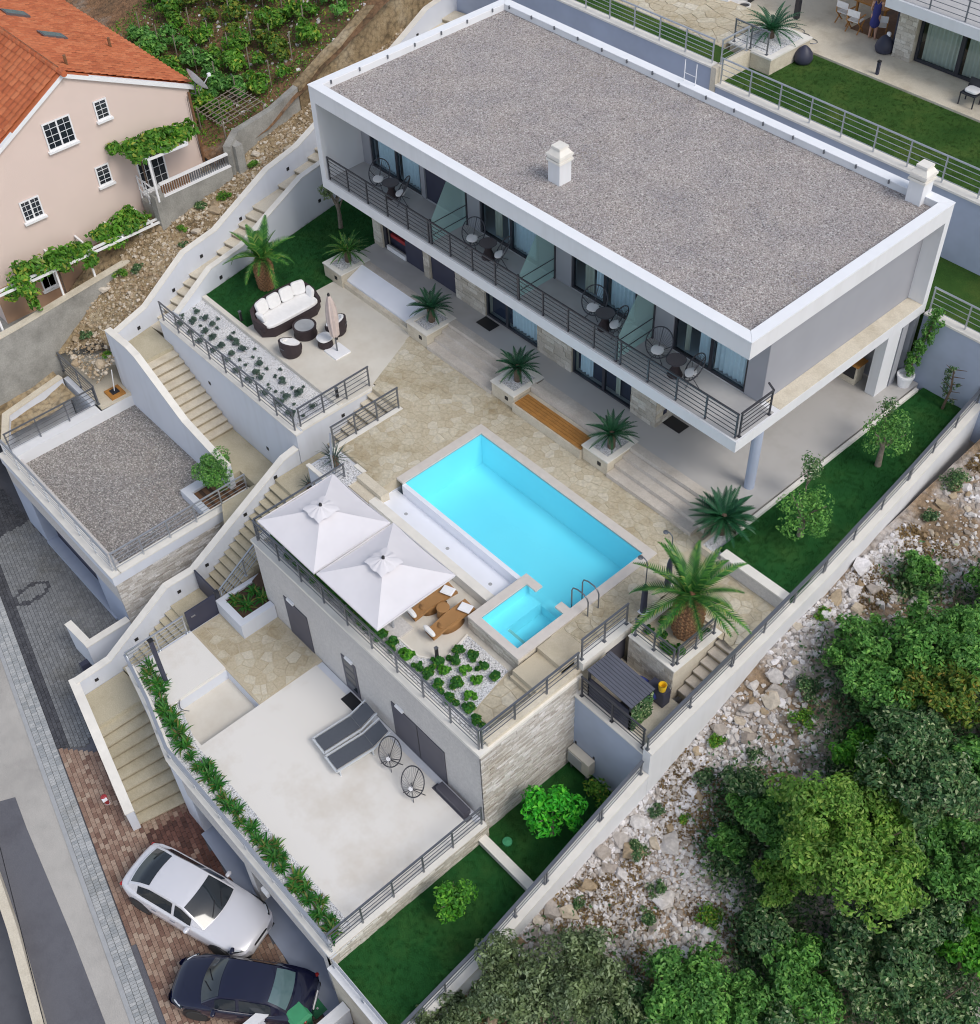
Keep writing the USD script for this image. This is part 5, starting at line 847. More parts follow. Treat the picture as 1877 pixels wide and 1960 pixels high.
# ================================================================ NEIGHBOUR HOUSE (left)
HX = -7.1
H = thing('tiled_house', 'pale pink house with orange tiled gable roof and white barred windows', 'house', (-12, -5.5, -1.2))
gab = [(-10.6, -1.3), (-.9, -1.3), (-.9, 4.92), (-5.62, 7.13), (-10.6, 4.32)]
def yz(poly, x0, x1):
    v, f = extrude([(a, b) for a, b in poly], x0, x1); return np.stack([v[:, 2], v[:, 0], v[:, 1]], 1), f
part(H, 'wall', yz(gab, -20, HX), 'house_pink')
part(H, 'tan_base', bx(HX, -10.6, -1.25, HX + .02, -3.9, .35), 'house_tan', label='tan lower wall band under the vine pergola')
for a, b in (((-10.75, 4.3), (-5.62, 7.2)), ((-5.62, 7.2), (-.72, 4.9))): part(H, 'verge', hexa([(HX - .05, a[0], a[1] - .16), (HX + .12, a[0], a[1] - .16), (HX + .12, b[0], b[1] - .16), (HX - .05, b[0], b[1] - .16)], [(HX - .05, a[0], a[1]), (HX + .12, a[0], a[1]), (HX + .12, b[0], b[1]), (HX - .05, b[0], b[1])]), 'white_paint')
def course(x0, x1, p0, p1, lift, pitch=.22):
    """One course of roof tiles: a corrugated strip from the upper edge p0 to the lower edge p1 (y, z), tile by tile."""
    out = []; n = int((x1 - x0) / pitch); up = np.array([0, p0[1] - p1[1], p1[0] - p0[0]]); up = up * np.sign(up[2]); up /= np.linalg.norm(up)
    for k in range(n):
        xa = x0 + k * pitch; s = np.linspace(0, 1, 5); h = .035 * np.sin(s * math.pi) ; j = rng.uniform(-.006, .008)
        top = np.stack([xa + s * pitch * .97, np.full(5, p0[0]), np.full(5, p0[1])], 1) + up * (h[:, None] + .005); bot = np.stack([xa + s * pitch * .97, np.full(5, p1[0]), np.full(5, p1[1])], 1) + up * (h[:, None] + lift + j); low = bot - up * (lift + .012)
        F = [];
        for a in range(4): F += [[a, a + 1, 6 + a], [a, 6 + a, 5 + a], [5 + a, 6 + a, 11 + a], [5 + a, 11 + a, 10 + a]]
        out.append((np.vstack([top, bot, low]), np.array(F)))
    return cat(out)
ns = 17
for k in range(ns):
    f0, f1 = k / ns, (k + 1.12) / ns
    part(H, 'tile_course', course(-18, HX + .12, (-5.62 - 5.2 * f0, 7.24 - 2.94 * f0), (-5.62 - 5.2 * f1, 7.24 - 2.94 * f1), .04, .30), 'roof_tile')
    part(H, 'tile_course', course(-18, HX + .12, (-5.62 + 4.95 * f0, 7.24 - 2.32 * f0), (-5.62 + 4.95 * f1, 7.24 - 2.32 * f1), .04, .30), 'roof_tile')
part(H, 'roof_deck', yz([(-10.8, 4.1), (-5.62, 7.05), (-.7, 4.75), (-.7, 4.85), (-5.62, 7.21), (-10.8, 4.26)], -19, HX + .1), 'roof_tile')
part(H, 'ridge_tile', cat([lathe([(.001, 0), (.11, .01), (.10, .42), (.001, .43)], 10) if False else tube([(-18 + .4 * k, -5.62, 7.25), (-18 + .4 * k + .42, -5.62, 7.265)], [.10, .115], 8) for k in range(28)]), 'roof_tile')
part(H, 'ridge_wire', tube([(-18, -5.62, 7.42), (HX, -5.62, 7.40)], .012, 5), 'wood_dark')
def on_slope(y): return 7.24 - .469 * (y + 5.62)
for x, y in ((-14.1, -3.95), (-11.5, -3.75)):
    g = group_part(H, 'skylight'); n = np.array([0, .42, .9]); c = [(x - .28, y - .5), (x + .28, y - .5), (x + .28, y + .4), (x - .28, y + .4)]
    part(g, 'frame', hexa([(a, b, on_slope(b) + .02) for a, b in c], [(a, b, on_slope(b) + .13) for a, b in c]), 'steel'); part(g, 'pane', hexa([(a * .9 + x * .1, b * .85 + y * .15, on_slope(b * .85 + y * .15) + .131) for a, b in c], [(a * .9 + x * .1, b * .85 + y * .15, on_slope(b * .85 + y * .15) + .14) for a, b in c]), 'car_glass_pale')
for x, y in ((-10.9, -1.9), (-7.9, -5.0)): part(H, 'vent_pipe', tube([(x, y, on_slope(y)), (x, y, on_slope(y) + .4)], .06, 8), 'wood_dark')
part(H, 'vent_pipe', tube([(-8.6, -8.2, 5.75), (-8.6, -8.2, 6.15)], .06, 8), 'wood_dark'); part(H, 'flue', tube([(-9.6, -8.6, 5.5), (-9.65, -8.5, 6.4), (-9.9, -8.4, 7.3)], .12, 10), 'black', True)
def hwin(y0, y1, z0, z1, leaves, rows, nm='window', sill=True):
    g = group_part(H, nm); x = HX
    part(g, 'pane', bx(x + .01, y0, z0, x + .02, y1, z1), 'car_glass'); w = (y1 - y0) / leaves
    for a, b, c, d in [(y0, y1, z0, z0 + .055), (y0, y1, z1 - .055, z1)]: part(g, 'frame', bx(x, a, c, x + .05, b, d), 'white_paint')
    for k in range(leaves + 1): part(g, 'frame', bx(x, y0 + k * w - (.0 if k == 0 else .055 if k == leaves else .03), z0 + .055, x + .049, y0 + k * w + (.055 if k == 0 else 0 if k == leaves else .03), z1 - .055), 'white_paint')
    for k in range(leaves): part(g, 'glazing_bar', bx(x + .021, y0 + (k + .5) * w - .008, z0 + .055, x + .035, y0 + (k + .5) * w + .008, z1 - .055), 'white_paint')
    for k in range(1, rows): z = z0 + (z1 - z0) * k / rows; part(g, 'glazing_bar', bx(x + .021, y0 + .05, z - .008, x + .034, y1 - .05, z + .008), 'white_paint')
    if sill: part(g, 'sill', bx(x, y0 - .06, z0 - .08, x + .14, y1 + .06, z0 - .002), 'white_paint')
hwin(-6.9, -5.78, 4.64, 5.7, 2, 4); hwin(-4.8, -4.26, 5.0, 5.76, 1, 4); hwin(-5.46, -4.88, 2.54, 3.34, 1, 4); hwin(-8.62, -7.83, 2.42, 3.26, 2, 4); hwin(-3.8, -2.6, 1.55, 3.15, 2, 4, 'patio_door'); hwin(-8.85, -8.25, -.55, .12, 1, 1)
part(H, 'downpipe', tube([(HX + .06, -.96, 4.7), (HX + .06, -.96, 1.5)], .05, 8), 'wood_dark', True); part(H, 'downpipe_cable', tube([(HX + .12, -1.1, 4.6), (HX + .08, -1.12, 3.3), (HX + .1, -1.05, 2.0)], .012, 5), 'black')
t = thing('satellite_dish', 'grey satellite dish on the eave corner of the pink house', 'satellite dish', (-6.8, -.75, 5.0))
dm = lathe([(.02, .0), (.25, .03), (.42, .09), (.52, .15), (.53, .16), (.42, .11), (.2, .04)], 22); part(t, 'dish', rot(dm, 0, math.radians(-62), 0, (-6.75, -.75, 5.15)), 'dish_grey', True); part(t, 'arm', tube([(-6.75, -.6, 4.75), (-6.75, -.1, 5.2)], .018, 6), 'dish_grey'); part(t, 'receiver', bx(-6.8, -.16, 5.15, -6.7, -.04, 5.26), 'paper_white'); part(t, 'mount', tube([(-7.1, -.85, 4.6), (-6.8, -.8, 4.65), (-6.75, -.75, 5.1)], .025, 6), 'steel'); part(t, 'base', pillow(.34, .3, .18), 'paper_white', True) if False else None
t = thing('patio', 'grey concrete patio with white balustrade in front of the pink house', 'patio', (-6.3, -2, 1.5))
part(t, 'floor', bx(-8.5, -3.85, -.5, -5.85, 3.0, 1.5), 'terrace_concrete'); part(t, 'retaining_wall', ribbon([(-5.7, -4.0, -1.5, 1.95), (-5.7, -.6, -1, 1.95)], .28), 'old_concrete'); part(t, 'retaining_wall', bx(-7.0, -4.0, -1.6, -5.84, -3.8, 1.4), 'old_concrete'); part(t, 'pier', bx(-5.9, -4.1, -1.5, -5.5, -3.7, 2.15), 'old_concrete')
part(t, 'wall_cap', bx(-5.86, -3.7, 1.95, -5.54, -.6, 2.0), 'white_paint'); part(t, 'balustrade_rail', bx(-5.76, -3.7, 2.42, -5.64, -.6, 2.5), 'white_paint')
for k in range(31): part(t, 'baluster', bx(-5.73, -3.66 + k * .1, 2.0, -5.67, -3.62 + k * .1, 2.42), 'wood_dark' if k < 13 else 'steel')
for z in (1.75, 2.05, 2.35): part(t, 'side_rail', bar((-7.05, -3.95, z), (-5.9, -3.95, z), .04), 'white_paint')
for x in (-7.0, -6.4): part(t, 'side_rail_post', bx(x - .02, -3.97, 1.4, x + .02, -3.93, 2.4), 'white_paint')
t = thing('concrete_wall', 'weathered grey concrete wall rising between rock bank and vineyard', 'wall', (-6.2, 3, 1)); tw = [(-5.72, -.55, -.5, 2.75), (-6.35, .3, -.5, 2.85), (-6.6, 2.2, 0, 2.95), (-6.7, 3.6, 0, 3.35), (-6.75, 5.3, .5, 4.15), (-6.8, 6.2, 1, 4.45), (-6.95, 8.5, 2, 5.5), (-7.2, 12, 3, 7.2), (-7.6, 18, 4, 9.8)]
part(t, 'wall', ribbon(tw[:4], .3), 'old_concrete'); part(t, 'wall', ribbon(tw[3:], .45), 'ochre_soil'); part(t, 'buttress', bx(-6.0, -.3, -.5, -5.5, .05, 2.7), 'old_concrete')
t = thing('concrete_wall', 'long low grey concrete wall below the vine pergola of the pink house', 'wall', (-5.6, -8, 0)); cw = [(-5.62, -4.0, -2.0, .24), (-5.6, -7.6, -2.6, -.12), (-5.55, -10.7, -3.6, -.42), (-5.5, -13, -4, -.55), (-5.4, -17, -5, -.8)]
part(t, 'wall', ribbon(cw, .24), 'old_concrete'); part(t, 'coping', ribbon([(a, b, d, d + .06) for a, b, c_, d in cw], .3), 'cream_stone'); part(t, 'wall_light', bx(-5.49, -9.5, -1.1, -5.47, -9.38, -.98), 'black')
def pergola(name, label, beams, posts, m='white_paint'):
    t = thing(name, label, 'pergola', posts[0][0]);
    for a, b in beams: part(t, 'beam', bar(a, b, .07, .08), m)
    for a, b in posts: part(t, 'post', bar(a, b, .07), m)
    return t
pergola('vine_pergola', 'white steel frame over the patio door carrying a grape vine', [((-7.05, -4.1, 3.72), (-5.5, -4.0, 3.72)), ((-5.5, -4.0, 3.72), (-5.4, -2.3, 3.72)), ((-7.05, -2.3, 3.72), (-5.4, -2.3, 3.72)), ((-7.05, -3.2, 3.75), (-5.45, -3.2, 3.75)), ((-5.62, -4.0, 3.64), (-5.52, -2.3, 3.64))], [((-5.5, -3.96, 1.9), (-5.5, -3.96, 3.7))])
pergola('vine_pergola', 'long white pergola frame with vines along the tan lower wall', [((-5.75, -12.5, .98), (-5.65, -4.1, 1.0)), ((-5.95, -12.5, 1.02), (-5.85, -4.1, 1.04))] + [((-7.08, -4.4 - 1.3 * k, 1.06), (-5.7, -4.4 - 1.3 * k, 1.04)) for k in range(7)], [((-5.75, -7.2, -1.2), (-5.75, -7.2, .98)), ((-5.75, -8.6, -1.2), (-5.75, -8.6, .98)), ((-5.8, -11.2, -1.2), (-5.8, -11.2, .98)), ((-6.4, -11.6, -1.2), (-6.4, -11.6, .98))], 'white_paint')
def vine_mass(name, label, blobs, n=900, group=None):
    t = thing(name, label, 'vine', tuple(np.array(blobs[0][0])))
    ms = [crown(rng, int(n * r[0] * r[1] * 1.05), np.array(r) * 1.15, .24, 22, -.9, .35, c) for c, r in blobs]
    part(t, 'foliage', cat(ms), 'vine_leaf')
    part(t, 'stem', tube([np.array(blobs[0][0]) - [0, 0, 1.6], np.array(blobs[0][0])], .035, 6), 'trunk_bark'); return t
vine_mass('grape_vine', 'green grape vine on the white frame over the patio door', [((-6.3, -3.9, 3.85), (.7, .8, .32)), ((-6.3, -3.0, 3.9), (.75, .9, .35)), ((-6.1, -2.0, 3.85), (.5, .6, .25)), ((-6.8, -4.5, 3.9), (.3, .4, .2))], 1500)
vine_mass('grape_vine', 'dense green grape vine on the upper half of the long pergola', [((-6.2, -5.2, 1.2), (.55, .8, .38)), ((-6.3, -6.2, 1.15), (.45, .6, .3)), ((-5.9, -6.0, .9), (.3, .5, .3)), ((-6.4, -5.0, 1.3), (.4, .5, .3))], 1500)
vine_mass('grape_vine', 'bushy hanging grape vine on the lower half of the long pergola', [((-6.0, -8.4, 1.15), (.5, .8, .4)), ((-6.2, -9.3, 1.1), (.6, .7, .45)), ((-5.8, -10.0, .9), (.5, .6, .55)), ((-5.7, -9.8, .3), (.3, .3, .6)), ((-6.1, -7.4, 1.1), (.45, .6, .3)), ((-5.6, -7.2, .8), (.25, .4, .3)), ((-6.0, -11.4, .8), (.35, .5, .45))], 1500)
# vineyard rows on the hillside above
for k in range(12):
    y = .7 + k * 1.25; x1 = -7.25 - .05 * k; x0 = -15.5 - (k % 3) * .7
    t = thing('vine_row', f"{['lowest', 'second', 'third', 'fourth', 'fifth', 'sixth', 'seventh', 'eighth', 'ninth', 'tenth', 'eleventh', 'topmost'][k]} row of vines going uphill on the slope behind the pink house", 'vine row', (x1, y, float(zvine(x1, y))), group='vineyard rows')
    ms = []
    for x in np.arange(x0, x1, .55):
        if rng.random() < .12: continue
        yy = y + rng.uniform(-.55, .55); q = rng.uniform(.6, 1.35); ms.append(crown(rng, int(260 * q * q), (.55 * q, .55 * q, .45 * q), .22, 12, -.4, .3, (x, yy, float(zvine(x, yy)) + .42)))
    part(t, 'foliage', cat(ms), ('vine_leaf', 'mid_leaf', 'vine_leaf', 'yellow_leaf')[k % 4])
    for x in np.arange(x0, x1, 1.5): part(t, 'stake', bar((x, y, float(zvine(x, y)) - .2), (x + .04, y, float(zvine(x, y)) + 1.15), .035), 'pale_bark')
t = thing('bare_trellis', 'bare grey trellis of sticks and wires beside the pink house', 'trellis', (-7.5, .8, 2.5))
for k in range(7): part(t, 'bar', bar((-8.6, .0 + k * .3, 3.0 + .05 * k), (-6.7, .1 + k * .32, 2.9 + .05 * k), .03), 'pale_bark')
for k in range(8): part(t, 'bar', bar((-8.5 + k * .25, -.1, 3.03), (-8.5 + k * .25, 2.0, 3.32), .025), 'pale_bark')
for x, y in ((-8.6, 0), (-6.75, .05), (-8.6, 1.9), (-6.75, 2.0)): part(t, 'post', bar((x, y, 1.0), (x, y, 3.1), .05), 'pale_bark')

# ================================================================ NEIGHBOUR VILLA (top right)
U = thing('neighbour_villa', 'stone clad neighbouring villa with large sliding windows at the top right', 'house', (13, 20, 5.6))
part(U, 'stone_pier', bx(11.2, 18.3, 5.5, 11.98, 18.75, 7.65), 'cream_stone'); part(U, 'stone_cladding', cladding(rr, 11.2, 11.98, 5.6, 7.64, .15, (.2, .4), 'x', 18.29, .03, -1), 'block_stone', kind='stuff')
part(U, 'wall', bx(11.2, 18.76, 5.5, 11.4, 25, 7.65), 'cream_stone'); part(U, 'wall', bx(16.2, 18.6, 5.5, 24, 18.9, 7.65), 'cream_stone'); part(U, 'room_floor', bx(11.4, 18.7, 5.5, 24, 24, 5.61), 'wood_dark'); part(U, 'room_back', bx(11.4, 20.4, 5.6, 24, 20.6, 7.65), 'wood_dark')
g = window(U, 'sliding_window', 12.0, 16.2, 5.62, 7.62, 18.5, [13.75], [(12.2, 13.6, 'curtain_beige'), (13.9, 16.0, 'curtain_beige')], .1)
part(U, 'balcony_slab', bx(11.0, 17.45, 7.66, 24, 25, 8.04), 'white_render'); part(U, 'balcony_floor', bx(11.1, 17.55, 8.04, 24, 25, 8.05), 'tile_floor'); railing(group_part(U, 'balcony_railing'), [(11.2, 17.6, 8.05), (24, 17.6, 8.05)], .9, 4, 1.4, 'steel')
part(U, 'porch_roof', bx(6.4, 18.5, 8.2, 11.0, 26, 8.5), 'white_render'); part(U, 'porch_post', bx(6.68, 18.24, 5.56, 6.86, 18.42, 8.2), 'dark_frame'); part(U, 'porch_floor', bx(8.8, 19.0, 5.6, 11.19, 25, 5.608), 'wood_dark'); part(U, 'shutter', bx(11.02, 18.45, 5.6, 11.19, 20.0, 7.6), 'dark_panel')  # dark brown sheet on the porch floor paints the interior shade into its colour
part(thing('white_outbuilding', 'white rendered outbuilding at the top edge behind the flagstone path', 'building', (3, 18, 5.6)), 'wall', extrude([(4.7, 16.6), (4.35, 19.5), (-3, 19.0), (-1.5, 14.9)], 5.0, 8.6), 'white_render')
solo('dark_plinth', 'dark strip along the foot of the white outbuilding', 'plinth', bx(-.04, -1.3, 0, .0, 1.3, .15), 'black', loc=(4.66, 17.9, 5.56), rz=.12)

# ================================================================ FURNITURE AND CARS
t = thing('wicker_sofa', 'long dark wicker sofa with white cushions on the edge of the lawn', 'sofa', (1.7, -3.42, 0))
foot = Polygon([(1.35, -4.6), (1.95, -4.68), (2.22, -4.35), (2.25, -2.55), (1.98, -2.2), (1.35, -2.25), (1.18, -2.6), (1.18, -4.25)]).buffer(.06)
part(t, 'base', extrude(foot, .03, .36), 'wicker_dark'); part(t, 'foot', extrude(foot.buffer(-.08), 0, .03), 'black')
bp_ = [(2.12, -4.62, .3, .52), (1.6, -4.72, .3, .66), (1.3, -4.6, .3, .8), (1.14, -4.2, .3, .92), (1.12, -3.42, .3, .95), (1.14, -2.64, .3, .92), (1.3, -2.25, .3, .8), (1.6, -2.13, .3, .66), (2.1, -2.22, .3, .52)]
part(t, 'backrest', ribbon(bp_, .12), 'wicker_dark')
part(t, 'seat_cushion', rot(pillow(.92, 2.28, .18, p=6), 0, 0, 0, (1.78, -3.42, .44)), 'cushion_white', True)
for y, a in ((-4.2, .25), (-3.68, .06), (-3.12, -.06), (-2.58, -.25)): part(t, 'back_cushion', rot(pillow(.17, .52, .52, p=5), a, 0, -.25, (1.36, y, .78)), 'cushion_white', True)
part(t, 'arm_cushion', rot(pillow(.42, .15, .36, p=5), .1, .2, 0, (1.72, -4.5, .66)), 'cushion_white', True); part(t, 'arm_cushion', rot(pillow(.42, .15, .36, p=5), -.1, -.2, 0, (1.72, -2.32, .66)), 'cushion_white', True)
t = thing('wicker_table', 'round dark wicker coffee table with grey glass top before the sofa', 'table', (2.92, -3.5, 0)); part(t, 'body', lathe([(.40, 0), (.43, .05), (.39, .2), (.43, .4), (.44, .44), (.36, .44), (.36, .38)], 26, (2.92, -3.5, 0)), 'wicker_dark', 35); part(t, 'top', lathe([(.36, .42), (.36, .435)], 26, (2.92, -3.5, 0)), 'kerb_stone')
def tubchair(name, label, c, rz, h=.7):
    t = thing(name, label, 'armchair', (*c, 0), rz, w=False); part(t, 'base', lathe([(.30, 0), (.36, .08), (.38, .3), (.36, .33)], 22), 'wicker_dark', 35)
    a = np.linspace(math.radians(35), math.radians(325), 13); P = [(.36 * math.cos(k), .36 * math.sin(k), .25, .42 + (h - .42) * (.5 - .5 * math.cos((k - a[0]) / (a[-1] - a[0]) * 2 * math.pi)) ** .7) for k in a]
    part(t, 'backrest', ribbon(P, .09), 'wicker_dark'); part(t, 'seat_cushion', rot(pillow(.6, .6, .16, p=3), loc=(0.02, 0, .41)), 'cushion_white', True); part(t, 'back_pad', ribbon([(p[0] * .82, p[1] * .82, p[2] + .15, p[3] + .02) for p in P], .07), 'cushion_white'); part(t, 'slot', bx(-.425, -.1, .46, -.405, .1, .485), 'steel'); return t
tubchair('tub_chair', 'dark wicker tub chair with its slotted back to the gravel bed', (3.45, -4.5), math.radians(100))
tubchair('tub_chair', 'dark wicker tub chair half hidden behind the closed parasol', (3.6, -2.62), math.radians(215))
t = thing('wicker_stool', 'round dark wicker stool with white cushion beside the closed parasol', 'stool', (3.93, -3.36, 0)); part(t, 'body', lathe([(.24, 0), (.28, .05), (.26, .25), (.28, .32)], 20, (3.93, -3.36, 0)), 'wicker_dark', 35); part(t, 'cushion', rot(pillow(.56, .56, .14, p=2.6), loc=(3.93, -3.36, .38)), 'cushion_white', True)
t = thing('closed_parasol', 'folded beige parasol standing on a pale square base on the sofa terrace', 'parasol', (4.5, -3.27, 0)); part(t, 'base', bx(4.15, -3.6, .004, 4.85, -2.94, .06), 'paper_white'); part(t, 'pole', tube([(4.5, -3.27, .05), (4.5, -3.27, 2.5)], .03, 8), 'steel'); part(t, 'finial', lathe([(.045, 2.46), (.05, 2.52), (.02, 2.58)], 10, (4.5, -3.27, 0)), 'black')
n = 24; a = np.arange(n) * 2 * math.pi / n; V_ = []; zs_ = [.72, .8, 1.1, 1.5, 1.9, 2.2, 2.4, 2.46]; rs_ = [.10, .15, .17, .185, .16, .11, .06, .03]
for z, r in zip(zs_, rs_): V_.append(np.stack([4.5 + r * (1 + .28 * np.cos(a * 8 + z)) * np.cos(a), -3.27 + r * (1 + .28 * np.cos(a * 8 + z)) * np.sin(a), np.full(n, z)], 1))
F_ = [[k * n + j, k * n + (j + 1) % n, (k + 1) * n + (j + 1) % n] for k in range(7) for j in range(n)] + [[k * n + j, (k + 1) * n + (j + 1) % n, (k + 1) * n + j] for k in range(7) for j in range(n)]
part(t, 'canopy', (np.vstack(V_), np.array(F_)), 'beige_cloth', True); part(t, 'strap', lathe([(.19, 1.0), (.19, 1.05)], 16, (4.5, -3.27, 0)), 'black') if False else part(t, 'crank', bx(4.53, -3.3, .62, 4.62, -3.24, .9), 'black')
def parasol(name, label, c, hw, hy, ze, za, yaw=0):
    t = thing(name, label, 'parasol', (*c, -.57)); cx, cy = c; cor = [np.array([cx + a * hw, cy + b * hy, ze]) for a, b in ((-1, -1), (1, -1), (1, 1), (-1, 1))]; ap = np.array([cx, cy, za])
    for k in range(4):
        A_, B_ = cor[k], cor[(k + 1) % 4]; N_ = 8; vs, fs = [], []
        for i in range(N_ + 1):
            for j in range(N_ + 1):
                s, q = i / N_, j / N_; e = A_ + (B_ - A_) * q; p = ap + (e - ap) * s; sag = .05 * math.sin(math.pi * q) * s + .045 * math.sin(math.pi * s) * math.sin(math.pi * q); p = p - np.array([0, 0, sag]) - (e - ap) * np.array([1, 1, 0]) * .02 * math.sin(math.pi * q) * s; vs.append(p)
        for i in range(N_):
            for j in range(N_): o_ = i * (N_ + 1) + j; fs += [[o_, o_ + N_ + 1, o_ + N_ + 2], [o_, o_ + N_ + 2, o_ + 1]]
        part(t, 'canopy_panel', (np.array(vs), np.array(fs)), 'umbrella_cloth', True)
        part(t, 'valance', hexa([tuple(A_ - [0, 0, .06]), tuple(A_ - [0, 0, .06] + (ap - A_) * .004), tuple(B_ - [0, 0, .06] + (ap - B_) * .004), tuple(B_ - [0, 0, .06])], [tuple(A_), tuple(A_ + (ap - A_) * .004), tuple(B_ + (ap - B_) * .004), tuple(B_)]), 'umbrella_cloth'); part(t, 'rib', bar(ap - [0, 0, .06], cor[k] - [0, 0, .05], .03), 'light_steel')
    vs = []; N_ = 32
    for r, dz in ((.02, .16), (.15, .12), (.30, .06), (.40, .015)):
        for k in range(N_):
            a = k * 2 * math.pi / N_ + math.pi / 4; q = r * (1.0 / max(abs(math.cos(a)), abs(math.sin(a)))) ** .75 * (1 + .05 * math.cos(8 * a)); vs.append([cx + q * math.cos(a), cy + q * math.sin(a), za + dz - .03 + .02 * math.cos(12 * a) * (r > .1)])
    fs = [[k * N_ + j, (k + 1) * N_ + j, (k + 1) * N_ + (j + 1) % N_] for k in range(3) for j in range(N_)] + [[k * N_ + j, (k + 1) * N_ + (j + 1) % N_, k * N_ + (j + 1) % N_] for k in range(3) for j in range(N_)]
    part(t, 'vent_cap', (np.array(vs), np.array(fs)), 'umbrella_cloth', True); part(t, 'finial', lathe([(.045, 0), (.05, .06), (.02, .11)], 10, (cx, cy, za + .12)), 'black'); part(t, 'pole', tube([(cx, cy, -.56), (cx, cy, za)], .04, 10), 'light_steel'); part(t, 'base', bx(cx - .4, cy - .4, -.568, cx + .4, cy + .4, -.48), 'grey_plaster')
parasol('parasol', 'open square white parasol nearest the stairs on the deck', (12.33, -9.43), 1.37, 1.37, 1.9, 2.45); parasol('parasol', 'open square white parasol next to the wicker loungers', (15.12, -9.38), 1.36, 1.38, 1.9, 2.45)
def wave_lounger(label, c, rz):
    t = thing('wicker_lounger', label, 'lounger', (*c, -.57), rz, w=False); y = np.linspace(-.75, .75, 17); z = .34 + .10 * np.sin((y + .35) * 3.2) + .16 * np.clip((y - .2) / .55, 0, 1) ** 1.4
    w = .215 + .05 * np.clip(y, -.3, .75); V_ = np.vstack([np.stack([s * w, y, z + d], 1) for s, d in ((-1, 0), (-.5, -.015), (.5, -.015), (1, 0), (1, -.09), (-1, -.09))]); F_ = []
    for k in range(16):
        for a_, b_ in ((0, 1), (1, 2), (2, 3), (3, 4), (4, 5), (5, 0)): p, q, r, s = a_ * 17 + k, b_ * 17 + k, b_ * 17 + k + 1, a_ * 17 + k + 1; F_ += [[p, q, r], [p, r, s]]
    part(t, 'shell', (V_, np.array(F_)), 'wicker_tan', 50); part(t, 'pedestal', lathe([(.22, 0), (.17, .15), (.24, .34)], 18, (0, .05, 0), 1.0, 2.0), 'wicker_tan', True); part(t, 'headrest', rot(pillow(.5, .15, .14), loc=(0, -.74, .42)), 'cushion_white', True); return t
wave_lounger('brown wicker wave lounger partly under the parasol', (15.33, -8.06), -.1); wave_lounger('brown wicker wave lounger out in the open beside the gravel bed', (16.2, -8.12), -.06)
t = thing('wicker_side_table', 'small round brown wicker table between the two loungers', 'table', (15.78, -8.02, -.57)); part(t, 'drum', lathe([(.17, -.57), (.20, -.5), (.19, -.2), (.2, -.14), (.16, -.13)], 18, (15.78, -8.02, 0)), 'wicker_tan', 35)
for k, (x, y, lb) in enumerate(((15.46, -7.55, 'white folded towel on the lounger nearer the parasol'), (16.3, -7.6, 'white folded towel on the outer wicker lounger'))): solo('folded_towel', lb, 'towel', cat([bx(-.19, -.15, 0, .19, .15, .03), bx(-.17, -.135, .03, .17, .13, .05)]), 'paper_white', loc=(x, y, -.57 + .50), rz=.35)
def flat_lounger(label, c, rz):
    t = thing('sun_lounger', label, 'sun lounger', (*c, -3.95), rz, w=False)
    for s in (-1, 1): part(t, 'side_rail', bx(s * .33 - .025, -.95, .27, s * .33 + .025, .38, .32), 'pale_steel'); part(t, 'back_rail', bar((s * .33, .38, .30), (s * .31, .98, .58), .04), 'pale_steel')
    part(t, 'end_rail', bx(-.33, -.98, .27, .33, -.93, .32), 'pale_steel'); part(t, 'seat', bx(-.262, -.90, .30, .262, .37, .33), 'sling_grey'); part(t, 'backrest', hexa([(-.262, .385, .31), (.262, .385, .31), (.235, .95, .565), (-.235, .95, .565)], [(-.262, .375, .335), (.262, .375, .335), (.235, .935, .59), (-.235, .935, .59)]), 'sling_grey')
    for x, y in ((-.33, -.85), (.33, -.85), (-.33, .3), (.33, .3)): part(t, 'leg', bx(x - .02, y - .02, 0, x + .02, y + .02, .27), 'pale_steel')
    part(t, 'back_stay', bar((-.25, .6, .05), (-.25, .8, .48), .02), 'pale_steel')
flat_lounger('grey sling sun lounger nearer the sunken floor', (15.02, -11.55), -.08); flat_lounger('grey sling sun lounger nearer the round wire chairs', (15.80, -11.66), -.10)
def wire_chair(label, loc, rz, cushion=False, mats='dark_steel', group=None, s=1.0):
    t = thing('wire_chair', label, 'chair', loc, rz, w=False, group=group, sc=s); n = 28; a = np.arange(n + 1) * 2 * math.pi / n
    def ringpt(k): q = .42; return np.array([q * math.cos(k), .50 * math.sin(k) * .55 - .02, .62 + .50 * math.sin(k) * .78])
    part(t, 'ring', tube([ringpt(k) for k in a], .02, 6, False), mats); hub = np.array([0, -.02 + .10, .40])
    hub = np.array([0., -.10, .33])
    for k in a[:-1]: part(t, 'cord', bar(hub + (ringpt(k) - hub) * .12, ringpt(k), .0055), mats)
    for k in (math.pi / 2, 0, math.pi, 1.5 * math.pi): part(t, 'spoke', bar(hub, ringpt(k), .02), mats)
    part(t, 'hub', lathe([(.001, -.012), (.075, -.01), (.07, .022), (.001, .024)], 12, tuple(hub + [0, -.02, .02])), 'paper_white')
    for k in (.6, 2.55, 4.0, 5.4): part(t, 'leg', bar(hub - [0, 0, .03], (.36 * math.cos(k), .30 * math.sin(k) - .02, 0.0), .018), mats)
    if cushion: part(t, 'cushion', rot(pillow(.40, .36, .10, p=2.4), 0, .25, 0, (0, -.12, .42)), 'cushion_white', True)
    return t
wire_chair('round black wire chair beside the grey sun loungers', (16.75, -11.15, -3.95), .1); wire_chair('round black wire chair before the right end of the double door', (17.98, -11.3, -3.95), .05)
rooms = ['left end room', 'second room', 'third room', 'right corner room']
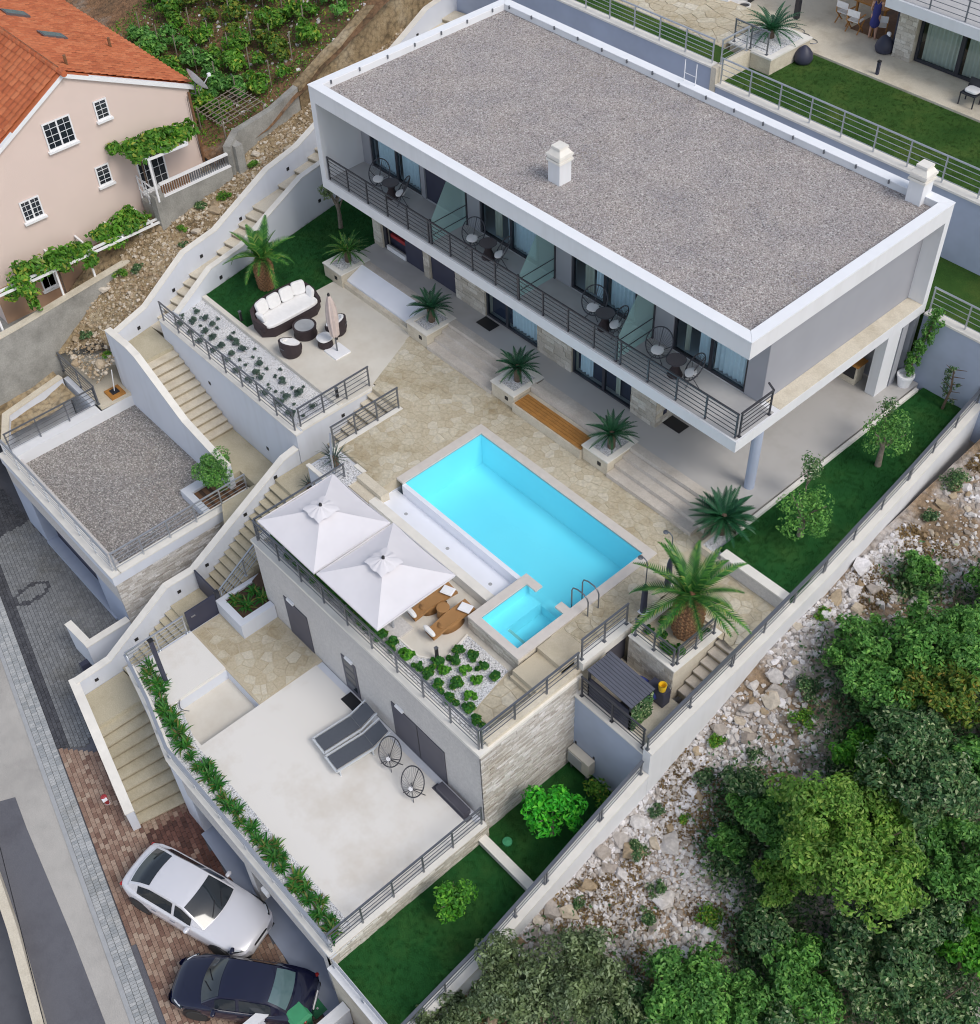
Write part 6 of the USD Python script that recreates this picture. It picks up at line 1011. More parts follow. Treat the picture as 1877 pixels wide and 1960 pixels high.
for k, (a, b, c) in enumerate((((2.1, 1.1), (2.85, 1.0), (3.5, 1.05)), ((7.2, 1.05), (7.98, .98), (8.65, 1.05)), ((12.65, 1.25), (13.3, 1.05), (13.85, 1.1)), ((15.45, 1.15), (16.3, .95), (16.95, 1.05)))):
    wire_chair(f'left white cushioned wire chair on the balcony, {rooms[k]}', (*a, 3.66), .35, True, group='balcony chairs'); wire_chair(f'right white cushioned wire chair on the balcony, {rooms[k]}', (*c, 3.66), -.75, True, group='balcony chairs')
    t = thing('wire_table', f'round dark woven table between two chairs on the balcony, {rooms[k]}', 'table', (*b, 3.66), group='balcony tables', w=False); part(t, 'frame', lathe([(.24, 0), (.11, .3), (.14, .42), (.28, .56)], 18), 'wicker_dark', 40); part(t, 'top', lathe([(.30, .56), (.30, .575)], 22), 'table_top'); part(t, 'rim', tube([(.30 * math.cos(q), .30 * math.sin(q), .57) for q in np.linspace(0, 2 * math.pi, 25)], .012, 6, False), 'dark_steel')
# upper terrace
t = thing('dining_table', 'orange wood dining table under the neighbouring porch', 'table', (9.0, 20.3, 5.6)); part(t, 'top', bx(8.25, 19.75, 6.28, 9.75, 22.2, 6.34), 'wood_orange')
for x in (8.35, 9.6): part(t, 'leg', bx(x, 19.85, 5.61, x + .08, 19.93, 6.28), 'wood_orange')
def director(label, c, rz):
    t = thing('director_chair', label, 'chair', (*c, 5.6), rz, w=False)
    for s in (-1, 1): part(t, 'leg', bar((s * .25, -.22, 0), (s * .25, .22, .45), .035), 'wood_orange'); part(t, 'leg', bar((s * .25, .22, 0), (s * .25, -.22, .45), .035), 'wood_orange'); part(t, 'back_post', bar((s * .25, -.24, .45), (s * .25, -.26, .9), .03), 'wood_orange'); part(t, 'arm', bx(s * .25 - .03, -.26, .63, s * .25 + .03, .22, .66), 'wood_orange')
    part(t, 'seat', bx(-.24, -.22, .45, .24, .22, .47), 'cushion_white'); part(t, 'back_cloth', bx(-.26, -.275, .66, .26, -.24, .9), 'cushion_white')
director('white canvas director chair at the left of the orange table', (8.35, 19.2), 0.0); director('white canvas director chair at the middle of the orange table', (9.05, 18.9), .1); director('white canvas director chair behind the standing person', (9.95, 19.2), .5)
for k, (x, y, lb) in enumerate(((9.1, 15.75, 'dark bean bag at the corner of the cycad planter'), (10.8, 18.35, 'dark bean bag beside the stone pillar of the neighbouring villa'))): solo('bean_bag', lb, 'bean bag', lathe([(.02, 0), (.3, .02), (.36, .18), (.32, .36), (.2, .52), (.08, .62), (.02, .64)], 18), 'dark_panel', True, loc=(x, y, 5.53 if k == 0 else 5.6))
solo('towel_heap', 'pale cloth on the bean bag by the stone pillar', 'cloth', pillow(.16, .12, .2), 'paper_white', True, loc=(10.85, 18.4, 6.25))
solo('garden_hose', 'loosely coiled hose on the upper stone terrace', 'hose', tube([(7.0 + .03 * k + (.26 + .008 * k % .2) * math.cos(k * .45), 17.6 - .012 * k + .26 * math.sin(k * .45), 5.62) for k in range(48)], .014, 5), 'steel')
for x, y, lb in ((11.66, 16.75, 'dark bollard lamp at the edge of the neighbouring lawn'), (6.1, 15.6, 'dark bollard lamp on the upper flagstone path')): t = thing('bollard_lamp', lb, 'bollard lamp', (x, y, 5.6)); part(t, 'shaft', bx(x - .05, y - .05, 5.6, x + .05, y + .05, 6.08), 'dark_panel'); part(t, 'cap', bx(x - .06, y - .06, 6.08, x + .06, y + .06, 6.12), 'black')
t = thing('flower_pot', 'cream flower pot with soil at the corner of the white outbuilding', 'flower pot', (5.2, 17.0, 5.6)); part(t, 'pot', lathe([(.16, 0), (.24, .42), (.27, .42), (.27, .5), (.22, .5), (.2, .4)], 18, (5.2, 17.0, 5.56)), 'pot_white', 35); part(t, 'soil', lathe([(.21, .42), (.21, .45)], 16, (5.2, 17.0, 5.56)), 'black'); part(t, 'saucer', lathe([(.2, 0), (.22, .03), (.2, .04)], 16, (5.2, 17, 5.55)), 'black')
t = thing('terrace_chair', 'dark metal chair with white cushion before the neighbouring window', 'chair', (15.2, 17.15, 5.6))
for x, y in ((14.9, 16.95), (15.45, 16.95), (14.9, 17.4), (15.45, 17.4)): part(t, 'leg', bx(x - .018, y - .018, 5.6, x + .018, y + .018, 6.2 if y > 17 else 6.05), 'dark_frame')
part(t, 'seat', bx(14.88, 16.92, 6.02, 15.47, 17.42, 6.06), 'dark_frame'); part(t, 'cushion', rot(pillow(.5, .45, .12, p=4), loc=(15.2, 17.2, 6.13)), 'cushion_white', True); part(t, 'backrest', bx(14.9, 17.4, 6.1, 15.45, 17.43, 6.45), 'dark_frame')
t = thing('round_table', 'round white table at the right edge before the neighbouring window', 'table', (15.75, 17.75, 5.6)); part(t, 'top', lathe([(.45, .70), (.45, .73)], 24, (15.75, 17.75, 5.6)), 'paper_white'); part(t, 'stem', tube([(15.75, 17.75, 5.6), (15.75, 17.75, 6.3)], .04, 8), 'dark_frame'); part(t, 'foot', lathe([(.25, 0), (.22, .03)], 16, (15.75, 17.75, 5.6)), 'dark_frame')
# the person by the table: one continuous body from hulls of joint spheres
def hulls(bones):
    out = mf.Manifold()
    for (a, ra), (b, rb) in bones:
        s = mf.Manifold.sphere(ra, 16).translate(a); q = mf.Manifold.sphere(rb, 16).translate(b); out += mf.Manifold.batch_hull([s, q])
    m = out.refine_to_length(.035).to_mesh(); m = trimesh.Trimesh(m.vert_properties[:, :3], m.tri_verts); trimesh.smoothing.filter_taubin(m, iterations=8); return m
P_ = thing('person', 'person in a dark blue sleeveless dress standing beside the orange table', 'person', (9.9, 18.85, 5.6), math.radians(20), w=False)
J = dict(pel=(0, 0, .95), lh=(-.09, 0, .90), rh=(.09, 0, .90), lk=(-.10, .02, .50), rk=(.10, -.03, .50), la=(-.12, -.01, .08), ra=(.12, -.08, .08), lt=(-.13, .12, .03), rt=(.13, .05, .03), ch=(0, .02, 1.25), nk=(0, .02, 1.45), hd=(0, .05, 1.60), ls=(-.17, .02, 1.38), rs=(.17, .02, 1.38), le=(-.22, .06, 1.10), re=(.22, .12, 1.12), lw=(-.18, .25, .95), rw=(.15, .34, 1.02))
bones = [((J['pel'], .125), (J['ch'], .12)), ((J['ch'], .115), (J['nk'], .055)), ((J['nk'], .048), (J['hd'], .06)), ((J['ls'], .052), (J['rs'], .052)), ((J['ls'], .05), (J['le'], .038)), ((J['rs'], .05), (J['re'], .038)), ((J['le'], .036), (J['lw'], .026)), ((J['re'], .036), (J['rw'], .026)), ((J['lh'], .10), (J['lk'], .06)), ((J['rh'], .10), (J['rk'], .06)), ((J['lk'], .058), (J['la'], .035)), ((J['rk'], .058), (J['ra'], .035)), ((J['la'], .038), (J['lt'], .025)), ((J['ra'], .038), (J['rt'], .025)), ((J['hd'], .085), ((0, .07, 1.66), .09)), (((0, .15, 1.63), .02), ((0, .14, 1.66), .018))]
for w_ in ('lw', 'rw'):
    b = np.array(J[w_]); palm = b + [0, .05, -.05]; bones.append(((tuple(b), .026), (tuple(palm), .03)))
    for i in range(4): f0 = palm + [(i - 1.5) * .017, .02, -.02]; bones.append(((tuple(f0), .010), (tuple(f0 + [0, .04, -.035 + .006 * i]), .008)))
    bones.append(((tuple(b + [.02, .02, -.02]), .011), (tuple(b + [.045, .06, -.03]), .009)))
part(P_, 'body', hulls(bones), 'skin', True); part(P_, 'dress', hulls([(((0, .0, .62), .19), ((0, .01, .95), .155)), (((0, .01, .95), .15), ((0, .02, 1.25), .14)), (((0, .02, 1.25), .135), ((-.1, .02, 1.39), .05)), (((0, .02, 1.25), .135), ((.1, .02, 1.39), .05))]), 'denim_blue', True); part(P_, 'hair', hulls([(((0, .02, 1.68), .105), ((0, -.02, 1.60), .09)), (((0, -.03, 1.6), .08), ((0, -.05, 1.42), .045))]), 'hair_brown', True)
# showers by the pool
for x, y, lb in ((19.96, -4.04, 'slim steel garden shower with dark base nearest the pool ladder'), (19.81, -2.85, 'slim steel garden shower with dark base behind the big palm')):
    t = thing('garden_shower', lb, 'shower', (x, y, 0)); part(t, 'foot', bx(x - .12, y - .12, .0, x + .12, y + .12, .03), 'paper_white'); part(t, 'body', lathe([(.09, .03), (.10, .3), (.085, 1.0), (.05, 1.2), (.02, 1.26)], 14, (x, y, 0)), 'dark_panel', True); part(t, 'pipe', tube([(x, y, 1.2), (x, y, 2.1), (x - .04, y, 2.2), (x - .14, y, 2.24), (x - .26, y, 2.2)], .018, 7), 'steel', True); part(t, 'head', lathe([(.02, 0), (.08, -.03), (.08, -.045)], 12, (x - .26, y, 2.2)), 'steel')
t = thing('deck_lamp', 'small dark bollard lamp at the corner of the gravel bed', 'bollard lamp', (16.95, -9.0, -.57)); part(t, 'shaft', bx(16.78, -9.2, -.56, 16.86, -9.12, -.05), 'black'); part(t, 'cap', bx(16.77, -9.21, -.05, 16.87, -9.11, -.02), 'steel')
for x, y, lb in ((.6, -4.72, 'small dark bollard lamp at the lawn corner beside the sofa'), (6.45, -4.75, 'small dark bollard lamp by the railing corner of the sofa terrace')): t = thing('deck_lamp', lb, 'bollard lamp', (x, y, 0)); part(t, 'shaft', bx(x - .04, y - .04, 0, x + .04, y + .04, .42), 'black'); part(t, 'cap', bx(x - .05, y - .05, .42, x + .05, y + .05, .45), 'steel')
t = thing('lawn_box', 'green plastic irrigation cover on the lawn beside the first planter', 'cover', (.3, -.2, .01)); part(t, 'lid', lathe([(.16, .01), (.15, .10), (.05, .13)], 16, (.35, -.35, 0)), 'green_plastic'); part(t, 'rim', lathe([(.19, .01), (.19, .03)], 16, (.35, -.35, 0)), 'black')
solo('irrigation_cover', 'round green irrigation cover on the lower lawn by the dividing wall', 'cover', lathe([(.15, 0), (.14, .04), (.03, .06)], 18), 'green_plastic', loc=(20.75, -10.2, -4.54))
t = thing('green_cover', 'green ground cover plate between navy car and corner wall', 'cover', (19.9, -16.75, -7)); part(t, 'plate', bx(19.65, -16.98, -6.995, 20.1, -16.58, -6.96), 'green_plastic'); part(t, 'knob', bx(19.86, -16.8, -6.96, 19.92, -16.74, -6.93), 'paper_white')
t = thing('red_hydrant', 'dark red and white fire hydrant post on the brick parking', 'hydrant', (10.1, -17.82, -7)); part(t, 'post', tube([(9.98, -17.8, -7), (10.12, -17.85, -6.45)], .07, 10), 'red_paint', True); part(t, 'head', lathe([(.1, 0), (.1, .1), (.04, .14)], 12, (10.12, -17.85, -6.47)), 'red_paint'); part(t, 'cap', lathe([(.08, 0), (.08, .05)], 12, (9.98, -17.8, -7)), 'paper_white'); part(t, 'outlet', bx(10.16, -17.95, -6.45, 10.26, -17.8, -6.36), 'paper_white')
# ------------------------------------------------ cars
def car(name, label, loc, rz, paint, L, W, dims, pale=False, fast=True):
    t = thing(name, label, 'car', loc, rz, w=False); h = L / 2; wb, rf, rb_, bb, zr_, zd, zt = dims   # windscreen base, roof front, roof rear, rear glass base, roof height, bonnet height, boot height
    xs = np.array([-h, -h + .05, -h + .16, -h + .4, -h + .8, -.6, 0, .6, h - 1.1, h - .7, h - .35, h - .14, h - .04, h]); wv = np.array([.62, .76, .86, .945, .985, 1, 1, 1, .985, .955, .90, .80, .70, .56]) * W / 2
    top = np.interp(xs, [-h, -h + .12, -h + .5, bb, wb, h - .6, h - .2, h - .05, h], [zt - .22, zt - .06, zt, zt + .02, zd + .02, zd - .10, zd - .2, zd - .28, zd - .4]); bot = np.interp(xs, [-h, -h + .3, h - .3, h], [.36, .22, .20, .32]); R_ = []
    for x, w, tz, bz in zip(xs, wv, top, bot): R_.append([(x, y, z) for y, z in ((-w * .86, bz), (-w, bz + .16), (-w * 1.005, bz + .36), (-w * .985, tz - .12), (-w * .93, tz - .03), (-w * .72, tz + .005), (-w * .3, tz + .03), (w * .3, tz + .03), (w * .72, tz + .005), (w * .93, tz - .03), (w * .985, tz - .12), (w * 1.005, bz + .36), (w, bz + .16), (w * .86, bz))])
    V_ = np.array(R_).reshape(-1, 3); n = 14; F_ = []
    for k in range(len(xs) - 1):
        for j in range(n): a, b, c, d = k * n + j, k * n + (j + 1) % n, (k + 1) * n + (j + 1) % n, (k + 1) * n + j; F_ += [[a, b, c], [a, c, d]]
    for e in (0, (len(xs) - 1) * n): F_ += [[e, e + j, e + j + 1] for j in range(1, n - 1)]
    part(t, 'body', (V_, np.array(F_)), paint, 50)
    cxs = np.concatenate([np.linspace(bb, rb_, 6), np.linspace(rb_, rf, 7)[1:], np.linspace(rf, wb, 6)[1:]])
    def ztop(x): return np.interp(x, [bb, bb + (rb_ - bb) * .5, rb_, (rb_ + rf) / 2, rf, rf + (wb - rf) * .5, wb], [zt + .015, zt + (zr_ - zt) * .60, zr_ - .05, zr_, zr_ - .035, zd + (zr_ - zd) * .52, zd + .015])
    def wtop(x): return W / 2 * np.interp(x, [bb, rb_, rf, wb], [.74, .64, .66, .80])
    def wbase(x): return W / 2 * np.interp(x, [bb, bb + .5, wb - .5, wb], [.80, .915, .93, .84])
    def topf(x, s): return np.array([x + .06 * (1 - s * s) * np.interp(x, [bb, rb_, rf, wb], [-1.4, -.6, .8, 2.2]), wtop(x) * s, ztop(x) + .03 * (1 - s * s)])
    def sidef(x, q, sg): zb_ = np.interp(x, [bb, wb], [zt - .03, zd - .03]); return np.array([x, sg * (wbase(x) + (wtop(x) - wbase(x)) * q), zb_ + (ztop(x) - zb_) * q])
    def patch(fn, us, vs, off=0.):
        G = np.array([[fn(u, v) for v in vs] for u in us]); a, b = len(us), len(vs); i = np.arange(a * b).reshape(a, b); p, q, r, s = i[:-1, :-1].ravel(), i[1:, :-1].ravel(), i[1:, 1:].ravel(), i[:-1, 1:].ravel(); v = G.reshape(-1, 3); c = np.array([np.clip(0, bb, wb), 0, .9])
        if off: d = v - c; d[:, 0] *= .35; d /= np.linalg.norm(d, axis=1, keepdims=True); v = v + d * off
        return v, np.vstack([np.stack([p, q, r], 1), np.stack([p, r, s], 1)])
    s9 = np.linspace(-1, 1, 9)
    part(t, 'cabin', cat([patch(topf, cxs, s9)] + [patch(lambda u, v, g=g: sidef(u, v, g), cxs, np.linspace(0, 1, 4)) for g in (-1, 1)]), paint, 40)
    gl = 'car_glass'; part(t, 'windscreen', patch(topf, np.linspace(rf + .05, wb - .02, 7), np.linspace(-.92, .92, 9), .012), gl, True); part(t, 'rear_window', patch(topf, np.linspace(bb + .06, rb_ - .05, 7), np.linspace(-.88, .88, 9), .012), 'car_glass_pale' if pale else gl, True)
    for g in (-1, 1):
        part(t, 'side_window', patch(lambda u, v: sidef(u, v, g), np.linspace(bb + .42, -.17 + (rf + rb_) / 2 * .3 + .1, 7), np.linspace(.14, .88, 4), .012), gl); part(t, 'side_window', patch(lambda u, v: sidef(u, v, g), np.linspace(-.07 + (rf + rb_) / 2 * .3 + .1, wb - .42, 7), np.linspace(.14, .88, 4), .012), gl)
        part(t, 'mirror', rot(pillow(.13, .2, .12, p=3), loc=(wb - .42, g * (W / 2 + .07), zd + .05)), paint, True)
        part(t, 'headlight', rot(pillow(.46, .10, .075, p=3), g * -.62, 0, .10, (h - .33, g * W * .40, zd - .24)), 'car_glass', True); part(t, 'lamp', rot(pillow(.3, .05, .05, p=3), g * -.62, 0, .10, (h - .33, g * W * .40, zd - .215)), 'lamp_clear', True); part(t, 'tail_light', rot(pillow(.12, .4, .13, p=3), g * .55, 0, 0, (-h + .17, g * W * .33, zt - .19)), 'lamp_red', True)
        for x in (-.25, -.95): part(t, 'door_handle', bx(x, g * (W / 2 - .005), zd - .18, x + .18, g * (W / 2 + .015), zd - .145), 'alloy' if not pale else 'dark_frame')
        if pale: part(t, 'chrome_strip', patch(lambda u, v: sidef(u, v, g), np.linspace(bb + .3, wb - .3, 8), [.03, .10], .016), 'alloy')
    for x in (h - .86, -h + .82):
        for g in (-1, 1):
            w_ = group_part(t, 'wheel'); yc = g * (W / 2 - .10); prof = [(.20, -.105), (.30, -.105), (.325, -.07), (.325, .07), (.30, .105), (.20, .105)]; part(w_, 'tyre', rot(lathe(prof, 24), 0, math.pi / 2, 0, (x, yc, .325)), 'rubber', 40); part(w_, 'rim', rot(cat([lathe([(.21, .085 * g * -1), (.20, .1 * g * -1), (.05, .095 * g * -1)], 20)] + [rot(bx(.04, -.018, -.104, .2, .018, -.09) if g > 0 else bx(.04, -.018, .09, .2, .018, .104), q * 2 * math.pi / 7) for q in range(7)]), 0, math.pi / 2, 0, (x, yc, .325)), 'alloy')
            part(t, 'wheel_arch', rot(lathe([(.34, -.07), (.40, -.07), (.40, .085), (.34, .085)], 24), 0, math.pi / 2, 0, (x, g * (W / 2 - .085), .34)), 'black')
    part(t, 'grille', rot(pillow(.08, .62, .22, p=5), loc=(h - .035, 0, zd - .42)), 'black', True); part(t, 'number_plate', bx(h - .005, -.26, zd - .50, h + .012, .26, zd - .39), 'paper_white'); part(t, 'number_plate', bx(-h - .03, -.26, zt - .36, -h - .01, .26, zt - .25), 'paper_white'); part(t, 'bumper', bx(-h + .02, -W * .36, .3, -h + .1, W * .36, .42), 'black'); part(t, 'splitter', bx(h - .14, -W * .33, .24, h - .03, W * .33, .32), 'black')
    for a, b in (((.1, -.45), (.0, .12)), ((.12, .1), (.0, .6))): p = topf(wb - .06, a[1]); q = topf(wb - .28, b[1]); part(t, 'wiper', bar(p + [0, 0, .03], q + [0, 0, .035], .02), 'black')
    part(t, 'badge', rot(pillow(.02, .09, .05), loc=(h - .02, 0, zd - .27)), 'alloy', True) if False else None
    part(t, 'underside', bx(-h + .35, -W * .42, .17, h - .35, W * .42, .3), 'black'); return t
car('parked_car', 'silver white saloon car parked at an angle before the garage', (15.1, -17.55, -7), math.radians(18.5), 'car_silver', 4.68, 1.84, (.90, .10, -1.12, -1.95, 1.40, .93, 1.0))
car('parked_car', 'dark navy saloon car parked nearest the bottom edge of the street', (18.28, -18.05, -7), math.radians(219), 'car_navy', 4.12, 1.64, (.98, .40, -.88, -1.45, 1.36, .92, .94), True)
solo('dash_papers', 'pale sheet lying behind the rear window of the navy car', 'paper', bx(-.14, -.3, 0, .14, .3, .01), 'paper_white', loc=(19.22, -17.6, -5.93), rz=math.radians(36)) if False else None

solo('overhead_cable', 'thin dark cable hanging over the road at the left edge', 'cable', tube([(-9.4 + 3.1 * k, -15.2 - .83 * k, -1.6 - .35 * math.sin(math.pi * k / 10)) for k in range(11)], .012, 5), 'black')

t = thing('red_bench', 'red bench deep in the covered terrace behind the pillar', 'bench', (17.4, 7.6, .6)); part(t, 'seat', bx(17.0, 7.3, 1.0, 17.75, 7.75, 1.06), 'red_paint'); part(t, 'base', bx(17.05, 7.35, .6, 17.7, 7.7, 1.0), 'red_paint')
t = thing('wooden_cabinet', 'low wooden cabinet with dark front beside the terrace pillar', 'cabinet', (18.2, 7.7, .6)); part(t, 'body', bx(17.9, 7.55, .6, 18.55, 8.0, 1.35), 'cream_stone'); part(t, 'top', bx(17.85, 7.5, 1.35, 18.6, 8.05, 1.4), 'wood_orange'); part(t, 'front', bx(17.95, 7.53, .85, 18.5, 7.549, 1.3), 'black')

# ================================================================ PLANTS
def frond(L, rise, droop, width, pairs, m_asp=.11, fold=.5, tip=.35):
    """A feather leaf: arching midrib with leaflets on both sides; grows along +x from the origin."""
    n = pairs; s = np.linspace(0.06, 1, n); ang = rise - droop * s ** 1.3; ds = L / n; x = np.cumsum(np.cos(ang) * ds); z = np.cumsum(np.sin(ang) * ds); out = []
    for k in range(n):
        w = width * (math.sin(math.pi * min(1, .18 + .82 * s[k])) * .75 + .25) * (1 - tip * s[k]); t = np.array([math.cos(ang[k]), 0, math.sin(ang[k])]); u = np.array([-math.sin(ang[k]), 0, math.cos(ang[k])]); p = np.array([x[k], 0, z[k]])
        for g in (-1, 1):
            d = np.array([0, g, 0]) * .80 + t * (.45 + .5 * s[k]) + u * fold; d /= np.linalg.norm(d); e = p + d * w + [0, 0, -.12 * w]; b = t * ds * .5
            out.append((np.array([p - b, p + b, e, p + d * w * .55 + b * .9 + u * .02 * w]), np.array([[0, 1, 3], [0, 3, 2]])))
    pts = np.stack([np.r_[0, x], np.zeros(n + 1), np.r_[0, z]], 1); out.append(tube(pts, np.linspace(.018, .004, n + 1) * (L ** .5), 4, False)); return cat(out)
def make_cycad(name, label, loc, L=.78, n=30, h=.62, m='cycad_leaf', trunk='trunk_bark', rz=0, width=.17, rise=(.15, 1.2), droop=.75, group=None, seed=1):
    r = np.random.default_rng(seed); t = thing(name, label, 'palm', loc, rz, w=False, group=group)
    part(t, 'trunk', lathe([(.10, -.1), (.13, .05), (.125, h * .6), (.14, h), (.06, h + .08)], 12), trunk, True)
    for k in range(n): a = k * 2.39996; f = k / n; fr = frond(L * r.uniform(.88, 1.08), rise[0] + (rise[1] - rise[0]) * f ** 1.2, droop * r.uniform(.8, 1.2), width, 16, fold=.35); part(t, 'frond', rot(fr, a + r.uniform(-.1, .1), 0, 0, (.05 * math.cos(a), .05 * math.sin(a), h)), m)
    return t
c0 = make_cycad('cycad', 'dark green cycad in the planter left of the wooden bench', (10.55, -.15, .53), .80, 30, .58, group=None)
dup(c0, (6.05, -.15, .53), 1.1, 'dark green cycad in the planter between white ramp and first steps', sc=1.02); dup(c0, (14.98, -.22, .53), 2.2, 'dark green cycad in the planter right of the wooden bench', sc=1.0)
make_cycad('cycad', 'paler feathery cycad in the planter at the lawn end of the white ramp', (1.05, -.05, .5), .85, 34, .5, 'palm_leaf', width=.15, seed=4)
make_cycad('cycad', 'wide dark cycad seen from above at the garden corner beside the lawn', (19.68, -.35, .28), .95, 52, .75, width=.24, rise=(-.05, 1.0), droop=.5, seed=5)
make_cycad('cycad', 'broad cycad in the white rimmed planter by the neighbouring lawn', (7.75, 15.45, 6.1), 1.15, 34, .35, width=.17, rise=(.1, 1.15), seed=6)
make_cycad('yucca', 'spiky grey green yucca at the corner of the parasol deck', (8.95, -6.75, -.12), .62, 30, .35, 'grey_leaf', width=.035, rise=(.0, 1.35), droop=.25, seed=8)
make_cycad('yucca', 'small dark yucca low beside the stair landing', (8.0, -7.3, -1.42), .4, 18, .12, 'grey_leaf', width=.035, rise=(.0, 1.2), droop=.3, seed=9)
def date_palm(name, label, loc, h, L, n, r0, seed, rise=(-.15, 1.35), droop=1.25):
    r = np.random.default_rng(seed); t = thing(name, label, 'palm', loc, 0, w=False)
    prof = [(r0 * .8, -.1), (r0 * .95, .08), (r0 * 1.05, h * .35), (r0 * 1.08, h * .6), (r0 * .85, h * .85), (r0 * .5, h), (.02, h + .1)]; part(t, 'trunk', lathe(prof, 18), 'palm_bark', True)
    sc_ = []
    rows = int(h / .085)
    for k in range(rows):
        z = .06 + k * (h * .95) / rows; rad = np.interp(z, [p[1] for p in prof], [p[0] for p in prof]); m_ = 13
        for j in range(m_):
            a = (j + .5 * (k % 2)) * 2 * math.pi / m_ + r.uniform(-.05, .05); w = rad * .21; hh = .055
            q = np.array([[rad * .96, -w, -hh], [rad * .96, w, -hh], [rad * 1.12, 0, hh * .9], [rad * .97, 0, hh * 1.5], [rad * 1.03, 0, -hh * 1.2]]); sc_.append(rot((q, np.array([[0, 4, 2], [4, 1, 2], [1, 3, 2], [3, 0, 2], [0, 1, 4]])), a, 0, 0, (0, 0, z)))
    part(t, 'trunk_scale', cat(sc_), 'palm_scale', kind='stuff')
    for k in range(n): a = k * 2.39996; f = k / n; fr = frond(L * r.uniform(.72, 1.12), rise[0] + (rise[1] - rise[0]) * f + r.uniform(-.15, .15), droop * r.uniform(.55, 1.35) * (1.1 - .45 * f), r.uniform(.30, .40), 30, fold=r.uniform(.1, .5), tip=.25); part(t, 'frond', rot(fr, a + r.uniform(-.3, .3), r.uniform(-.25, .25), 0, (.1 * math.cos(a), .1 * math.sin(a), h)), 'palm_leaf')
    for k in range(4): a = 1.1 + k * 1.6; part(t, 'dry_frond', rot(frond(L * .45, -.6, 1.2, .12, 14), a, 0, 0, (.1 * math.cos(a), .1 * math.sin(a), h - .05)), 'dry_leaf')
    return t
date_palm('date_palm', 'date palm on the dark lawn beside the wicker sofa', (-.45, -2.85, 0), 1.35, 1.5, 19, .33, 21, (.05, 1.4), 1.15)
date_palm('date_palm', 'big date palm with fat trunk in the gravel planter by the pool', (21.25, -3.66, 0), 1.55, 1.8, 21, .41, 33, (-.05, 1.45), 1.3)
# round shrubs: three shapes, each copied
def shrub(name, label, loc, R, n, lf, m, group, seed, stem=True, catn='shrub'):
    r = np.random.default_rng(seed); t = thing(name, label, catn, loc, 0, w=False, group=group); part(t, 'foliage', crown(r, n, (R, R, R * .75), lf, 12, -.35, .15, (0, 0, R * .62)), m)
    if stem: part(t, 'stem', tube([(0, 0, -.05), (0, 0, R * .6)], .018, 5), 'trunk_bark')
    return t
balls = [(15.18, -9.84), (15.63, -9.82), (16.24, -9.8), (16.72, -9.82), (17.13, -9.74), (17.0, -9.35), (17.36, -9.37), (17.21, -8.88), (17.05, -8.51), (17.68, -8.9), (17.53, -8.4), (17.95, -8.45), (18.42, -8.4), (18.28, -8.91), (17.99, -9.39), (17.61, -9.83), (18.46, -9.36), (18.24, -9.8), (18.76, -9.75), (19.25, -9.8)]
lb = 'round green shrub in the white gravel beside the spa'; first = []
for k, (x, y) in enumerate(balls):
    if k < 3: first.append(shrub('round_shrub', lb, (x, y, -.54), .25, 900, .10, ('shrub_leaf', 'shrub_leaf', 'bright_leaf')[k], 'round shrubs in the white gravel', 50 + k))
    else: dup(first[2 if k in (6, 9, 13, 16) else k % 2], (x + rng.uniform(-.04, .04), y + rng.uniform(-.04, .04), -.54), rng.uniform(0, 6), sc=rng.uniform(.70, .95))
lb = 'green shrub in the narrow gravel strip behind the front deck railing'
for k in range(19): x = 9.95 + k * .27 + rng.uniform(-.08, .08); dup(first[k % 2], (x, -9.86 + rng.uniform(-.08, .08), -.54), rng.uniform(0, 6), lb, 'shrubs behind the front deck railing', sc=rng.uniform(.75, 1.05))
lb = 'dark green shrub around the fat palm trunk in the gravel planter'
for x, y in ((20.58, -3.3), (20.62, -3.85), (20.55, -4.45), (20.92, -4.3), (21.2, -4.5), (21.6, -3.3), (21.6, -4.4), (21.45, -4.6)): dup(first[int(x * 7) % 2], (x, y, -.01), rng.uniform(0, 6), lb, 'shrubs in the palm planter', sc=rng.uniform(.62, .9))
strip = [(-.71, -5.98), (-.5, -5.62), (-.03, -5.58), (.17, -6.02), (.63, -5.98), (1.18, -5.56), (1.27, -6.03), (1.99, -5.58), (1.89, -6.03), (3.03, -5.62), (3.37, -6.0), (3.69, -6.01), (4.36, -5.59), (5.15, -6.01), (5.3, -5.53), (.47, -6.43), (1.24, -6.34), (2.04, -6.35), (3.51, -6.39), (4.5, -6.35), (5.24, -6.36), (-.9, -6.4), (-.2, -6.42), (2.8, -6.4), (5.95, -6.38), (6.2, -5.6), (1.45, -5.55), (-1.1, -5.6)]
small = [(-.32, -5.93), (.26, -5.56), (2.31, -5.99), (2.72, -5.98), (2.52, -5.57), (3.44, -5.58), (3.94, -5.6), (4.15, -6.04), (4.64, -6.06), (4.9, -5.54), (5.6, -5.97), (-1.3, -6.1), (6.3, -6.1), (.9, -5.3), (2.2, -5.25), (3.8, -5.25), (5.1, -5.22), (-.2, -5.25)]
sg = []
for k, (x, y) in enumerate(strip + small):
    l_ = 'small grey green shrub in the white gravel strip'; g_ = 'grey shrubs in the gravel strip'
    if k < 2: sg.append(shrub('grey_shrub', l_, (x, y, -.13), .2, 420, .07, 'grey_leaf', g_, 90 + k))
    else: dup(sg[k % 2], (x, y, -.13), rng.uniform(0, 6), sc=rng.uniform(.85, 1.15) if k < len(strip) else rng.uniform(.42, .6))
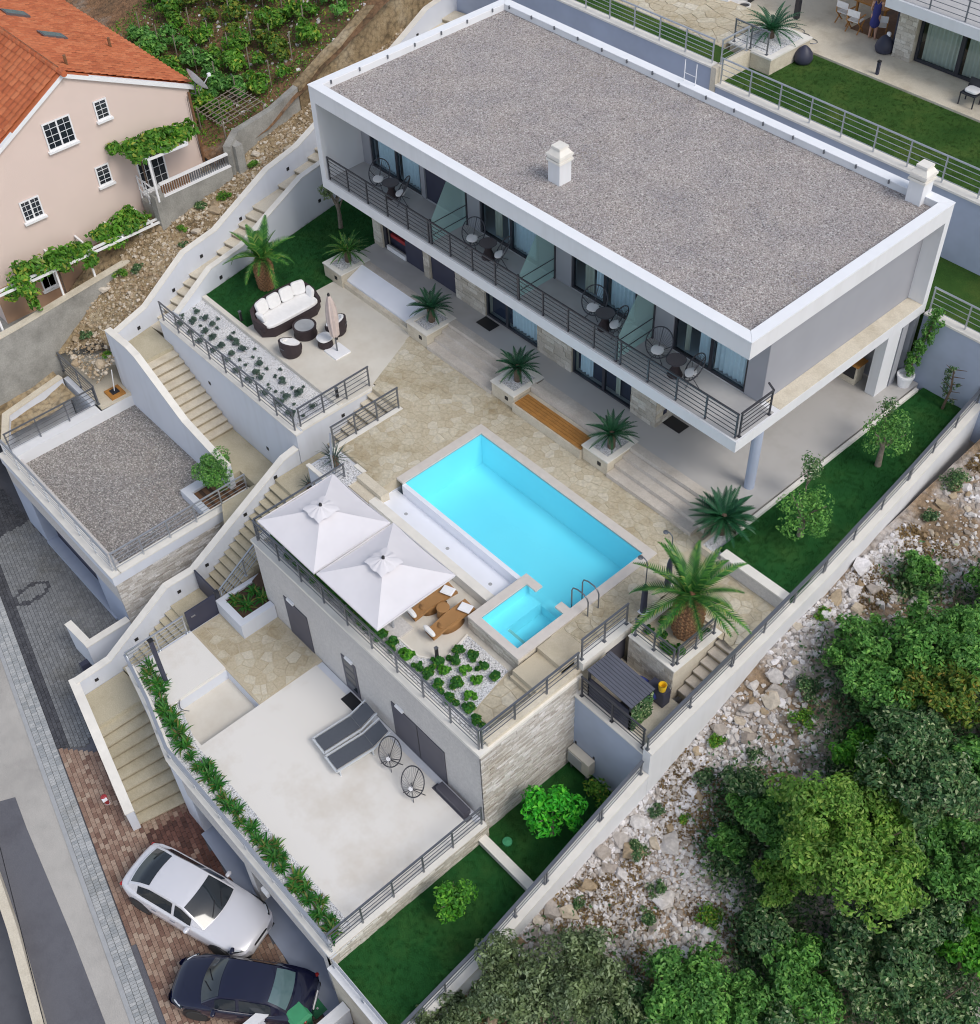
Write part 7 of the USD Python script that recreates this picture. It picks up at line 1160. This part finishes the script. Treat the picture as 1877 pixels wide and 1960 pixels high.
# hedge of strappy plants on the lower terrace
def strappy(label, loc, group, seed, m='hedge_leaf'):
    r = np.random.default_rng(seed); t = thing('hedge_plant', label, 'plant', loc, 0, w=False, group=group); out = []
    for k in range(46):
        a, rise, L = r.uniform(0, 6.28), r.uniform(.35, 1.4), r.uniform(.26, .48); s = np.linspace(0, 1, 5); an = rise - 1.3 * s ** 1.5; x = np.r_[0, np.cumsum(np.cos(an) * L / 4)[:-1]]; z = np.r_[0, np.cumsum(np.sin(an) * L / 4)[:-1]]; w = .028 * np.array([.7, 1, 1, .7, .1]); V_ = np.vstack([np.stack([x, w, z], 1), np.stack([x, -w, z], 1)]); F_ = np.vstack([[[i, 5 + i, 6 + i], [i, 6 + i, 1 + i]] for i in range(4)]); out.append(rot((V_, F_), a, 0, 0, (r.uniform(-.1, .1), r.uniform(-.1, .1), 0)))
    part(t, 'leaves', cat(out), m); part(t, 'root_crown', lathe([(.06, -.03), (.05, .06), (.01, .09)], 8), 'trunk_bark'); return t
hp = [(8.98, -14.8), (9.37, -14.85), (9.85, -14.9), (10.2, -15.05), (10.5, -15.2), (11.07, -15.25), (11.5, -15.35), (11.95, -15.45), (12.45, -15.5), (12.95, -15.5), (13.41, -15.46), (13.85, -15.45), (14.25, -15.58), (14.6, -15.52), (14.95, -15.45), (15.3, -15.6), (15.7, -15.45), (16.1, -15.55), (16.45, -15.5), (16.85, -15.52), (17.3, -15.55), (17.85, -15.5), (18.2, -15.42), (18.55, -15.62), (18.8, -15.4), (19.1, -15.58), (19.45, -15.48), (19.75, -15.6), (10.85, -15.1), (17.05, -15.35), (18.0, -15.65), (9.6, -14.75), (13.1, -15.3), (16.6, -15.35), (8.7, -14.6)]
hs = [strappy('strappy green hedge plant in the gravel bed of the lower terrace', (*hp[k], -3.94), 'hedge plants of the lower terrace', 120 + k) for k in range(3)]
for k, (x, y) in enumerate(hp[3:]): dup(hs[k % 3], (x, y + rng.uniform(-.05, .05), -3.94), rng.uniform(0, 6), sc=rng.uniform(.7, 1.1))
# grass plants in the small planter
for k, (x, y, z) in enumerate(((8.75, -11.2, -3.42), (9.2, -11.1, -3.42), (8.9, -10.6, -3.4), (9.3, -10.55, -3.4))): dup(hs[k % 3], (x, y, z), k * 1.3, 'tuft of dark strappy grass in the small white planting bed', 'grass tufts in the small planter', sc=.95)
# trees
def tree(name, label, loc, h, R, n, lf, m, seed, trunk_r=.06, group=None, lean=(0, 0), clumps=26, low=-.5, bark='pale_bark', catn='tree', limbs=5, inner=.35, lobes=0):
    r = np.random.default_rng(seed); t = thing(name, label, catn, loc, 0, w=False, group=group); top = np.array([lean[0], lean[1], h]); c = top + [0, 0, 0]
    part(t, 'trunk', tube([(0, 0, -.25), top * [.3, .3, .35] + [r.uniform(-.04, .04), r.uniform(-.04, .04), 0], top * [.8, .8, .8]], [trunk_r * 1.3, trunk_r, trunk_r * .6], 8), bark, True)
    for k in range(limbs): a = k * 2.4 + r.uniform(-.3, .3); e = c + np.array([math.cos(a) * R[0] * .65, math.sin(a) * R[1] * .65, r.uniform(-.1, .5) * R[2]]); b = top * r.uniform(.45, .75); part(t, 'limb', tube([b, (b + e) / 2 + [0, 0, .08], e], [trunk_r * .5, trunk_r * .35, trunk_r * .12], 6), bark, True)
    if not lobes: part(t, 'crown', crown(r, n, R, lf, clumps, low, inner, tuple(c)), m); return t
    ms = [crown(r, int(n * .3), np.array(R) * .62, lf, 16, -.6, .35, tuple(c))]; Rv = np.array(R)
    for k in range(lobes):
        a = k * 2.39996 + r.uniform(-.4, .4); el = r.uniform(-.15, 1.1); q = r.uniform(.34, .56); off = np.array([math.cos(a) * math.cos(el), math.sin(a) * math.cos(el), math.sin(el)]) * Rv * r.uniform(.5, .82)
        ms.append(crown(r, int(n * .95 / lobes * (q / .45) ** 2), Rv * q * [1, 1, .85], lf * r.uniform(.85, 1.2), 12, -.5, .35, tuple(c + off)))
    part(t, 'crown', cat(ms), m); return t
tree('olive_tree', 'small olive tree under the balcony corner beside the west stairs', (-1.58, 1.51, 0), 1.75, (.75, .75, .6), 1500, .12, 'olive_leaf', 201, .08)
tree('olive_tree', 'pale airy olive tree on the right lawn nearer the covered terrace', (21.27, 5.14, .5), 1.35, (.85, .95, .8), 1500, .10, 'mid_leaf', 202, .09, low=-.3)
tree('olive_tree', 'low bushy olive tree on the right lawn nearer the palm', (21.41, 1.1, .5), 1.0, (.85, .95, .75), 1900, .10, 'mid_leaf', 203, .09, low=-.6)
tree('sapling', 'thin dark sapling rising beside the covered terrace edge', (20.65, 2.2, .5), 1.5, (.42, .5, .55), 420, .11, 'dark_leaf', 204, .025, limbs=4); tree('sapling', 'thin dark sapling behind the pale olive tree', (20.7, 5.9, .5), 1.5, (.35, .4, .5), 300, .10, 'dark_leaf', 214, .025, limbs=4)
t = thing('climbing_plant', 'tall narrow climbing plant in a white pot at the pillar', 'plant', (19.65, 8.85, .6)); part(t, 'pot', lathe([(.2, 0), (.27, .38), (.29, .38), (.29, .46), (.24, .46), (.22, .4)], 18, (19.65, 8.75, .6)), 'paper_white', 35); part(t, 'foliage', cat([crown(rng, 420, (.27 + .04 * (k % 2), .27, .38), .10, 12, -.8, .2, (19.65 + .07 * k, 8.85 + .03 * k, 1.25 + .42 * k)) for k in range(6)]), 'mid_leaf'); part(t, 'stem', tube([(19.65, 8.8, 1.0), (19.95, 9.0, 3.2)], .03, 6), 'trunk_bark')
t = thing('espalier_tree', 'thin dark young tree against the blue grey wall', 'tree', (21.15, 8.75, .5)); part(t, 'trunk', tube([(21.15, 8.75, .4), (21.2, 8.85, 1.3), (21.1, 8.85, 2.1)], [.05, .04, .02], 6), 'trunk_bark', True)
for k in range(9): a = (-1) ** k; z = .9 + .15 * k; part(t, 'limb', tube([(21.17, 8.85, z), (21.17 + a * .35, 8.85, z + .15)], [.02, .008], 5), 'trunk_bark')
part(t, 'foliage', cat([crown(rng, 60, (.16, .14, .22), .08, 6, -.8, .1, (21.15 + rng.uniform(-.22, .22), 8.85, .9 + .15 * k)) for k in range(9)]), 'dark_leaf')
tree('olive_bush', 'bushy olive on the garage gravel roof beside the reddish bed', (4.0, -8.75, -3.45), 1.05, (.82, .8, .72), 3600, .10, 'mid_leaf', 205, .05, catn='bush', low=-.7)
tree('orange_tree', 'vivid lime green orange tree below the stone end wall', (21.45, -9.1, -4.55), 1.25, (.85, .95, .8), 1700, .17, 'lime_leaf', 206, .06, clumps=22, low=-.6); tree('orange_tree', 'compact round green orange tree on the lower lawn', (21.35, -12.75, -4.55), .85, (.62, .68, .65), 1600, .14, 'bright_leaf', 207, .05, low=-.8, inner=.2)
tree('wall_shrub', 'sprawling shrub between air conditioner and boundary wall', (21.6, -7.35, -4.55), .5, (.55, .4, .45), 420, .13, 'vine_leaf', 208, .03, catn='shrub')
# right slope: trees and bushes, each with its own crown
TR = [(28.13, -5.49, 2.15, 'light', 'large yellowish green broad tree in the middle of the lower right thicket'), (26.2, -5.6, 1.15, 'mid', 'green bush joined to the left side of the large yellowish tree'), (24.2, -13.3, 1.4, 'olive', 'grey green olive overhanging the lower boundary wall'), (25.5, -11.9, 1.4, 'olive', 'grey green olive second from the lower boundary wall'), (23.6, -14.9, .95, 'olive', 'small grey green olive at the bottom edge by the wall'), (27.57, -10.29, 1.35, 'mid', 'leafy green tree at the bottom edge below the white scree'), (26.9, -11.5, 1.0, 'dark', 'dark bush at the bottom edge between olive and leafy tree'), (28.6, -2.9, 1.6, 'dark', 'dark tree with silvery leaf tips right of the bright bush'), (28.5, -4.1, 1.15, 'dark', 'dark silvery tree directly behind the large yellowish tree'), (25.0, -.6, .95, 'mid', 'green bush nearest the palm terrace wall on the slope'), (26.5, .6, 1.4, 'mid', 'full green tree at the upper left of the thicket'), (26.6, 3.9, 1.3, 'mid', 'green tree at the right edge beside the olive lawn'), (27.5, -.5, 1.2, 'yellow', 'yellow and rust tinged bush at the right edge'), (26.8, -2.8, .85, 'bright', 'bright green bush above the large yellowish tree'), (27.2, -1.7, 1.1, 'dark', 'dark bush between bright bush and yellow tinged bush'), (30.3, -3.3, 1.2, 'mid', 'green tree at the right edge halfway down'), (31.6, -4.6, 1.0, 'bright', 'bright green bush at the lower right edge'), (30.2, -6.6, 1.45, 'dark', 'dark tree below and right of the large yellowish tree'), (29.1, -7.8, 1.2, 'mid', 'green bush under the large yellowish tree'), (31.7, -6.2, 1.35, 'dark', 'dark tree in the bottom right corner'), (25.1, -5.3, .75, 'dark', 'small dark bush at the left tip of the thicket'), (25.6, -6.4, .55, 'mid', 'low green bush below the small dark one'), (26.0, -1.5, 1.1, 'mid', 'green tree between the slope bush and bright bush'), (27.2, 1.6, 1.2, 'mid', 'green tree above the yellow tinged bush at the right edge'), (29.4, -1.4, 1.1, 'mid', 'green tree beside the silvery dark tree at the right edge'), (30.2, -4.9, 1.2, 'dark', 'dark tree right of the large yellowish tree'), (27.8, -7.6, .8, 'dark', 'brown shaded bush at the foot of the large yellowish tree'), (28.7, -9.3, 1.05, 'mid', 'green bush at the bottom right of the leafy tree'), (24.5, 2.8, .6, 'mid', 'small green bush high on the slope by the lawn wall'), (27.2, -6.4, .9, 'light', 'yellow green lower side bush of the large yellowish tree'), (29.6, .4, 1.3, 'dark', 'dark tree at the right edge behind the yellow tinged bush'), (28.6, 3.2, 1.4, 'mid', 'green tree off the right edge'), (32.6, -3.0, 1.4, 'dark', 'dark tree beyond the right edge'), (29.8, -9.2, 1.1, 'dark', 'dark bush at the bottom beneath the thicket')]
LS = dict(light=('light_leaf', .145), mid=('mid_leaf', .14), dark=('dark_leaf', .14), olive=('olive_leaf', .12), yellow=('yellow_leaf', .14), bright=('bright_leaf', .14))
for k, (x, y, R, kind, lb) in enumerate(TR):
    g = float(zr(np.array(x), np.array(y))); h = (.95 if R > 1.5 else .75) * R + .25; m, lf = LS[kind]; tree('broadleaf_tree' if R > 1.1 else 'wild_bush', lb, (x, y, g - .05), h, (R, R * .95, R * .82), int(3700 * R ** 1.7 * (1.15 if kind == 'light' else 1)), lf, m, 300 + k, .05 + .03 * R, lobes=int(6 + 4 * R), clumps=int(26 + 16 * R), low=-.75, bark='trunk_bark', catn='tree' if R > 1.1 else 'bush')
SB = [(23.35, -.1, .3), (23.2, 6.6, .5), (24.4, -2.2, .5), (25.0, -2.9, .45), (23.9, -8.18, .38), (23.9, -5.5, .34), (23.5, -4.6, .28), (23.4, 5.0, .3), (23.5, -7.0, .26), (26.4, -8.0, .38), (24.9, -8.45, .32), (24.5, -4.2, .25), (24.2, -6.6, .22), (25.2, -9.2, .3), (23.6, -10.2, .22)]
for k, (x, y, R) in enumerate(SB): g = float(zr(np.array(x), np.array(y))); tree('slope_shrub', 'small scrubby bush among the pale rocks of the slope', (x, y, g - .05), R * .5, (R, R, R * .7), int(2200 * R ** 1.3), .09, 'dark_leaf' if k % 3 else 'vine_leaf', 400 + k, .02, 'small bushes among the rocks', clumps=14, low=-.4, bark='trunk_bark', catn='bush', limbs=3)
for k, (off, y, R) in enumerate(((.8, -1.5, .35), (1.3, -2.4, .3), (1.2, -3.6, .25), (1.5, -5.8, .32), (2.2, -6.4, .35), (.6, -4.0, .2), (1.0, .3, .28), (.9, 4.5, .4), (1.5, 7.5, .35), (2.0, -8.6, .3), (.5, -8.6, .22))):
    x = stair_x(y) - .3 - off; g = float(zbank(x, y)); tree('bank_shrub', 'small scrubby bush on the ochre bank left of the stairs', (x, y, g - .05), R * .5, (R, R, R * .7), int(2000 * R ** 1.3), .09, 'dark_leaf' if k % 2 else 'vine_leaf', 500 + k, .02, 'small bushes on the ochre bank', clumps=12, low=-.4, bark='trunk_bark', catn='bush', limbs=3)
# ------------------------------------------------ stones
def rocks(name, label, group, N, xy, zf, m, smin, smax, seed, avoid=()):
    r = np.random.default_rng(seed); k = 0
    while k < N:
        x, y = xy(r)
        if any((x - a) ** 2 + (y - b) ** 2 < (c * .8) ** 2 for a, b, c in avoid): continue
        s = smin * (smax / smin) ** (r.random() ** 1.8); mesh = rock(r, s * r.uniform(.8, 1.3), s * r.uniform(.7, 1.1), s * r.uniform(.45, .75)); solo(name, label, 'rock', mesh, m, loc=(x, y, float(zf(np.array(x), np.array(y))) + s * .18), rz=r.uniform(0, 6), group=group); k += 1
AV = [(a, b, c) for a, b, c, *_ in TR]
def xy_r(r): return 23.1 + abs(r.normal()) * 2.0, r.uniform(-16, 10)
rocks('rock', 'pale broken limestone rock on the slope outside the boundary wall', 'limestone rocks on the slope', 150, xy_r, zr, 'limestone', .09, .36, 601, AV)
def xy_r2(r): return 23.05 + r.uniform(0, 1.1), r.uniform(-14, 9)
rocks('rock', 'warm ochre limestone rock heaped against the foot of the boundary wall', 'ochre rocks along the boundary wall', 60, xy_r2, zr, 'warm_limestone', .12, .38, 602)
def xy_l(r): y = r.uniform(-9.5, 12); return stair_x(y) - .35 - r.uniform(.0, 2.6), y
rocks('rock', 'ochre stone lying on the bank between stairs and concrete wall', 'stones on the ochre bank', 60, xy_l, zbank, 'warm_limestone', .10, .32, 603)
def xy_v(r): return r.uniform(-16, -7.2), r.uniform(9, 22)
rocks('rock', 'grey stone of the tumbled dry wall above the vineyard', 'grey stones above the vineyard', 28, xy_v, zvine, 'limestone', .15, .5, 604)
r = np.random.default_rng(77); protos = [(rock(r, 1, .85, .6), 'limestone', False) for _ in range(6)]
def rubble(name, label, N, xy, zf, smin, smax, seed, m, avoid=()):
    r = np.random.default_rng(seed); P = xy(seed, N) if xy is dens else np.array([xy(r) for _ in range(N)])
    if avoid: P = P[[not any((x - a) ** 2 + (y - b) ** 2 < (c * .95) ** 2 for a, b, c in avoid) for x, y in P]]
    s = smin * (smax / smin) ** (r.random(len(P)) ** 1.6); instances(name, None, [(p[0], m, False) for p in protos], np.stack([P[:, 0], P[:, 1], zf(P[:, 0], P[:, 1]) + s * .12], 1), r.uniform(-.5, .5, (len(P), 3)) + np.stack([0 * s, 0 * s, r.uniform(0, 6.28, len(P))], 1), s, r.integers(0, 6, len(P)), label, 'rubble', m)
def pool(seed, N, gen, keep):
    r = np.random.default_rng(seed); out = np.zeros((0, 2))
    while len(out) < N: P = gen(r, 4 * N); out = np.vstack([out, P[keep(r, P)]])
    return out[:N]
def dens(seed, N): return pool(seed, N, lambda r, n: np.c_[23.0 + r.random(n) ** 1.3 * 8.5, r.uniform(-17, 12, n)], lambda r, P: r.random(len(P)) < np.clip(.55 + 3.2 * fbm(P[:, 0], P[:, 1], .35, 3, 40), .05, 1))
rubble('rubble', 'loose broken white limestone rubble covering the slope', 32000, dens, zr, .03, .14, 701, 'limestone', AV)
rubble('rubble', 'small ochre rubble covering the bank left of the stairs', 6500, xy_l, zbank, .025, .12, 702, 'warm_limestone')
rubble('rubble', 'grey rubble scattered between the vineyard rows', 1500, lambda r: (r.uniform(-17, -7.1), r.uniform(.5, 20)), zvine, .03, .14, 703, 'limestone')
def patch_r(seed, N): return pool(seed, N, lambda r, n: np.c_[23.0 + r.random(n) * 6, r.uniform(-17, 10, n)], lambda r, P: fbm(P[:, 0], P[:, 1], .5, 3, 55) > .07)
# scrub, litter and weeds as stuff
def litter(name, label, N, xy, zf, lf, m, seed, up=.6, hgt=.15):
    r = np.random.default_rng(seed); P = xy(seed, N) if xy is patch_r else np.array([xy(r) for _ in range(N)]); z = zf(P[:, 0], P[:, 1]) + r.random(N) ** 2 * hgt; nrm = np.tile([0, 0, up], (N, 1)) + r.normal(size=(N, 3)) * .55; nrm /= np.linalg.norm(nrm, axis=1, keepdims=True)
    solo(name, label, 'ground cover', leaves_at(r, np.stack([P[:, 0], P[:, 1], z], 1), nrm, lf), m, kind='stuff')
def tdens(r):
    while True:
        a, b, c, *_ = TR[r.integers(len(TR))]; x, y = a + r.normal() * c * .62, b + r.normal() * c * .62
        if x > 23.2: return x, y
litter('undergrowth', 'dark tangled undergrowth beneath the trees of the slope', 60000, tdens, zr, .14, 'dark_leaf', 801, hgt=.55)
litter('dry_weeds', 'dry brown weeds between the rocks of the slope', 26000, patch_r, zr, .10, 'dry_leaf', 802, hgt=.10)
litter('dry_weeds', 'dry weeds on the ochre bank left of the stairs', 5000, xy_l, zbank, .08, 'dry_leaf', 803, hgt=.08)
litter('vineyard_weeds', 'green weeds growing on the vineyard soil', 30000, lambda r: (r.uniform(-18, -7.1), r.uniform(-.5, 22)), zvine, .12, 'vine_leaf', 804, hgt=.18)
# lawns: short blades, as instanced tufts
r = np.random.default_rng(5); tv = []
for k in range(14): a = r.uniform(0, 6.28); b = r.uniform(-.045, .045, 2); h = r.uniform(.025, .05); d = np.array([math.cos(a), math.sin(a)]); e = r.normal(size=2) * .015; tv.append((np.array([[*(b - d * .004), 0], [*(b + d * .004), 0], [*(b + e), h]]), np.array([[0, 1, 2]])))
tuft = cat(tv)
def turf(label, poly, z, per, seed, bm='grass_blade'):
    r = np.random.default_rng(seed); poly = Polygon(poly) if not hasattr(poly, 'bounds') else poly; x0, y0, x1, y1 = poly.bounds; N = int(poly.area * per); P = r.uniform([x0, y0], [x1, y1], (int(N * (x1 - x0) * (y1 - y0) / poly.area), 2)); import shapely
    P = P[shapely.contains_xy(poly, P[:, 0], P[:, 1])]; n = len(P); instances('grass', None, [(tuft, bm, False)], np.c_[P, np.full(n, z)], np.c_[np.zeros((n, 2)), r.uniform(0, 6.28, n)], r.uniform(.7, 1.25, n), np.zeros(n, int), label, 'grass')
turf('short dark turf of the palm lawn beside the villa', lawn_left, .012, 90, 901); turf('short dark turf of the lawn along the right boundary wall', [(20.14, -.95), (22.72, -.95), (22.3, 4), (21.9, 9.2), (20.14, 9.2)], .5, 90, 902); turf('short dark turf of the lower lawn with the orange trees', [(20.27, -16.0), (22.8, -16.0), (22.72, -6.9), (20.1, -6.9)], -4.55, 90, 903); turf('short turf of the lawn at the neighbouring villa', sbox(7.95, 12.5, 19.5, 16.45), 5.52, 60, 904, 'dry_grass_blade')
# pebbles lying proud on the gravel roofs
r = np.random.default_rng(6); pb = [(rock(r, 1, .85, .55), 'pebble', True) for _ in range(4)]
def pebbles(name, label, x0, y0, x1, y1, z, per, seed):
    r = np.random.default_rng(seed); n = int((x1 - x0) * (y1 - y0) * per); P = r.uniform([x0, y0], [x1, y1], (n, 2)); instances(name, None, pb, np.c_[P, np.full(n, z)], np.c_[r.uniform(-.4, .4, (n, 2)), r.uniform(0, 6.28, n)], r.uniform(.022, .045, n), r.integers(0, 4, n), label, 'gravel')
pebbles('roof_pebbles', 'loose grey pebbles covering the villa roof', .36, .36, 19.1, 8.83, 7.0, 130, 911); pebbles('roof_pebbles', 'loose grey pebbles covering the garage roof', -2.38, -13.38, 4.76, -8.6, -3.69, 130, 912)
